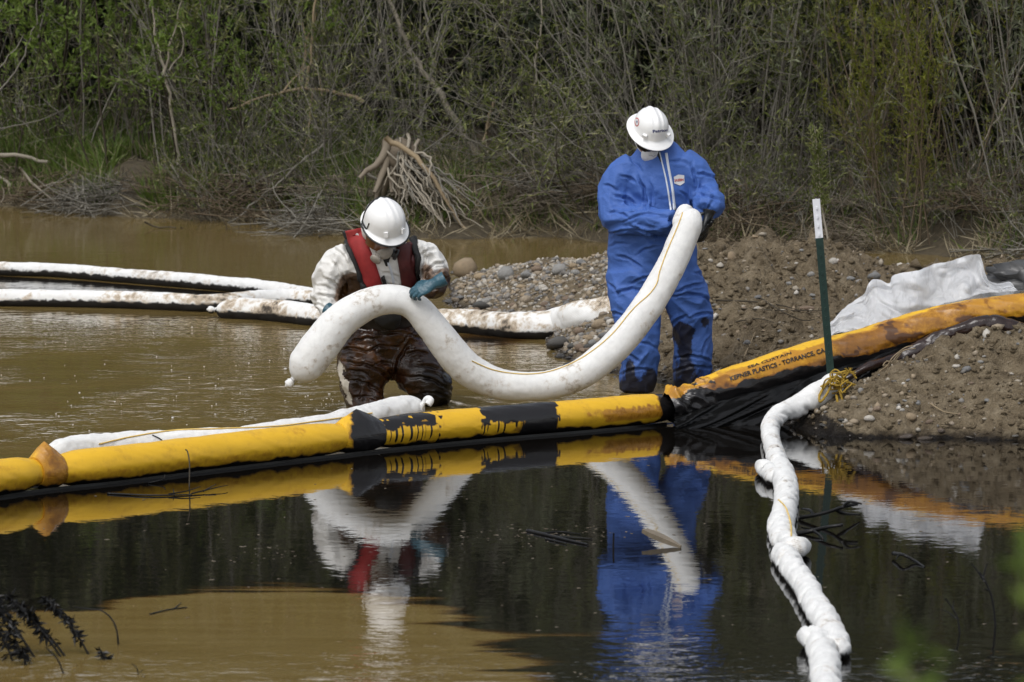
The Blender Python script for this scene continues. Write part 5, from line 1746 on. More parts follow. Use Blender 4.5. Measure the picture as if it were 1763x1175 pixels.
def hand(origin, fwd, back, parent, mat, thumb=1, curl=(0.5, 0.7, 0.5), sc=1.06, name='glove', spread=0.10, cuff=0.07, label=None, thumb_curl=0.5):
    y = Vector(fwd).normalized()
    z = Vector(back)
    z = (z - y * z.dot(y)).normalized()
    x = y.cross(z) * thumb
    O = np.array(origin)
    A = np.array([list(x), list(y), list(z)]) * sc
    def w_(p): return O + np.array(p) @ A
    mb = MB()
    def tb(pts, ra, rb=None, n=12):
        P, E, s = resample([w_(p) for p in pts], 0.004, np.stack([ra, rb if rb is not None else ra], 1))
        capped(mb, P, E[:, 0] * sc, n, rb=E[:, 1] * sc, ref=tuple(z))
    tb([(0, -cuff, 0), (0, -0.03, 0), (0, 0.0, 0), (0.001, 0.045, 0), (0, 0.092, 0)], np.array([0.042, 0.038, 0.032, 0.043, 0.041]), np.array([0.040, 0.035, 0.025, 0.019, 0.014]), 18)
    for i, (bx_, by_, L, r) in enumerate(((0.031, 0.090, 0.074, 0.0100), (0.0105, 0.096, 0.082, 0.0104), (-0.0105, 0.093, 0.076, 0.0100), (-0.0300, 0.083, 0.060, 0.0088))):
        p = np.array([bx_, by_ - 0.02, -0.002])
        an = -0.05
        pts = [p.copy()]
        p = np.array([bx_, by_, 0.0])
        pts.append(p.copy())
        sx = spread * (1.5 - i) / 1.5
        for ph, fr in enumerate((0.45, 0.30, 0.25)):
            an += curl[ph] * (1 + 0.12 * (i - 1))
            p = p + np.array([sx * math.cos(an), math.cos(an), -math.sin(an)]) * L * fr
            pts.append(p.copy())
        tb(pts, np.array([r * 1.05, r * 1.12, r * 1.05, r, r * 0.72]))
    d = np.array([0.72, 0.62, -0.30]); d /= np.linalg.norm(d)
    p = np.array([0.022, 0.022, -0.006])
    pts = [p.copy()]
    for k, L in enumerate((0.038, 0.032, 0.026)):
        pts.append((pts[-1] + d * L))
        d = d + np.array([-0.35, 0.25, -0.35]) * thumb_curl * (k + 1); d /= np.linalg.norm(d)
    tb(pts, np.array([0.016, 0.0145, 0.0118, 0.0092]))
    me, V = voxel(mb, 0.0038, 2)
    N_ = normals(me)
    setco(me, V + N_ * (0.0022 * fbm(V * 45, 3) + 0.0016 * (ridged(V * 60, 2) - 0.5))[:, None])
    o = link(name, me, M[mat], parent)
    if label: o['label'] = label
    return o
def frame(U, F):
    U = Vector(U).normalized()
    F = Vector(F)
    F = (F - U * F.dot(U)).normalized()
    S = F.cross(U)      # to the wearer's right
    return S, F, U
def place(L, c, S, F, U):
    """local (right, front, up) -> world"""
    return np.array(c)[None] + np.asarray(L) @ np.array([list(S), list(F), list(U)])
def hat_mesh(c, S, F, U, a, b, h, brim, front_extra, ridge, full, seed):
    """helmet shell: dome of half axes a (side), b (front-back), height h, brim width"""
    n = 96
    th = np.linspace(0, 2 * np.pi, n, endpoint=False)
    cs, sn = np.sin(th), np.cos(th)            # sn = front
    prof = []
    for t in np.linspace(0.02, 1, 26):         # dome, crown to base
        e = 2.35
        prof.append((t, (1 - t ** e) ** (1 / e)))
    rows = []
    for t, z in prof:
        A = np.stack([a * t * cs, b * t * sn, np.full(n, h * z)], 1)
        k = ridge * np.exp(-(a * t * cs / 0.016) ** 2) * sm(1.0, 0.75, t) * 1.0
        k = k + 0.55 * ridge * (np.exp(-((a * t * cs - 0.042) / 0.010) ** 2) + np.exp(-((a * t * cs + 0.042) / 0.010) ** 2)) * sm(0.95, 0.7, t)
        A[:, 2] += k
        rows.append(A)
    fw = np.clip(sn, 0, 1)
    for u in (0.04, 0.25, 0.5, 0.75, 0.95, 1.0):
        bw = brim * (full + (1 - full) * fw ** 0.8) + front_extra * fw ** 2
        A = np.stack([(a + bw * u) * cs, (b + bw * u) * sn, -0.004 - 0.020 * u * (0.6 + 0.6 * fw) + 0 * cs], 1)
        rows.append(A)
    low = rows[-1] - [0, 0, 0.005]
    rows.append(low)
    for u in (0.6, 0.1):
        bw = brim * (full + (1 - full) * fw ** 0.8) + front_extra * fw ** 2
        rows.append(np.stack([(a - 0.004 + bw * u) * cs, (b - 0.004 + bw * u) * sn, -0.010 - 0.020 * u * (0.6 + 0.6 * fw)], 1))
    for t, z in prof[::-3]:
        rows.append(np.stack([(a - 0.006) * t * cs, (b - 0.006) * t * sn, np.full(n, (h - 0.006) * z)], 1))
    V = np.vstack(rows)
    m = len(rows)
    i = np.arange(m - 1)[:, None]
    j = np.arange(n)[None]
    Fc = np.stack([i * n + j, (i + 1) * n + j, (i + 1) * n + (j + 1) % n, i * n + (j + 1) % n], -1).reshape(-1, 4)
    V = np.vstack([V, [[0, 0, h + ridge]], [[0, 0, h - 0.006]]])
    base = m * n
    mb = MB()
    W = place(V, c, S, F, U)
    mb.add(W, Fc)
    jj = np.arange(n)
    mb.F.append(np.stack([np.full(n, base), jj, (jj + 1) % n], 1)); mb.U.append(None); mb.M.append(np.zeros(n))
    rim = np.array(rows[[k for k in range(m)][26 + 5]])
    return mb.mesh('hard_hat'), place(rim, c, S, F, U)
def blob(L, c, S, F, U, h, sub=ICO3, disp=None):
    V, Fc = sub
    q = V * np.array(h)
    if disp is not None: q = q * (1 + disp(V))[:, None]
    return place(q + np.array(L), c, S, F, U), Fc
def head_shapes(mb, c, S, F, U):
    for L, h in (((0, 0, 0.02), (0.076, 0.095, 0.105)), ((0, 0.018, -0.06), (0.060, 0.072, 0.062)), ((0, 0.095, -0.018), (0.013, 0.02, 0.026)), ((0.078, -0.01, -0.01), (0.012, 0.022, 0.034)), ((-0.078, -0.01, -0.01), (0.012, 0.022, 0.034)), ((0, 0.083, -0.064), (0.026, 0.012, 0.009)), ((0, 0.084, -0.077), (0.022, 0.011, 0.008))):
        V, Fc = blob(L, c, S, F, U, h, ICO2)
        mb.add(V, Fc)
def nearest(V, pts):
    return np.min([np.linalg.norm(V - np.array(p), axis=1) for p in pts], axis=0)
# ---- man in blue
YB = 27.75
bm_ = thing('person', 'man standing in a blue coverall and white hard hat, holding up the sagging boom', 'person', at(1140, 676, YB))
torso = [(1123, 478, .285, .0, .185), (1123, 440, .298, .0, .20), (1124, 400, .290, .0, .195), (1128, 355, .262, -.02, .18), (1131, 315, .242, -.04, .168), (1131, 285, .222, -.05, .145), (1128, 262, .165, -.06, .115), (1124, 248, .095, -.08, .085)]
legL = [(1090, 468, .172, -.02), (1092, 515, .168, -.05), (1097, 560, .150, -.08), (1100, 605, .137, -.10), (1099, 645, .121, -.10), (1097, 674, .108, -.10)]
legR = [(1156, 468, .172, .02), (1178, 505, .162, .04), (1192, 540, .147, .05), (1194, 580, .132, .08), (1193, 620, .130, .10), (1194, 655, .131, .12), (1195, 672, .125, .12)]
armL = [(1094, 286, .106, -.05), (1068, 305, .108, -.06), (1058, 338, .104, -.08), (1063, 373, .104, -.14), (1100, 378, .092, -.24), (1140, 381, .083, -.32), (1160, 383, .074, -.36)]
armR = [(1170, 282, .115, -.04), (1196, 301, .112, -.05), (1213, 330, .096, -.08), (1221, 346, .096, -.16), (1217, 360, .088, -.26), (1214, 366, .078, -.30)]
mb = MB()
bones = []
for L, ref in ((torso, (0, 1, 0)), (legL, (0, 1, 0)), (legR, (0, 1, 0)), (armL, (0, 1, 0)), (armR, (0, 1, 0))):
    bones += limb(mb, L, YB, 24, ref)
# sleeve and trouser slack
me, V = voxel(mb, 0.0078, 9)
J = [(at(1060, 365, YB - .1), .12), (at(1220, 345, YB - .1), .10), (at(1097, 560, YB), .12), (at(1193, 545, YB), .12), (at(1123, 405, YB - .15), .22), (at(1123, 470, YB - .1), .16), (at(1110, 378, YB - .25), .14)]
V = wrinkle(V, normals(me), bones, 0.020, 1, J, 5.0)
setco(me, V)
V = wrinkle(V, normals(me), bones, 0.0065, 4, J, 10)
setco(me, V)
FB = [(1100, 308, 1111, 358, 4.5, .030), (1087, 276, 1104, 294, 4, .016), (1070, 303, 1094, 314, 4, .016), (1060, 338, 1094, 353, 4.5, .022), (1050, 366, 1084, 376, 4, .016), (1072, 383, 1135, 371, 3.5, .013), (1088, 366, 1120, 360, 3.5, .012),
      (1118, 314, 1121, 356, 4, .014), (1192, 288, 1191, 350, 4, .028), (1200, 300, 1234, 309, 4, .018), (1198, 338, 1237, 345, 4, .018), (1206, 322, 1228, 334, 3.5, .014), (1150, 280, 1186, 284, 5, .010), (1170, 330, 1190, 352, 4, .012), (1040, 320, 1062, 328, 4, .014),
      (1044, 404, 1140, 408, 4, .018), (1064, 441, 1102, 460, 4, .018), (1098, 439, 1134, 425, 4, .016), (1048, 488, 1063, 508, 4, .016), (1060, 506, 1104, 499, 4, .018), (1090, 488, 1126, 478, 4, .016), (1050, 425, 1080, 420, 4, .012), (1046, 540, 1075, 545, 4, .014), (1069, 555, 1105, 543, 4, .016),
      (1162, 511, 1212, 512, 4, .020), (1168, 503, 1207, 491, 4, .020), (1204, 506, 1227, 530, 4, .018), (1190, 548, 1228, 541, 4, .018), (1158, 560, 1180, 545, 4, .014), (1210, 610, 1226, 578, 4, .016), (1162, 618, 1226, 623, 4, .016), (1162, 640, 1220, 634, 4, .014), (1070, 610, 1100, 622, 4, .014), (1080, 590, 1130, 600, 4, .010), (1070, 645, 1120, 638, 4, .014), (1135, 470, 1150, 500, 4, .016), (1196, 470, 1214, 478, 4, .014)]
V = folds(me, V, FB)
px, py = vpx(V)
oil = np.zeros(len(V))
for x, y, rx, ry, k in ((1170, 570, 16, 22, .8), (1180, 600, 14, 30, .75), (1215, 553, 12, 12, .7), (1192, 570, 24, 10, .45), (1085, 640, 8, 22, .75), (1120, 650, 14, 18, .45), (1180, 640, 30, 14, .4), (1067, 575, 8, 30, .3)):
    oil += k * np.exp(-(((px - x) / rx) ** 2 + ((py - y) / ry) ** 2))
oil += 0.62 * sm(642, 672, py) + 0.25 * sm(560, 640, py)
st = 0.25 * sm(500, 640, py) + 0.35 * sm(600, 660, py)
set_attr(me, 'oil', np.clip(oil, 0, 1))
set_attr(me, 'stain', np.clip(st, 0, 1))
bvb = bvh_of(me)
link('coverall', me, M['blue'], bm_)
# body under the coverall
mb = MB()
for L in (torso, legL, legR, armL[:-1], armR[:-1]): limb(mb, L, YB, 14, (0, 1, 0), 0.03, 0.58)
hc = at(1117, 236, YB - .13)
S, F, U = frame((.20, -.58, .79), (.30, -.75, -.6))
mb2 = limb(mb, [(1124, 262, .062, -.06), (1120, 246, .060, -.10)], YB, 12, None, 0.02)
head_shapes(mb, hc, S, F, U)
me, V = voxel(mb, 0.009, 2)
link('body', me, M['skin'], bm_)
# rubber boots below the cuffs
for P_ in ([(1097, 668, .085, -.10), (1097, 690, .075, -.10), (1097, 705, .06, -.10)], [(1195, 660, .085, .12), (1195, 676, .075, .12), (1195, 688, .06, .12)]):
    mb = MB()
    limb(mb, P_, YB, 16, (0, 1, 0))
    q = at(P_[-1][0], P_[-1][1], YB + P_[-1][3])
    V, Fc = ICO2
    mb.add(V * [0.055, 0.15, 0.05] + np.array(q) + [0.0, -0.07, 0.0], Fc)
    me, V = voxel(mb, 0.012, 2)
    link('boot', me, M['black_rubber'], bm_)
hat, rim = hat_mesh(Vector(place([(0, -0.01, 0.066)], hc, S, F, U)[0]), S, F, U, 0.113, 0.132, 0.128, 0.047, 0.010, 0.010, 0.85, 1)
bvh_h = bvh_of(hat)
ho = link('hard_hat', hat, M['hat'], bm_)
ho['label'] = 'white full-brim hard hat with navy lettering on the front'
for sx in (-0.082, 0.082):
    mb = MB()
    p = place([(sx, 0.092, 0.092)], hc, S, F, U)[0]
    d_ = Vector((0, 0, 0)) + S * (0.8 if sx > 0 else -0.8) + F * 0.9
    s_, f_, u_ = frame(U, d_)
    box(mb, p, (0.014, 0.012, 0.009), M=[[s_.x, f_.x, u_.x], [s_.y, f_.y, u_.y], [s_.z, f_.z, u_.z]])
    link('accessory_lug', mb.mesh('accessory_lug', False), M['hat'], ho)
tm = text_on(bvh_h, 'Patriot', (1124, 229), (1150, 226.5), 4.8, bold=0.03, lift=0.002)
link('lettering', tm, M['ink_blue'], ho)
def decal(bv, name, ring, mat, parent, lift=0.002):
    C0 = np.mean(np.array(ring), axis=0)
    pts = []
    for k in (1.0, 0.5):
        for q in ring:
            x, y = C0 + (np.array(q) - C0) * k
            h, nn = cast(bv, x, y)
            h = h if h is not None else at(x, y, YB)
            pts.append(list(h + (CAMP - h).normalized() * lift))
    h, nn = cast(bv, *C0)
    pts.append(list(h + (CAMP - h).normalized() * lift))
    n = len(ring)
    j = np.arange(n)
    mb = MB()
    mb.add(np.array(pts), np.stack([j, (j + 1) % n, n + (j + 1) % n, n + j], 1))
    mb.F.append(np.stack([n + j, n + (j + 1) % n, np.full(n, 2 * n)], 1)); mb.U.append(None); mb.M.append(np.zeros(n))
    return link(name, mb.mesh(name), M[mat], parent)
ell = lambda cx, cy, rx, ry, n=24: [(cx + rx * math.cos(6.2832 * k / n), cy + ry * math.sin(6.2832 * k / n)) for k in range(n)]
decal(bvh_h, 'sticker', ell(1096.5, 210.5, 4.0, 7.8), 'ink_red', ho, 0.0015)
decal(bvh_h, 'sticker_face', ell(1096.5, 210.5, 2.9, 6.0), 'badge', ho, 0.0025)
decal(bvh_h, 'sticker_mark', ell(1096.7, 210.0, 1.0, 2.0), 'ink_blue', ho, 0.0035)
bg_ = decal(bvb, 'chest_badge', [(1160, 305), (1168, 301), (1178, 302), (1178.5, 315), (1171, 320), (1161, 316)], 'badge', bm_, 0.006)
tm = text_on(bvb, 'SAZEIN', (1161.5, 313), (1177, 311.5), 4.0, bold=0.03, lift=0.009)
link('lettering', tm, M['ink_red'], bg_)
for l, r in (([(1134, 262), (1140, 286), (1147, 318), (1153.5, 362)], [(1136, 262), (1142.3, 286), (1149.6, 318), (1156.5, 362)]), ([(1144.5, 264), (1149, 290), (1155, 322), (1159.5, 362)], [(1149, 264), (1153, 290), (1159, 322), (1164, 362)])):
    link('zip_tape', drape(bvb, l, r, 0.002, 30, 4, 0.004).mesh('zip_tape'), M['tape'], bm_)
link('collar_opening', drape(bvb, [(1128, 262), (1133, 270), (1137, 279)], [(1136, 258), (1138, 268), (1139.5, 279)], 0.001, 10, 4, 0.003).mesh('collar_opening'), M['black_cloth'], bm_)
# dust mask and glasses
V, Fc = blob((0, 0.085, -0.078), hc, S, F, U, (0.062, 0.046, 0.060), ICO3, lambda V: 0.05 * (np.abs(V[:, 0]) < .2) - 0.10 * np.clip(-V[:, 2] - .5, 0, 1))
mb = MB().add(V, Fc)
mo = link('dust_mask', mb.mesh('dust_mask'), M['white'], bm_)
V, Fc = blob((0.0, 0.120, -0.112), hc, S, F, U, (0.018, 0.014, 0.012), ICO2)
link('valve', MB().add(V, Fc).mesh('valve'), M['badge'], mo)
W = place([(-0.030, 0.122, -0.052), (-0.012, 0.130, -0.046), (0, 0.134, -0.054), (0.012, 0.130, -0.046), (0.030, 0.122, -0.052)], hc, S, F, U)
mb = MB(); capped(mb, resample(W, 0.004)[0], 0.0018, 5)
link('nose_clip', mb.mesh('nose_clip'), M['grey_tape'], mo)
def visor(c, S, F, U, z0, z1, r, mat, parent, name='safety_glasses', ang=1.25, yoff=0.008):
    n = 21
    a = np.linspace(-ang, ang, n)
    V = []
    for rr_, in ((r,), (r - 0.004,)):
        for z in (z0, (z0 + z1) / 2, z1):
            V += [(rr_ * 0.86 * math.sin(q), yoff + rr_ * math.cos(q), z) for q in a]
    V = place(V, c, S, F, U)
    i = np.arange(2)[:, None]
    j = np.arange(n - 1)[None]
    q = np.stack([i * n + j, i * n + j + 1, (i + 1) * n + j + 1, (i + 1) * n + j], -1).reshape(-1, 4)
    mb = MB().add(V, np.vstack([q, q[:, ::-1] + 3 * n]))
    return link(name, mb.mesh(name), M[mat], parent)
visor(hc, S, F, U, -0.044, 0.012, 0.104, 'glass', bm_)
for sx in (-1, 1):
    W = place([(sx * 0.055, 0.075, -0.070), (sx * 0.078, 0.03, -0.058), (sx * 0.085, -0.02, -0.04)], hc, S, F, U)
    mb = MB(); capped(mb, resample(W, 0.01)[0], 0.003, 5)
    link('mask_strap', mb.mesh('mask_strap'), M['white'], mo)
hand(at(1219, 374, YB - .33), (-.22, -.24, -1), (.85, -.35, -.1), bm_, 'black_glove', -1, (0.45, 0.55, 0.4), 1.12, cuff=0.04)
hand(at(1186, 386, YB - .36), (1, .12, -.15), (.1, .6, -.8), bm_, 'black_glove', 1, (0.5, 0.6, 0.4), 1.05)

# ---- man in white, wading
YW = 26.95
wm = thing('person', 'wading man bent over in stained white coverall, red vest and brown waders', 'person', at(655, 700, YW))
torso = [(655, 600, .268, .02, .185), (656, 560, .258, -.02, .18), (654, 520, .248, -.08, .175), (652, 480, .245, -.15, .165), (654, 448, .228, -.22, .15), (655, 424, .168, -.29, .125), (656, 408, .10, -.34, .095)]
armL = [(608, 440, .108, -.22), (577, 466, .112, -.18), (566, 498, .106, -.16), (566, 522, .094, -.20), (574, 540, .080, -.27), (583, 547, .068, -.32)]
armR = [(706, 436, .104, -.22), (734, 450, .106, -.18), (746, 474, .093, -.20), (748, 487, .086, -.27), (745, 493, .078, -.36), (738, 494, .064, -.43)]
mb = MB()
bones = []
for L in (torso, armL, armR): bones += limb(mb, L, YW, 24, (0, 1, 0))
me, V = voxel(mb, 0.0078, 9)
J = [(at(564, 515, YW - .2), .13), (at(750, 485, YW - .25), .12), (at(590, 440, YW - .2), .14), (at(725, 440, YW - .2), .12)]
V = wrinkle(V, normals(me), bones, 0.017, 2, J, 5.5)
setco(me, V)
V = wrinkle(V, normals(me), bones, 0.0065, 5, J, 10)
setco(me, V)
FW = [(591, 476, 599, 514, 4, .026), (548, 508, 596, 526, 4, .018), (540, 524, 570, 540, 3.5, .016), (572, 426, 600, 462, 4.5, .016), (560, 480, 590, 505, 4, .018), (545, 492, 572, 500, 3.5, .014), (600, 470, 640, 500, 4.5, .014), (570, 450, 584, 476, 4, .012), (560, 545, 580, 530, 3.5, .012),
      (729, 426, 728, 466, 4, .018), (734, 466, 764, 452, 4, .020), (722, 440, 752, 430, 4, .012), (742, 486, 770, 478, 3.5, .018), (745, 500, 768, 494, 3.5, .016), (736, 478, 758, 468, 3.5, .014), (660, 470, 690, 480, 4, .010), (668, 490, 690, 500, 4, .010)]
V = folds(me, V, FW)
px, py = vpx(V)
st = np.zeros(len(V))
oil = np.zeros(len(V))
for x, y, rx, ry, k in ((622, 512, 30, 26, 1.3), (600, 522, 20, 26, .9), (610, 485, 22, 18, .5), (752, 500, 28, 18, 1.5), (765, 480, 14, 20, 1.0), (735, 470, 10, 16, .55), (712, 425, 14, 22, .5), (728, 455, 24, 24, .25), (560, 540, 18, 12, .35), (590, 480, 40, 30, .15), (660, 520, 40, 16, .3)):
    st += k * np.exp(-(((px - x) / rx) ** 2 + ((py - y) / ry) ** 2))
for x, y, rx, ry, k in ((760, 470, 16, 12, .38), (745, 450, 16, 16, .3), (765, 495, 14, 8, .4), (612, 522, 14, 12, .3)):
    oil += k * np.exp(-(((px - x) / rx) ** 2 + ((py - y) / ry) ** 2))
st += 0.7 * sm(505, 545, py) * sm(590, 610, px)
oil += 0.95 * sm(538, 556, py) * sm(585, 605, px)
set_attr(me, 'stain', np.clip(st * 1.35, 0, 1.5))
set_attr(me, 'oil', np.clip(oil, 0, 1))
bvw = bvh_of(me)
link('coverall', me, M['white_suit'], wm)
wT = [(655, 615, .275, .03, .195), (656, 580, .278, .0, .20), (656, 550, .268, -.03, .192)]
wL = [(628, 600, .182, -.02), (627, 630, .180, -.06), (628, 660, .158, -.08), (630, 690, .132, -.10), (632, 740, .12, -.10)]
wR = [(686, 600, .165, .02), (706, 622, .160, -.02), (728, 648, .150, -.06), (744, 668, .130, -.06), (740, 690, .125, .06), (738, 735, .12, .12)]
mb = MB()
bones = []
for L in (wT, wL, wR): bones += limb(mb, L, YW, 24, (0, 1, 0))
me, V = voxel(mb, 0.0078, 9)
J = [(at(745, 665, YW), .14), (at(628, 650, YW), .16), (at(680, 640, YW), .2)]
V = wrinkle(V, normals(me), bones, 0.022, 3, J, 5.5)
setco(me, V)
V = wrinkle(V, normals(me), bones, 0.0060, 8, J, 11)
setco(me, V)
FQ = [(586, 603, 632, 608, 4, .018), (630, 606, 684, 599, 4, .018), (596, 624, 682, 661, 4.5, .022), (694, 590, 732, 566, 4, .018), (679, 664, 702, 596, 4.5, .026), (706, 650, 768, 668, 4.5, .020), (716, 630, 764, 642, 4, .018), (600, 655, 660, 680, 4, .018), (596, 640, 640, 650, 4, .014), (700, 610, 740, 610, 4, .016), (605, 590, 650, 585, 4, .014), (660, 575, 720, 582, 4, .014), (720, 680, 770, 684, 4, .014), (610, 685, 655, 690, 4, .014), (640, 630, 676, 628, 4, .014)]
V = folds(me, V, FQ)
px, py = vpx(V)
set_attr(me, 'oil', np.clip(sm(690, 735, px) * sm(615, 650, py) * 0.9 + 0.5 * sm(575, 555, py), 0, 1))
bare = 0
for x, y, rx, ry, k in ((585, 635, 7, 22, .62), (594, 665, 8, 18, .62), (602, 690, 8, 14, .62), (592, 645, 10, 40, .25)):
    bare = bare + k * np.exp(-(((px - x) / rx) ** 2 + ((py - y) / ry) ** 2))
set_attr(me, 'bare', np.clip(bare, 0, 1))
bvq = bvh_of(me)
link('waders', me, M['wader'], wm)
# buckle and harness at the waist
mb = MB()
V, Fc = blob((0, 0, 0), at(668, 548, YW - .27), Vector((1, 0, 0)), Vector((0, -1, 0)), Vector((0, 0, 1)), (0.085, 0.05, 0.075), ICO3, lambda V: 0.3 * fbm(V * 2, 3))
mb.add(V, Fc)
link('waist_pouch', mb.mesh('waist_pouch'), M['black_cloth'], wm)
mb = MB()
for L in (torso, armL[:-1], armR[:-1], wL, wR): limb(mb, L, YW, 14, (0, 1, 0), 0.03, 0.58)
hc0 = at(661, 394, YW - .42)
S, F, U = frame((.16, -.62, .77), (.42, -.62, -.55))
hc = hc0 + Vector((-.028, 0, -.022))
limb(mb, [(655, 424, .065, -.28), (658, 405, .062, -.36)], YW, 12, None, 0.02)
head_shapes(mb, hc, S, F, U)
me, V = voxel(mb, 0.009, 2)
link('body', me, M['skin'], wm)
# pale hood and collar behind the head
mb = MB()
V, Fc = blob((0, -0.060, -0.02), hc, S, F, U, (0.088, 0.075, 0.105), ICO3, lambda V: 0.10 * fbm(V * 2.5, 3))
mb.add(V, Fc)
me = mb.mesh('hood')
n_ = len(me.vertices)
set_attr(me, 'stain', np.full(n_, 0.15)); set_attr(me, 'oil', np.zeros(n_))
link('hood', me, M['white_suit'], wm)
hc, hcf = hc0, hc
hatc = Vector(place([(0, -0.012, 0.048)], hc, S, F, U)[0])
hat, rim = hat_mesh(hatc, S, F, U, 0.130, 0.148, 0.142, 0.030, 0.016, 0.007, 0.45, 2)
ho = link('hard_hat', hat, M['hat'], wm)
ho['label'] = 'white hard hat with a black-edged brim'
front = [k for k in range(96) if math.cos(2 * math.pi * k / 96) > -0.30]
order = sorted(front, key=lambda k: (k + 48) % 96)
mb = MB()
capped(mb, resample(rim[order] + np.array(U) * -0.002, 0.006)[0], 0.0065, 8)
link('brim_trim', mb.mesh('brim_trim'), M['black_rubber'], ho)
for sx in (-0.060, 0.060):
    mb = MB()
    p = place([(sx, 0.128, 0.080)], hc, S, F, U)[0]
    s_, f_, u_ = frame(U - F * 0.5, F + S * (0.5 if sx > 0 else -0.5))
    box(mb, p, (0.013, 0.007, 0.015), M=[[s_.x, f_.x, u_.x], [s_.y, f_.y, u_.y], [s_.z, f_.z, u_.z]])
    link('accessory_lug', mb.mesh('accessory_lug', False), M['hat'], ho)
# goggle strap over the back of the helmet
Q = []
for q in np.linspace(-2.0, 2.0, 60):
    x = 0.128 * math.sin(q) * 1.02
    y = -0.005 - 0.10 * math.cos(q * 0.5) ** 2 + 0.05 * abs(math.sin(q)) * (1 if abs(q) > 1.57 else 0.3)
    z = 0.045 + 0.118 * max(0, math.cos(q * 0.785)) ** 1.0
    rr_ = math.sqrt((x / 0.124) ** 2 + ((y + 0.012) / 0.146) ** 2)
    z2 = 0.048 + 0.142 * max(0.02, 1 - min(1, rr_) ** 2.35) ** (1 / 2.35)
    Q.append((x * 1.03, y * 1.03, z2 + 0.004 if rr_ < 1 else 0.045))
Wd = place(Q, hc, S, F, U)
P, _, s = resample(Wd, 0.008)
mb = MB(); V, Fc, uv, la = tube(P, 0.008, 8, rb=0.003, ref=tuple(U)); mb.add(V, Fc)
link('goggle_strap', mb.mesh('goggle_strap'), M['black_cloth'], ho)
hc = hcf
visor(hc, S, F, U, -0.060, 0.022, 0.108, 'amber', wm, 'goggles', 1.6)
V, Fc = blob((0, 0.096, -0.078), hc, S, F, U, (0.056, 0.048, 0.052), ICO3, lambda V: 0.08 * fbm(V * 2, 2))
mo = link('respirator', MB().add(V, Fc).mesh('respirator'), M['grey_mask'], wm)
for sx in (-1, 1):
    mb = MB()
    p0 = place([(sx * 0.048, 0.110, -0.092)], hc, S, F, U)[0]
    d_ = np.array(S * (sx * 0.8) + F * 0.55 - U * 0.25)
    d_ /= np.linalg.norm(d_)
    capped(mb, np.array([p0, p0 + d_ * 0.018, p0 + d_ * 0.020, p0 + d_ * 0.036, p0 + d_ * 0.039, p0 + d_ * 0.036]), [0.024, 0.026, 0.036, 0.037, 0.033, 0.024], 24)
    link('filter_canister', mb.mesh('filter_canister'), M['black_rubber' if sx < 0 else 'grey_mask'], mo)
# dark shirt at the open collar
link('undershirt', drape(bvw, [(650, 428), (658, 444), (664, 458)], [(676, 432), (671, 446), (667, 459)], 0.002, 14, 6, 0.004).mesh('undershirt'), M['black_cloth'], wm)
link('zip_tape', drape(bvw, [(666, 452), (672, 470), (676, 490)], [(670, 452), (676, 470), (680, 490)], 0.002, 14, 4, 0.005).mesh('zip_tape'), M['tape'], wm)
# inflatable red vest: two yoke arms with black edging
vt = link('life_vest', drape(bvw, [(594, 398), (604, 425), (618, 462), (634, 505)], [(624, 392), (632, 415), (646, 452), (662, 500)], 0.030, 40, 9, 0.004).mesh('life_vest'), M['red'], wm)
vt['label'] = 'red inflatable vest with black edging'
link('vest_panel', drape(bvw, [(682, 424), (684, 446), (688, 470), (692, 500)], [(712, 415), (716, 440), (717, 468), (716, 498)], 0.030, 34, 9, 0.004).mesh('vest_panel'), M['red_dirty'], vt)
link('vest_edging', drape(bvw, [(589, 400), (599, 427), (613, 464), (627, 506)], [(597, 396), (607, 423), (621, 460), (637, 504)], 0.033, 40, 5, 0.006).mesh('vest_edging'), M['black_cloth'], vt)
link('vest_edging', drape(bvw, [(656, 478), (660, 490), (663, 502)], [(661, 474), (666, 488), (669, 502)], 0.02, 10, 4, 0.006).mesh('vest_edging'), M['black_cloth'], vt)
link('vest_edging', drape(bvw, [(709, 412), (713, 438), (714, 466), (712, 500)], [(718, 410), (722, 436), (723, 466), (721, 500)], 0.033, 30, 5, 0.006).mesh('vest_edging'), M['black_cloth'], vt)
link('reflective_strip', drape(bvw, [(602, 417), (613, 413), (622, 408)], [(603, 420), (614, 416), (623, 411)], 0.036, 12, 3, 0.006).mesh('reflective_strip'), M['grey_tape'], vt)
hand(at(746, 489, YW - .64), (-.86, -.10, -.40), (-.15, -.80, .60), wm, 'blue_glove', 1, (0.5, 0.8, 0.5), 1.12, spread=0.06, label='teal rubber glove with fingers curled over the top of the boom', thumb_curl=0.6)
hand(at(578, 541, YW - .36), (.72, -.42, -.40), (-.3, .3, -.8), wm, 'blue_glove', -1, (0.3, 0.5, 0.4), 1.08)
# ------------------------------------------------------------------ stones
def stone_mesh(seed, sub=ICO2, ang=0.0, flat=0.7):
    rs = np.random.RandomState(seed)
    V, F = sub
    q = V * (1 + 0.22 * fbm(V * 1.1 + seed * 5, 2))[:, None]
    for k in range(int(6 + 8 * ang)):      # flat faces broken off
        d = rs.normal(size=3); d /= np.linalg.norm(d)
        lim = rs.uniform(0.62, 0.95) if ang else rs.uniform(0.86, 1.05)
        t = q @ d
        q = q - np.outer(np.maximum(0, t - lim), d)
    q = q * np.array([1, rs.uniform(0.7, 0.95), flat])
    q = q * (1 + 0.05 * fbm(V * 4 + seed, 2))[:, None]
    return MB().add(q, F).mesh('stone', True)
ROUND = [stone_mesh(100 + k, ICO2, 0, f) for k, f in enumerate((0.7, 0.8, 0.55, 0.65))]
ANG = [stone_mesh(120 + k, ICO2, 1, f) for k, f in enumerate((0.75, 0.6, 0.5, 0.8))]
MATS = {'grey': 'rock_grey', 'tan': 'rock_tan', 'brown': 'rock_brown', 'pale': 'rock_pale', 'dark': 'rock_dark'}
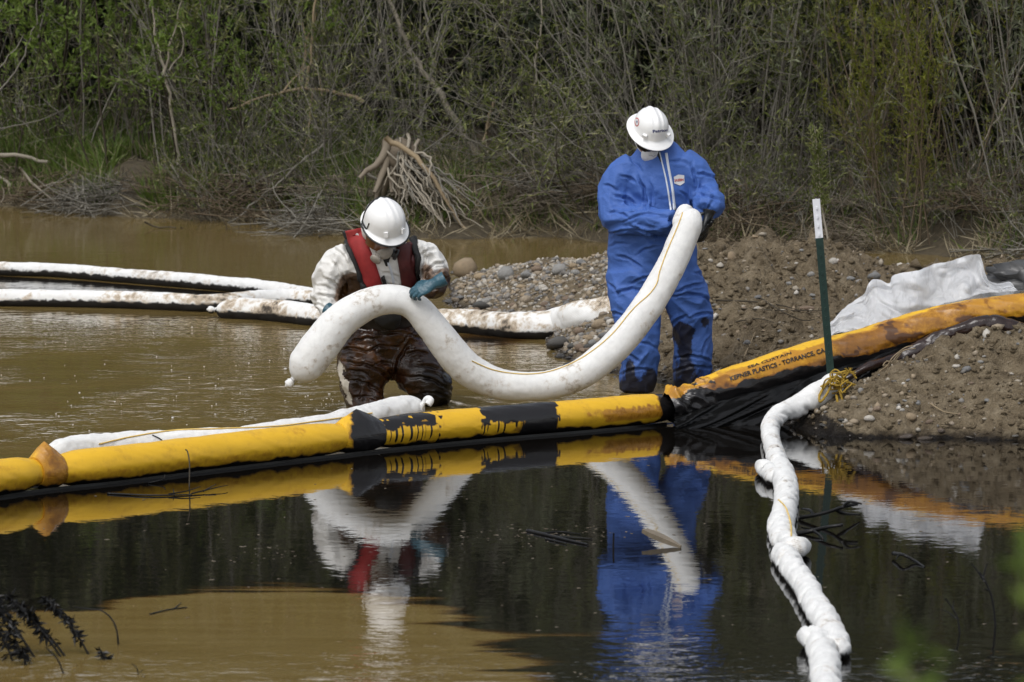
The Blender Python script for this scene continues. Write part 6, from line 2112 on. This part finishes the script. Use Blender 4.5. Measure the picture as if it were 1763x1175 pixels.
VAR = {}
def stone(px, py, wpx, col, kind, label, group=None, seed=None, rot=None, hs=1.0, sink=0.25, wp=None):
    P = wp or on_bar(px, py + wpx * 0.30)
    if P is None: return None
    r_ = random.Random(seed if seed is not None else px * 31 + py)
    i = r_.randrange(4)
    key = (kind, i, col)
    if key not in VAR:
        me = (ROUND if kind == 'round' else ANG)[i].copy()
        me.materials.append(M[MATS[col]])
        VAR[key] = me
    s = wpx / 2 / FPX * P.y
    o = bpy.data.objects.new('stone', VAR[key])
    COL.objects.link(o)
    o.scale = (s, s * r_.uniform(0.8, 1.1), s * hs)
    o.rotation_euler = (r_.uniform(-.25, .25), r_.uniform(-.25, .25) if rot is None else rot, r_.uniform(-0.5, 0.5))
    o.location = (P.x, P.y + s * 0.4, P.z + s * 0.62 * hs * (1 - sink))
    return tag(o, label, 'stone', group)
SPEC = [(800, 463, 42, 'tan', 'round', 'large smooth tan boulder at the tip of the gravel bar by the wading man', 1.25), (781, 470, 14, 'pale', 'round', 'small pale stone touching the left side of the large tan boulder', 1),
        (871, 471, 36, 'grey', 'ang', 'angular grey striped stone on the upper gravel bar', 1), (828, 474, 26, 'tan', 'round', 'flat tan stone just right of the large tan boulder', .7), (906, 472, 30, 'grey', 'ang', 'grey slab right of the angular striped stone', 1),
        (963, 462, 34, 'grey', 'ang', 'broad grey slab high on the gravel bar left of the man in blue', .8), (919, 476, 12, 'pale', 'round', 'small pale yellow stone on the gravel between the two grey slabs', 1), (898, 448, 26, 'grey', 'round', 'grey stone on the far crest of the gravel bar', .9),
        (827, 526, 36, 'dark', 'ang', 'dark grey angular stone above the net-stained boom', 1), (776, 515, 28, 'grey', 'ang', 'flat grey stone beside the wading man at the gravel edge', .6), (853, 504, 22, 'grey', 'ang', 'flat blue-grey stone in the middle of the gravel bar', .7), (935, 497, 18, 'pale', 'round', 'round pale stone in the middle of the gravel bar', 1), (962, 487, 16, 'tan', 'round', 'tan round stone on the bar beside the man in blue', 1),
        (897, 492, 18, 'tan', 'round', 'orange-tan flat stone in the middle of the gravel bar', .7), (905, 517, 22, 'tan', 'round', 'tan stone just above the net-stained boom', .9), (855, 533, 24, 'brown', 'round', 'brown flat stone tucked behind the net-stained boom', .6), (925, 462, 22, 'brown', 'round', 'brown stone near the crest of the gravel bar', .9),
        (960, 590, 40, 'dark', 'round', 'large dark wet stone at the water under the net-stained boom', .9), (1039, 579, 26, 'grey', 'ang', 'blue-grey angular stone beside the left leg of the man in blue', 1.1), (1030, 559, 26, 'tan', 'round', 'tan stone leaning on the lower side of the net-stained boom', 1), (1013, 581, 22, 'tan', 'round', 'yellowish stone among the wet rocks by the boom', .9), (997, 570, 20, 'brown', 'round', 'brown stone between the boom and the wet rocks', .9), (1000, 598, 24, 'brown', 'round', 'brown stone in the middle of the wet rocks', .8), (985, 595, 18, 'dark', 'round', 'small dark stone right of the large wet stone', .9), (965, 613, 20, 'dark', 'round', 'dark wet stone lowest at the waterline', .8), (1018, 606, 18, 'brown', 'round', 'reddish stone low among the wet rocks', .9), (980, 626, 24, 'dark', 'round', 'dark flat wet stone at the edge of the wet rocks', .6), (1020, 592, 16, 'grey', 'round', 'small grey stone among the wet rocks', 1),
        (1152, 534, 24, 'tan', 'ang', 'tan stone seen between the legs of the man in blue', .9), (1259, 444, 16, 'tan', 'ang', 'upright orange-tan stone on the dirt mound right of the man in blue', 1.5), (1435, 450, 17, 'pale', 'round', 'pale stone on the dug mound just right of the steel post', 1), (1396, 475, 14, 'grey', 'round', 'light grey stone on the mound left of the steel post', 1), (1359, 488, 12, 'grey', 'ang', 'grey chip on the mound face', 1),
        (1300, 407, 14, 'tan', 'round', 'tan stone on the mound crest behind the man in blue', .8), (1390, 528, 34, 'brown', 'round', 'half-buried brown stone in the mound left of the steel post', .5), (1465, 480, 16, 'grey', 'round', 'grey stone on the mound right of the steel post', 1), (1505, 474, 24, 'grey', 'round', 'grey stone half buried beyond the plastic sheet', .8),
        (1568, 722, 23, 'tan', 'round', 'smooth round tan cobble on the near dirt mound by the water', 1.25), (1497, 728, 20, 'pale', 'round', 'pale stone low on the near dirt mound, left of the round tan cobble', .9), (1560, 751, 28, 'brown', 'round', 'flat brown stone at the waterline under the round tan cobble', .55), (1592, 752, 28, 'brown', 'round', 'flat reddish brown stone at the waterline right of the cobble', .5), (1510, 706, 16, 'brown', 'round', 'brown stone on the near mound above the pale stone', 1), (1647, 632, 18, 'pale', 'ang', 'pale stone high on the near dirt mound', .8), (1664, 638, 18, 'grey', 'round', 'light grey stone beside the pale stone high on the near mound', .9), (1620, 746, 16, 'brown', 'round', 'brown stone at the foot of the near mound', .8),
        (1670, 754, 16, 'pale', 'round', 'thin pale stone lying at the waterline of the near mound', .4), (1748, 753, 16, 'pale', 'round', 'pale stone at the waterline by the right edge', .5), (1481, 755, 10, 'pale', 'round', 'small white pebble at the waterline of the near mound', .6), (1600, 726, 14, 'brown', 'round', 'small brown stone right of the round tan cobble', .9), (1700, 690, 12, 'grey', 'round', 'small grey stone on the slope of the near mound', .9), (1450, 722, 22, 'dark', 'ang', 'oil-black stone at the foot of the near mound', .7), (1418, 730, 22, 'dark', 'ang', 'oil-black clod at the foot of the near mound beside the white boom', .6)]
for q in SPEC:
    stone(q[0], q[1], q[2], q[3], q[4], q[5], None, None, None, q[6])
rk = random.Random(77)
zones = [((775, 1045, 440, 545), 110, 'on the gravel bar between the two men', (8, 20)), ((945, 1055, 560, 650), 34, 'among the wet rocks beside the man in blue', (10, 20)),
         ((1205, 1480, 412, 600), 30, 'on the dug mound behind the yellow boom', (8, 15)), ((1440, 1763, 590, 752), 26, 'on the near dirt mound', (7, 13))]
for (x0, x1, y0, y1), n, txt, (a, b) in zones:
    for k in range(n):
        px, py = rk.uniform(x0, x1), rk.uniform(y0, y1)
        col = rk.choice(['grey', 'grey', 'tan', 'brown', 'pale', 'tan'] if 'wet' not in txt else ['dark', 'brown', 'grey', 'tan'])
        kind = 'round' if rk.random() < 0.5 else 'ang'
        P = on_bar(px, py)
        if P is None or P.z < -0.005: continue
        stone(px, py, a + (b - a) * rk.random() ** 2.2, col, kind, 'small %s %s stone %s' % (col, 'rounded' if kind == 'round' else 'angular', txt), 'small %s %s stones %s' % (col, kind, txt), rk.randrange(10 ** 6), None, rk.uniform(.6, 1), 0.3, wp=P)
# pebbles and clods: nobody could count them
rs = np.random.RandomState(130)
n = 46000
X, Y = rs.uniform(-0.9, 4.9, n), rs.uniform(25.0, 36.8, n)
z = np.array([hbar(a, b) for a, b in zip(X, Y)])
k = (z > -0.03) & (rs.uniform(size=n) < np.where(881.5 + X / Y * FPX < 1120, 1.0, 0.16))
X, Y, z = X[k], Y[k], z[k]
n = len(X)
V, F = ICO1
r = 0.006 + 0.024 * rs.uniform(size=n) ** 3.0
sc = r[:, None] * rs.uniform(0.6, 1.3, (n, 3)) * [1, 1, 0.8]
Q = V[None] * sc[:, None, :] * (1 + 0.28 * rs.normal(size=(n, len(V), 1)))
Q = Q + np.stack([X, Y, z + r * 0.25], 1)[:, None, :]
mb = MB().add(Q.reshape(-1, 3), (F[None] + (np.arange(n) * len(V))[:, None, None]).reshape(-1, 3))
o = link('pebbles', mb.mesh('pebbles', True), M['pebble'])
tag(o, 'pebbles and gravel strewn over the bar and the dug mounds', 'gravel', kind='stuff')
n = 24000
X, Y = rs.uniform(0.6, 4.9, n), rs.uniform(25.0, 34, n)
z = np.array([hbar(a, b) for a, b in zip(X, Y)])
k = (z > 0.03) & (881.5 + X / Y * FPX > 1120)
X, Y, z = X[k], Y[k], z[k]
n = len(X)
r = 0.005 + 0.022 * rs.uniform(size=n) ** 3 + 0.03 * (rs.uniform(size=n) < 0.014) * (Y > 27)
sc = r[:, None] * rs.uniform(0.6, 1.3, (n, 3)) * [1, 1, 0.75]
Q = V[None] * sc[:, None, :] * (1 + 0.30 * rs.normal(size=(n, len(V), 1))) + np.stack([X, Y, z + r * 0.2], 1)[:, None, :]
me = MB().add(Q.reshape(-1, 3), (F[None] + (np.arange(n) * len(V))[:, None, None]).reshape(-1, 3)).mesh('soil_clods', True)
o = link('soil_clods', me, M['soil'])
tag(o, 'crumbs and clods of sandy soil on the dug mounds', 'soil', kind='stuff')
# dark twigs lying on the mound face
def ground_stick(name, label, pts, r, mat, cat='twig', lift=0.012):
    W = []
    for q in pts:
        P = on_bar(*q)
        if P is not None: W.append(P + Vector((0, -0.02, lift)))
    if len(W) < 2: return
    mb = MB()
    P, _, s = resample(W, 0.03)
    capped(mb, P, np.linspace(r, r * 0.5, len(P)), 5)
    tag(link(name, mb.mesh(name), M[mat]), label, cat)
ground_stick('twig', 'dark twig lying highest across the face of the dug mound', [(1232, 520), (1290, 524), (1340, 530), (1400, 545)], 0.007, 'stem_dark')
ground_stick('twig', 'dark twig slanting down the face of the dug mound', [(1310, 523), (1345, 540), (1380, 556), (1402, 562)], 0.006, 'stem_dark')
ground_stick('twig', 'long dark twig running level along the dug mound', [(1228, 537), (1280, 536), (1340, 538), (1415, 540)], 0.006, 'stem_dark')
ground_stick('twig', 'pale straw standing on the mound above the boom lettering', [(1272, 634), (1286, 606), (1300, 578)], 0.005, 'stem_tan')
ground_stick('twig', 'thin dark twig lowest on the face of the dug mound', [(1255, 562), (1300, 556), (1330, 560), (1358, 574)], 0.005, 'stem_dark')
ground_stick('twig', 'small tan twig lying on the near mound', [(1600, 700), (1625, 712), (1650, 716)], 0.005, 'stem_tan')
ground_stick('twig', 'tan straw at the foot of the frayed root', [(1560, 632), (1590, 622), (1610, 618)], 0.004, 'stem_tan')

# ------------------------------------------------------------------ things in the near water
def float_stick(name, label, pts, r0, r1, mat='oiled_plant', cat='twig', n=6, sub=()):
    W = [gz(x, y, z) for x, y, z in pts]
    mb = MB()
    P, _, s = resample(W, 0.02)
    capped(mb, P, np.linspace(r0, r1, len(P)), n)
    for q in sub:
        P, _, s = resample([gz(x, y, z) for x, y, z in q], 0.02)
        capped(mb, P, np.linspace(r1 * 1.2, r1 * 0.5, len(P)), 5)
    return tag(link(name, mb.mesh(name), M[mat]), label, cat)
def up(px, py, dz, dx=0.0, dy=0.0):
    p = gz(px, py, 0.0)
    return Vector((p.x + dx, p.y + dy, dz))
def rise(name, label, base, pts, r0, r1, cat='twig', twigs=()):
    """stem standing out of the water at pixel base; pts are (dx, dy, z) in metres"""
    b = gz(base[0], base[1], 0)
    W = [b + Vector((0, 0, -0.12))] + [Vector((b.x + x, b.y + y, z)) for x, y, z in pts]
    mb = MB()
    P, _, s = resample(W, 0.015)
    capped(mb, P, np.linspace(r0, r1, len(P)), 6)
    for q in twigs:
        P, _, s = resample([Vector((b.x + x, b.y + y, z)) for x, y, z in q], 0.015)
        capped(mb, P, np.linspace(r1 * 1.3, r1 * 0.5, len(P)), 5)
    return tag(link(name, mb.mesh(name), M['oiled_plant']), label, cat)
mb = MB()
a, b = gz(1172, 944, 0.0), gz(1110, 933, 0.0)
d = Vector((b.x - a.x, b.y - a.y, 0.05))
L = d.length
d.normalize()
s_ = Vector((0, 0, 1)).cross(d).normalized()
u_ = d.cross(s_)
V = []
for k, (w_, t_) in enumerate(((0.005, 0.006), (0.016, 0.011), (0.024, 0.013), (0.027, 0.012), (0.019, 0.010))):
    c = Vector((a.x, a.y, 0.0)) + d * (L * k / 4) + Vector((0, 0, 0.006))
    V += [list(c + s_ * w_ * x + u_ * t_ * y) for x, y in ((-1, -1), (1, -1), (1, 1), (-1, 1))]
F = [[4 * k + i, 4 * k + (i + 1) % 4, 4 * k + 4 + (i + 1) % 4, 4 * k + 4 + i] for k in range(4) for i in range(4)] + [[3, 2, 1, 0], [16, 17, 18, 19]]
mb.add(V, F)
tag(link('driftwood', mb.mesh('driftwood', False), M['driftwood']), 'flat splintered piece of grey wood poking out of the dark water', 'driftwood')
rise('twig', 'short dark stub standing in the water left of the splintered wood', (1056, 944), [(0, 0, 0.03), (0.002, 0, 0.075)], 0.006, 0.005)
float_stick('twig_mat', 'flat mat of dark twigs floating left of the blue reflection', [(908, 914, .004), (940, 921, .006), (985, 932, .005), (1012, 938, .004)], 0.010, 0.006, sub=[[(930, 919, .005), (965, 916, .006), (1000, 920, .004)], [(950, 924, .004), (990, 926, .006), (1020, 928, .004)], [(940, 928, .004), (975, 936, .005)]])
float_stick('branch', 'gnarled black branch floating right of the twisted white booms', [(1376, 892, .01), (1400, 888, .03), (1432, 880, .06), (1452, 873, .09), (1476, 868, .10)], 0.012, 0.009, cat='branch', sub=[[(1440, 878, .07), (1452, 884, .05), (1480, 886, .02)], [(1400, 888, .03), (1396, 880, .05), (1380, 876, .05)], [(1452, 873, .09), (1462, 864, .12), (1484, 868, .11)]])
float_stick('branch', 'smaller black branch floating nearest the twisted white booms', [(1368, 920, .005), (1400, 914, .02), (1425, 908, .045), (1452, 904, .06)], 0.014, 0.008, cat='branch', sub=[[(1400, 914, .02), (1412, 922, .01), (1418, 930, .0)]])
float_stick('twig', 'dark bent twig floating in the right of the dark water', [(1538, 953, .02), (1556, 956, .035), (1575, 966, .01), (1592, 977, .0)], 0.010, 0.005, sub=[[(1548, 955, .03), (1542, 964, .01)]])
rise('sapling', 'drowned dark twig with bare side shoots standing in the right of the dark water', (1718, 1080), [(-0.02, 0.02, 0.10), (-0.055, 0.02, 0.20), (-0.08, 0.03, 0.24)], 0.006, 0.004, 'sapling', [[(-0.06, 0.02, 0.20), (-0.10, 0.02, 0.26), (-0.12, 0.02, 0.28)], [(-0.066, 0.02, 0.215), (-0.055, 0.02, 0.26), (-0.045, 0.02, 0.285)], [(-0.04, 0.02, 0.16), (-0.06, 0.0, 0.17)]])
rise('sapling', 'forked dark twig leaning in the water left of the drowned sapling', (1655, 1090), [(-0.01, 0.02, 0.04), (-0.035, 0.03, 0.10), (-0.07, 0.03, 0.15)], 0.005, 0.003, 'sapling', [[(-0.02, .02, .06), (-0.06, .02, .09), (-.09, .02, .10)], [(-.035, .03, .1), (-.03, .03, .14)]])
float_stick('twig', 'dark twig floating under the yellow boom at the left', [(255, 832, .004), (280, 826, .02), (284, 818, .04)], 0.004, 0.003)
float_stick('twig_mat', 'tangle of fine black twigs floating below the yellow boom, left of the wader', [(185, 850, .004), (260, 853, .006), (330, 852, .004)], 0.006, 0.004, sub=[[(290, 851, .01), (320, 846, .02), (345, 838, .03)], [(300, 851, .006), (298, 842, .03)], [(330, 850, .006), (380, 838, .02), (392, 836, .02)], [(350, 846, .01), (372, 834, .03)]])
# bent reed against the yellow boom
t = Vector(gz(325, 838, 0))
mb = MB()
P, _, s = resample([t + Vector((0.0, 0, -0.1)), t + Vector((0.004, 0.0, 0.05)), t + Vector((0.004, 0.01, 0.13)), t + Vector((-0.008, 0.03, 0.19)), t + Vector((-0.02, 0.03, 0.20))], 0.01)
capped(mb, P, 0.004, 5)
tag(link('reed', mb.mesh('reed'), M['stem_dark']), 'thin dark reed bent against the front of the yellow boom', 'reed')

# oil-blackened plants drowned in the near left
def oiled_plant(px, py, lx, ln, n_l, seed, label, bend=0.0):
    rs = np.random.RandomState(seed)
    b = gz(px, py, 0)
    t = thing('oiled_plant', label, 'plant', b)
    d = np.array([lx, 0.05, 1.0])
    W = [np.array(b) + [0, 0, -0.06]]
    d = d / np.linalg.norm(d)
    for k in range(7):
        W.append(W[-1] + d * ln / 7)
        d = d + [-0.05 + bend, rs.normal() * 0.05, -0.04 - abs(bend) * 0.5]
        d /= np.linalg.norm(d)
    P, _, s = resample(W, 0.01)
    mb = MB()
    capped(mb, P, np.linspace(0.0055, 0.003, len(P)), 6)
    link('stem', mb.mesh('stem'), M['oiled_plant'], t)
    if n_l:
        k = (rs.uniform(0.25, 1, n_l) ** 0.7 * (len(P) - 1)).astype(int)
        mb = MB()
        D = rs.normal(size=(n_l, 3)) * [0.8, 0.6, 0.5] + [0, 0, -0.25]
        leaves(mb, P[k], D, rs.uniform(0.025, 0.06, n_l), rs.uniform(0.005, 0.009, n_l), rs)
        link('leaves', mb.mesh('leaves', False), M['oiled_plant'], t)
for k, (px, py, lx, ln, nl, txt) in enumerate(((28, 1138, -0.25, 0.22, 40, 'leftmost of the drowned oil-black plants'), (72, 1132, -0.55, 0.42, 70, 'tallest drowned oil-black plant at the left edge'), (60, 1120, -0.45, 0.40, 60, 'bushy drowned oil-black plant behind the tallest one'),
                                               (117, 1131, -0.55, 0.34, 60, 'third drowned oil-black plant from the left edge'), (126, 1130, -0.6, 0.30, 40, 'fourth drowned oil-black plant from the left edge'), (163, 1127, -0.45, 0.30, 60, 'drowned oil-black plant with drooping leaves right of the clump'), (186, 1136, -0.15, 0.10, 14, 'short leafy oil-black sprig at the right of the clump'), (180, 1133, -0.5, 0.06, 12, 'tiny oil-black tuft beside the short sprig'), (50, 1145, -0.2, 0.18, 40, 'low oil-black plant at the front of the clump'))):
    oiled_plant(px, py, lx, ln * 1.25, int(nl * 1.9), 200 + k, txt)
b = gz(204, 1110, 0)
mb = MB()
P, _, s = resample([b + Vector((0.0, 0, -0.05)), b + Vector((-0.005, 0, 0.05)), b + Vector((-0.03, 0.01, 0.11)), b + Vector((-0.075, 0.02, 0.145)), b + Vector((-0.12, 0.02, 0.15)), b + Vector((-0.19, 0.02, 0.16))], 0.01)
capped(mb, P, np.linspace(0.005, 0.0025, len(P)), 6)
tag(link('reed', mb.mesh('reed'), M['oiled_plant']), 'arched oil-black reed bowing over the muddy water at the right of the drowned plants', 'reed')
rise('twig', 'small black twig standing low in the muddy water below the drowned plants', (120, 1160), [(-0.04, 0, 0.04), (-0.10, 0.01, 0.11)], 0.004, 0.003)
rise('twig', 'tiny black twig in the muddy water right of the drowned plants', (245, 1162), [(-0.02, 0, 0.02), (-0.045, 0, 0.045)], 0.004, 0.002, 'twig', [[(-.01, 0, .01), (.005, 0, .022)]])
float_stick('twig', 'fine dark twig lying on the muddy patch', [(258, 1058, .003), (290, 1050, .005), (322, 1046, .003)], 0.004, 0.003, sub=[[(300, 1048, .004), (312, 1038, .006)]])

# foam flecks and bubbles on the muddy water
rs = np.random.RandomState(140)
mb = MB()
V, F = ICO1
for k in range(130):
    px, py = rs.uniform(-50, 760), 560 + 190 * rs.uniform() ** 0.8
    if rs.uniform() < 0.25: px, py = 600 + rs.normal() * 60, 690 + rs.normal() * 10
    p = gz(px, py, 0)
    if p.y < boom_y(p.x) + 0.5 or (p.x > -0.25 and p.y > 27.5): continue
    r = rs.uniform(0.002, 0.005) * (1 + 0.6 * (rs.uniform() < 0.12))
    mb.add(V * [r * rs.uniform(1, 1.8), r * rs.uniform(1, 1.8), r * 0.6] + np.array([p.x, p.y, 0.003]), F)
tag(link('foam_flecks', mb.mesh('foam_flecks'), M['white']), 'white foam flecks and bubbles drifting on the muddy water', 'foam', kind='stuff')

# specks of scum and leaf litter on the oily water
rs = np.random.RandomState(150)
mb = MB()
for k in range(300):
    px, py = rs.uniform(0, 1763), rs.uniform(800, 1175)
    if rs.uniform() < 0.35: px, py = 950 + rs.normal() * 70, 922 + rs.normal() * 9
    elif rs.uniform() < 0.2: px, py = 470 + rs.normal() * 40, 955 + rs.normal() * 10
    p = gz(px, py, 0)
    if p.y > (boom_y(p.x) if p.x < 0.95 else 25.2) - 0.4: continue
    r = rs.uniform(0.002, 0.007)
    a = rs.uniform(0, 3.14)
    q = V * [r * rs.uniform(1, 2.8), r, r * 0.25]
    q = np.stack([q[:, 0] * math.cos(a) - q[:, 1] * math.sin(a), q[:, 0] * math.sin(a) + q[:, 1] * math.cos(a), q[:, 2]], 1)
    mb.add(q + np.array([p.x, p.y, 0.001]), F)
tag(link('floating_litter', mb.mesh('floating_litter'), M['root']), 'specks of scum and leaf litter floating on the oily water', 'litter', kind='stuff')

# leafy shrubs on the near bank, out of focus close to the camera
def near_shrub(px, py, Y, seed, label, n=46, spread=0.10):
    rs = np.random.RandomState(seed)
    top = at(px, py, Y)
    base = Vector((top.x + 0.04, Y + 0.03, float(near_h(np.array([top.x]), np.array([Y]))[0])))
    t = thing('leafy_plant', label, 'plant', base)
    P, _, s = resample([base + Vector((0, 0, -0.05)), base.lerp(top, 0.5) + Vector((0.05, 0.02, 0)), top], 0.03)
    mb = MB()
    capped(mb, P, np.linspace(0.007, 0.002, len(P)), 6)
    link('stem', mb.mesh('stem'), M['stem_dark'], t)
    k = (len(P) - 1 - (rs.uniform(0, 0.18, n) * len(P)).astype(int)).clip(0, len(P) - 1)
    mb = MB()
    leaves(mb, P[k], rs.normal(size=(n, 3)) * [1, .8, .5] + [0, 0, 0.6], rs.uniform(0.025, 0.05, n), rs.uniform(0.005, 0.009, n), rs)
    link('leaves', mb.mesh('leaves', False), M['leaf_green'], t)
near_shrub(1572, 1128, 4.1, 301, 'blurred leafy plant top close to the camera at the bottom right', 44)
near_shrub(1775, 895, 4.3, 302, 'blurred leafy plant close to the camera at the right edge', 30)
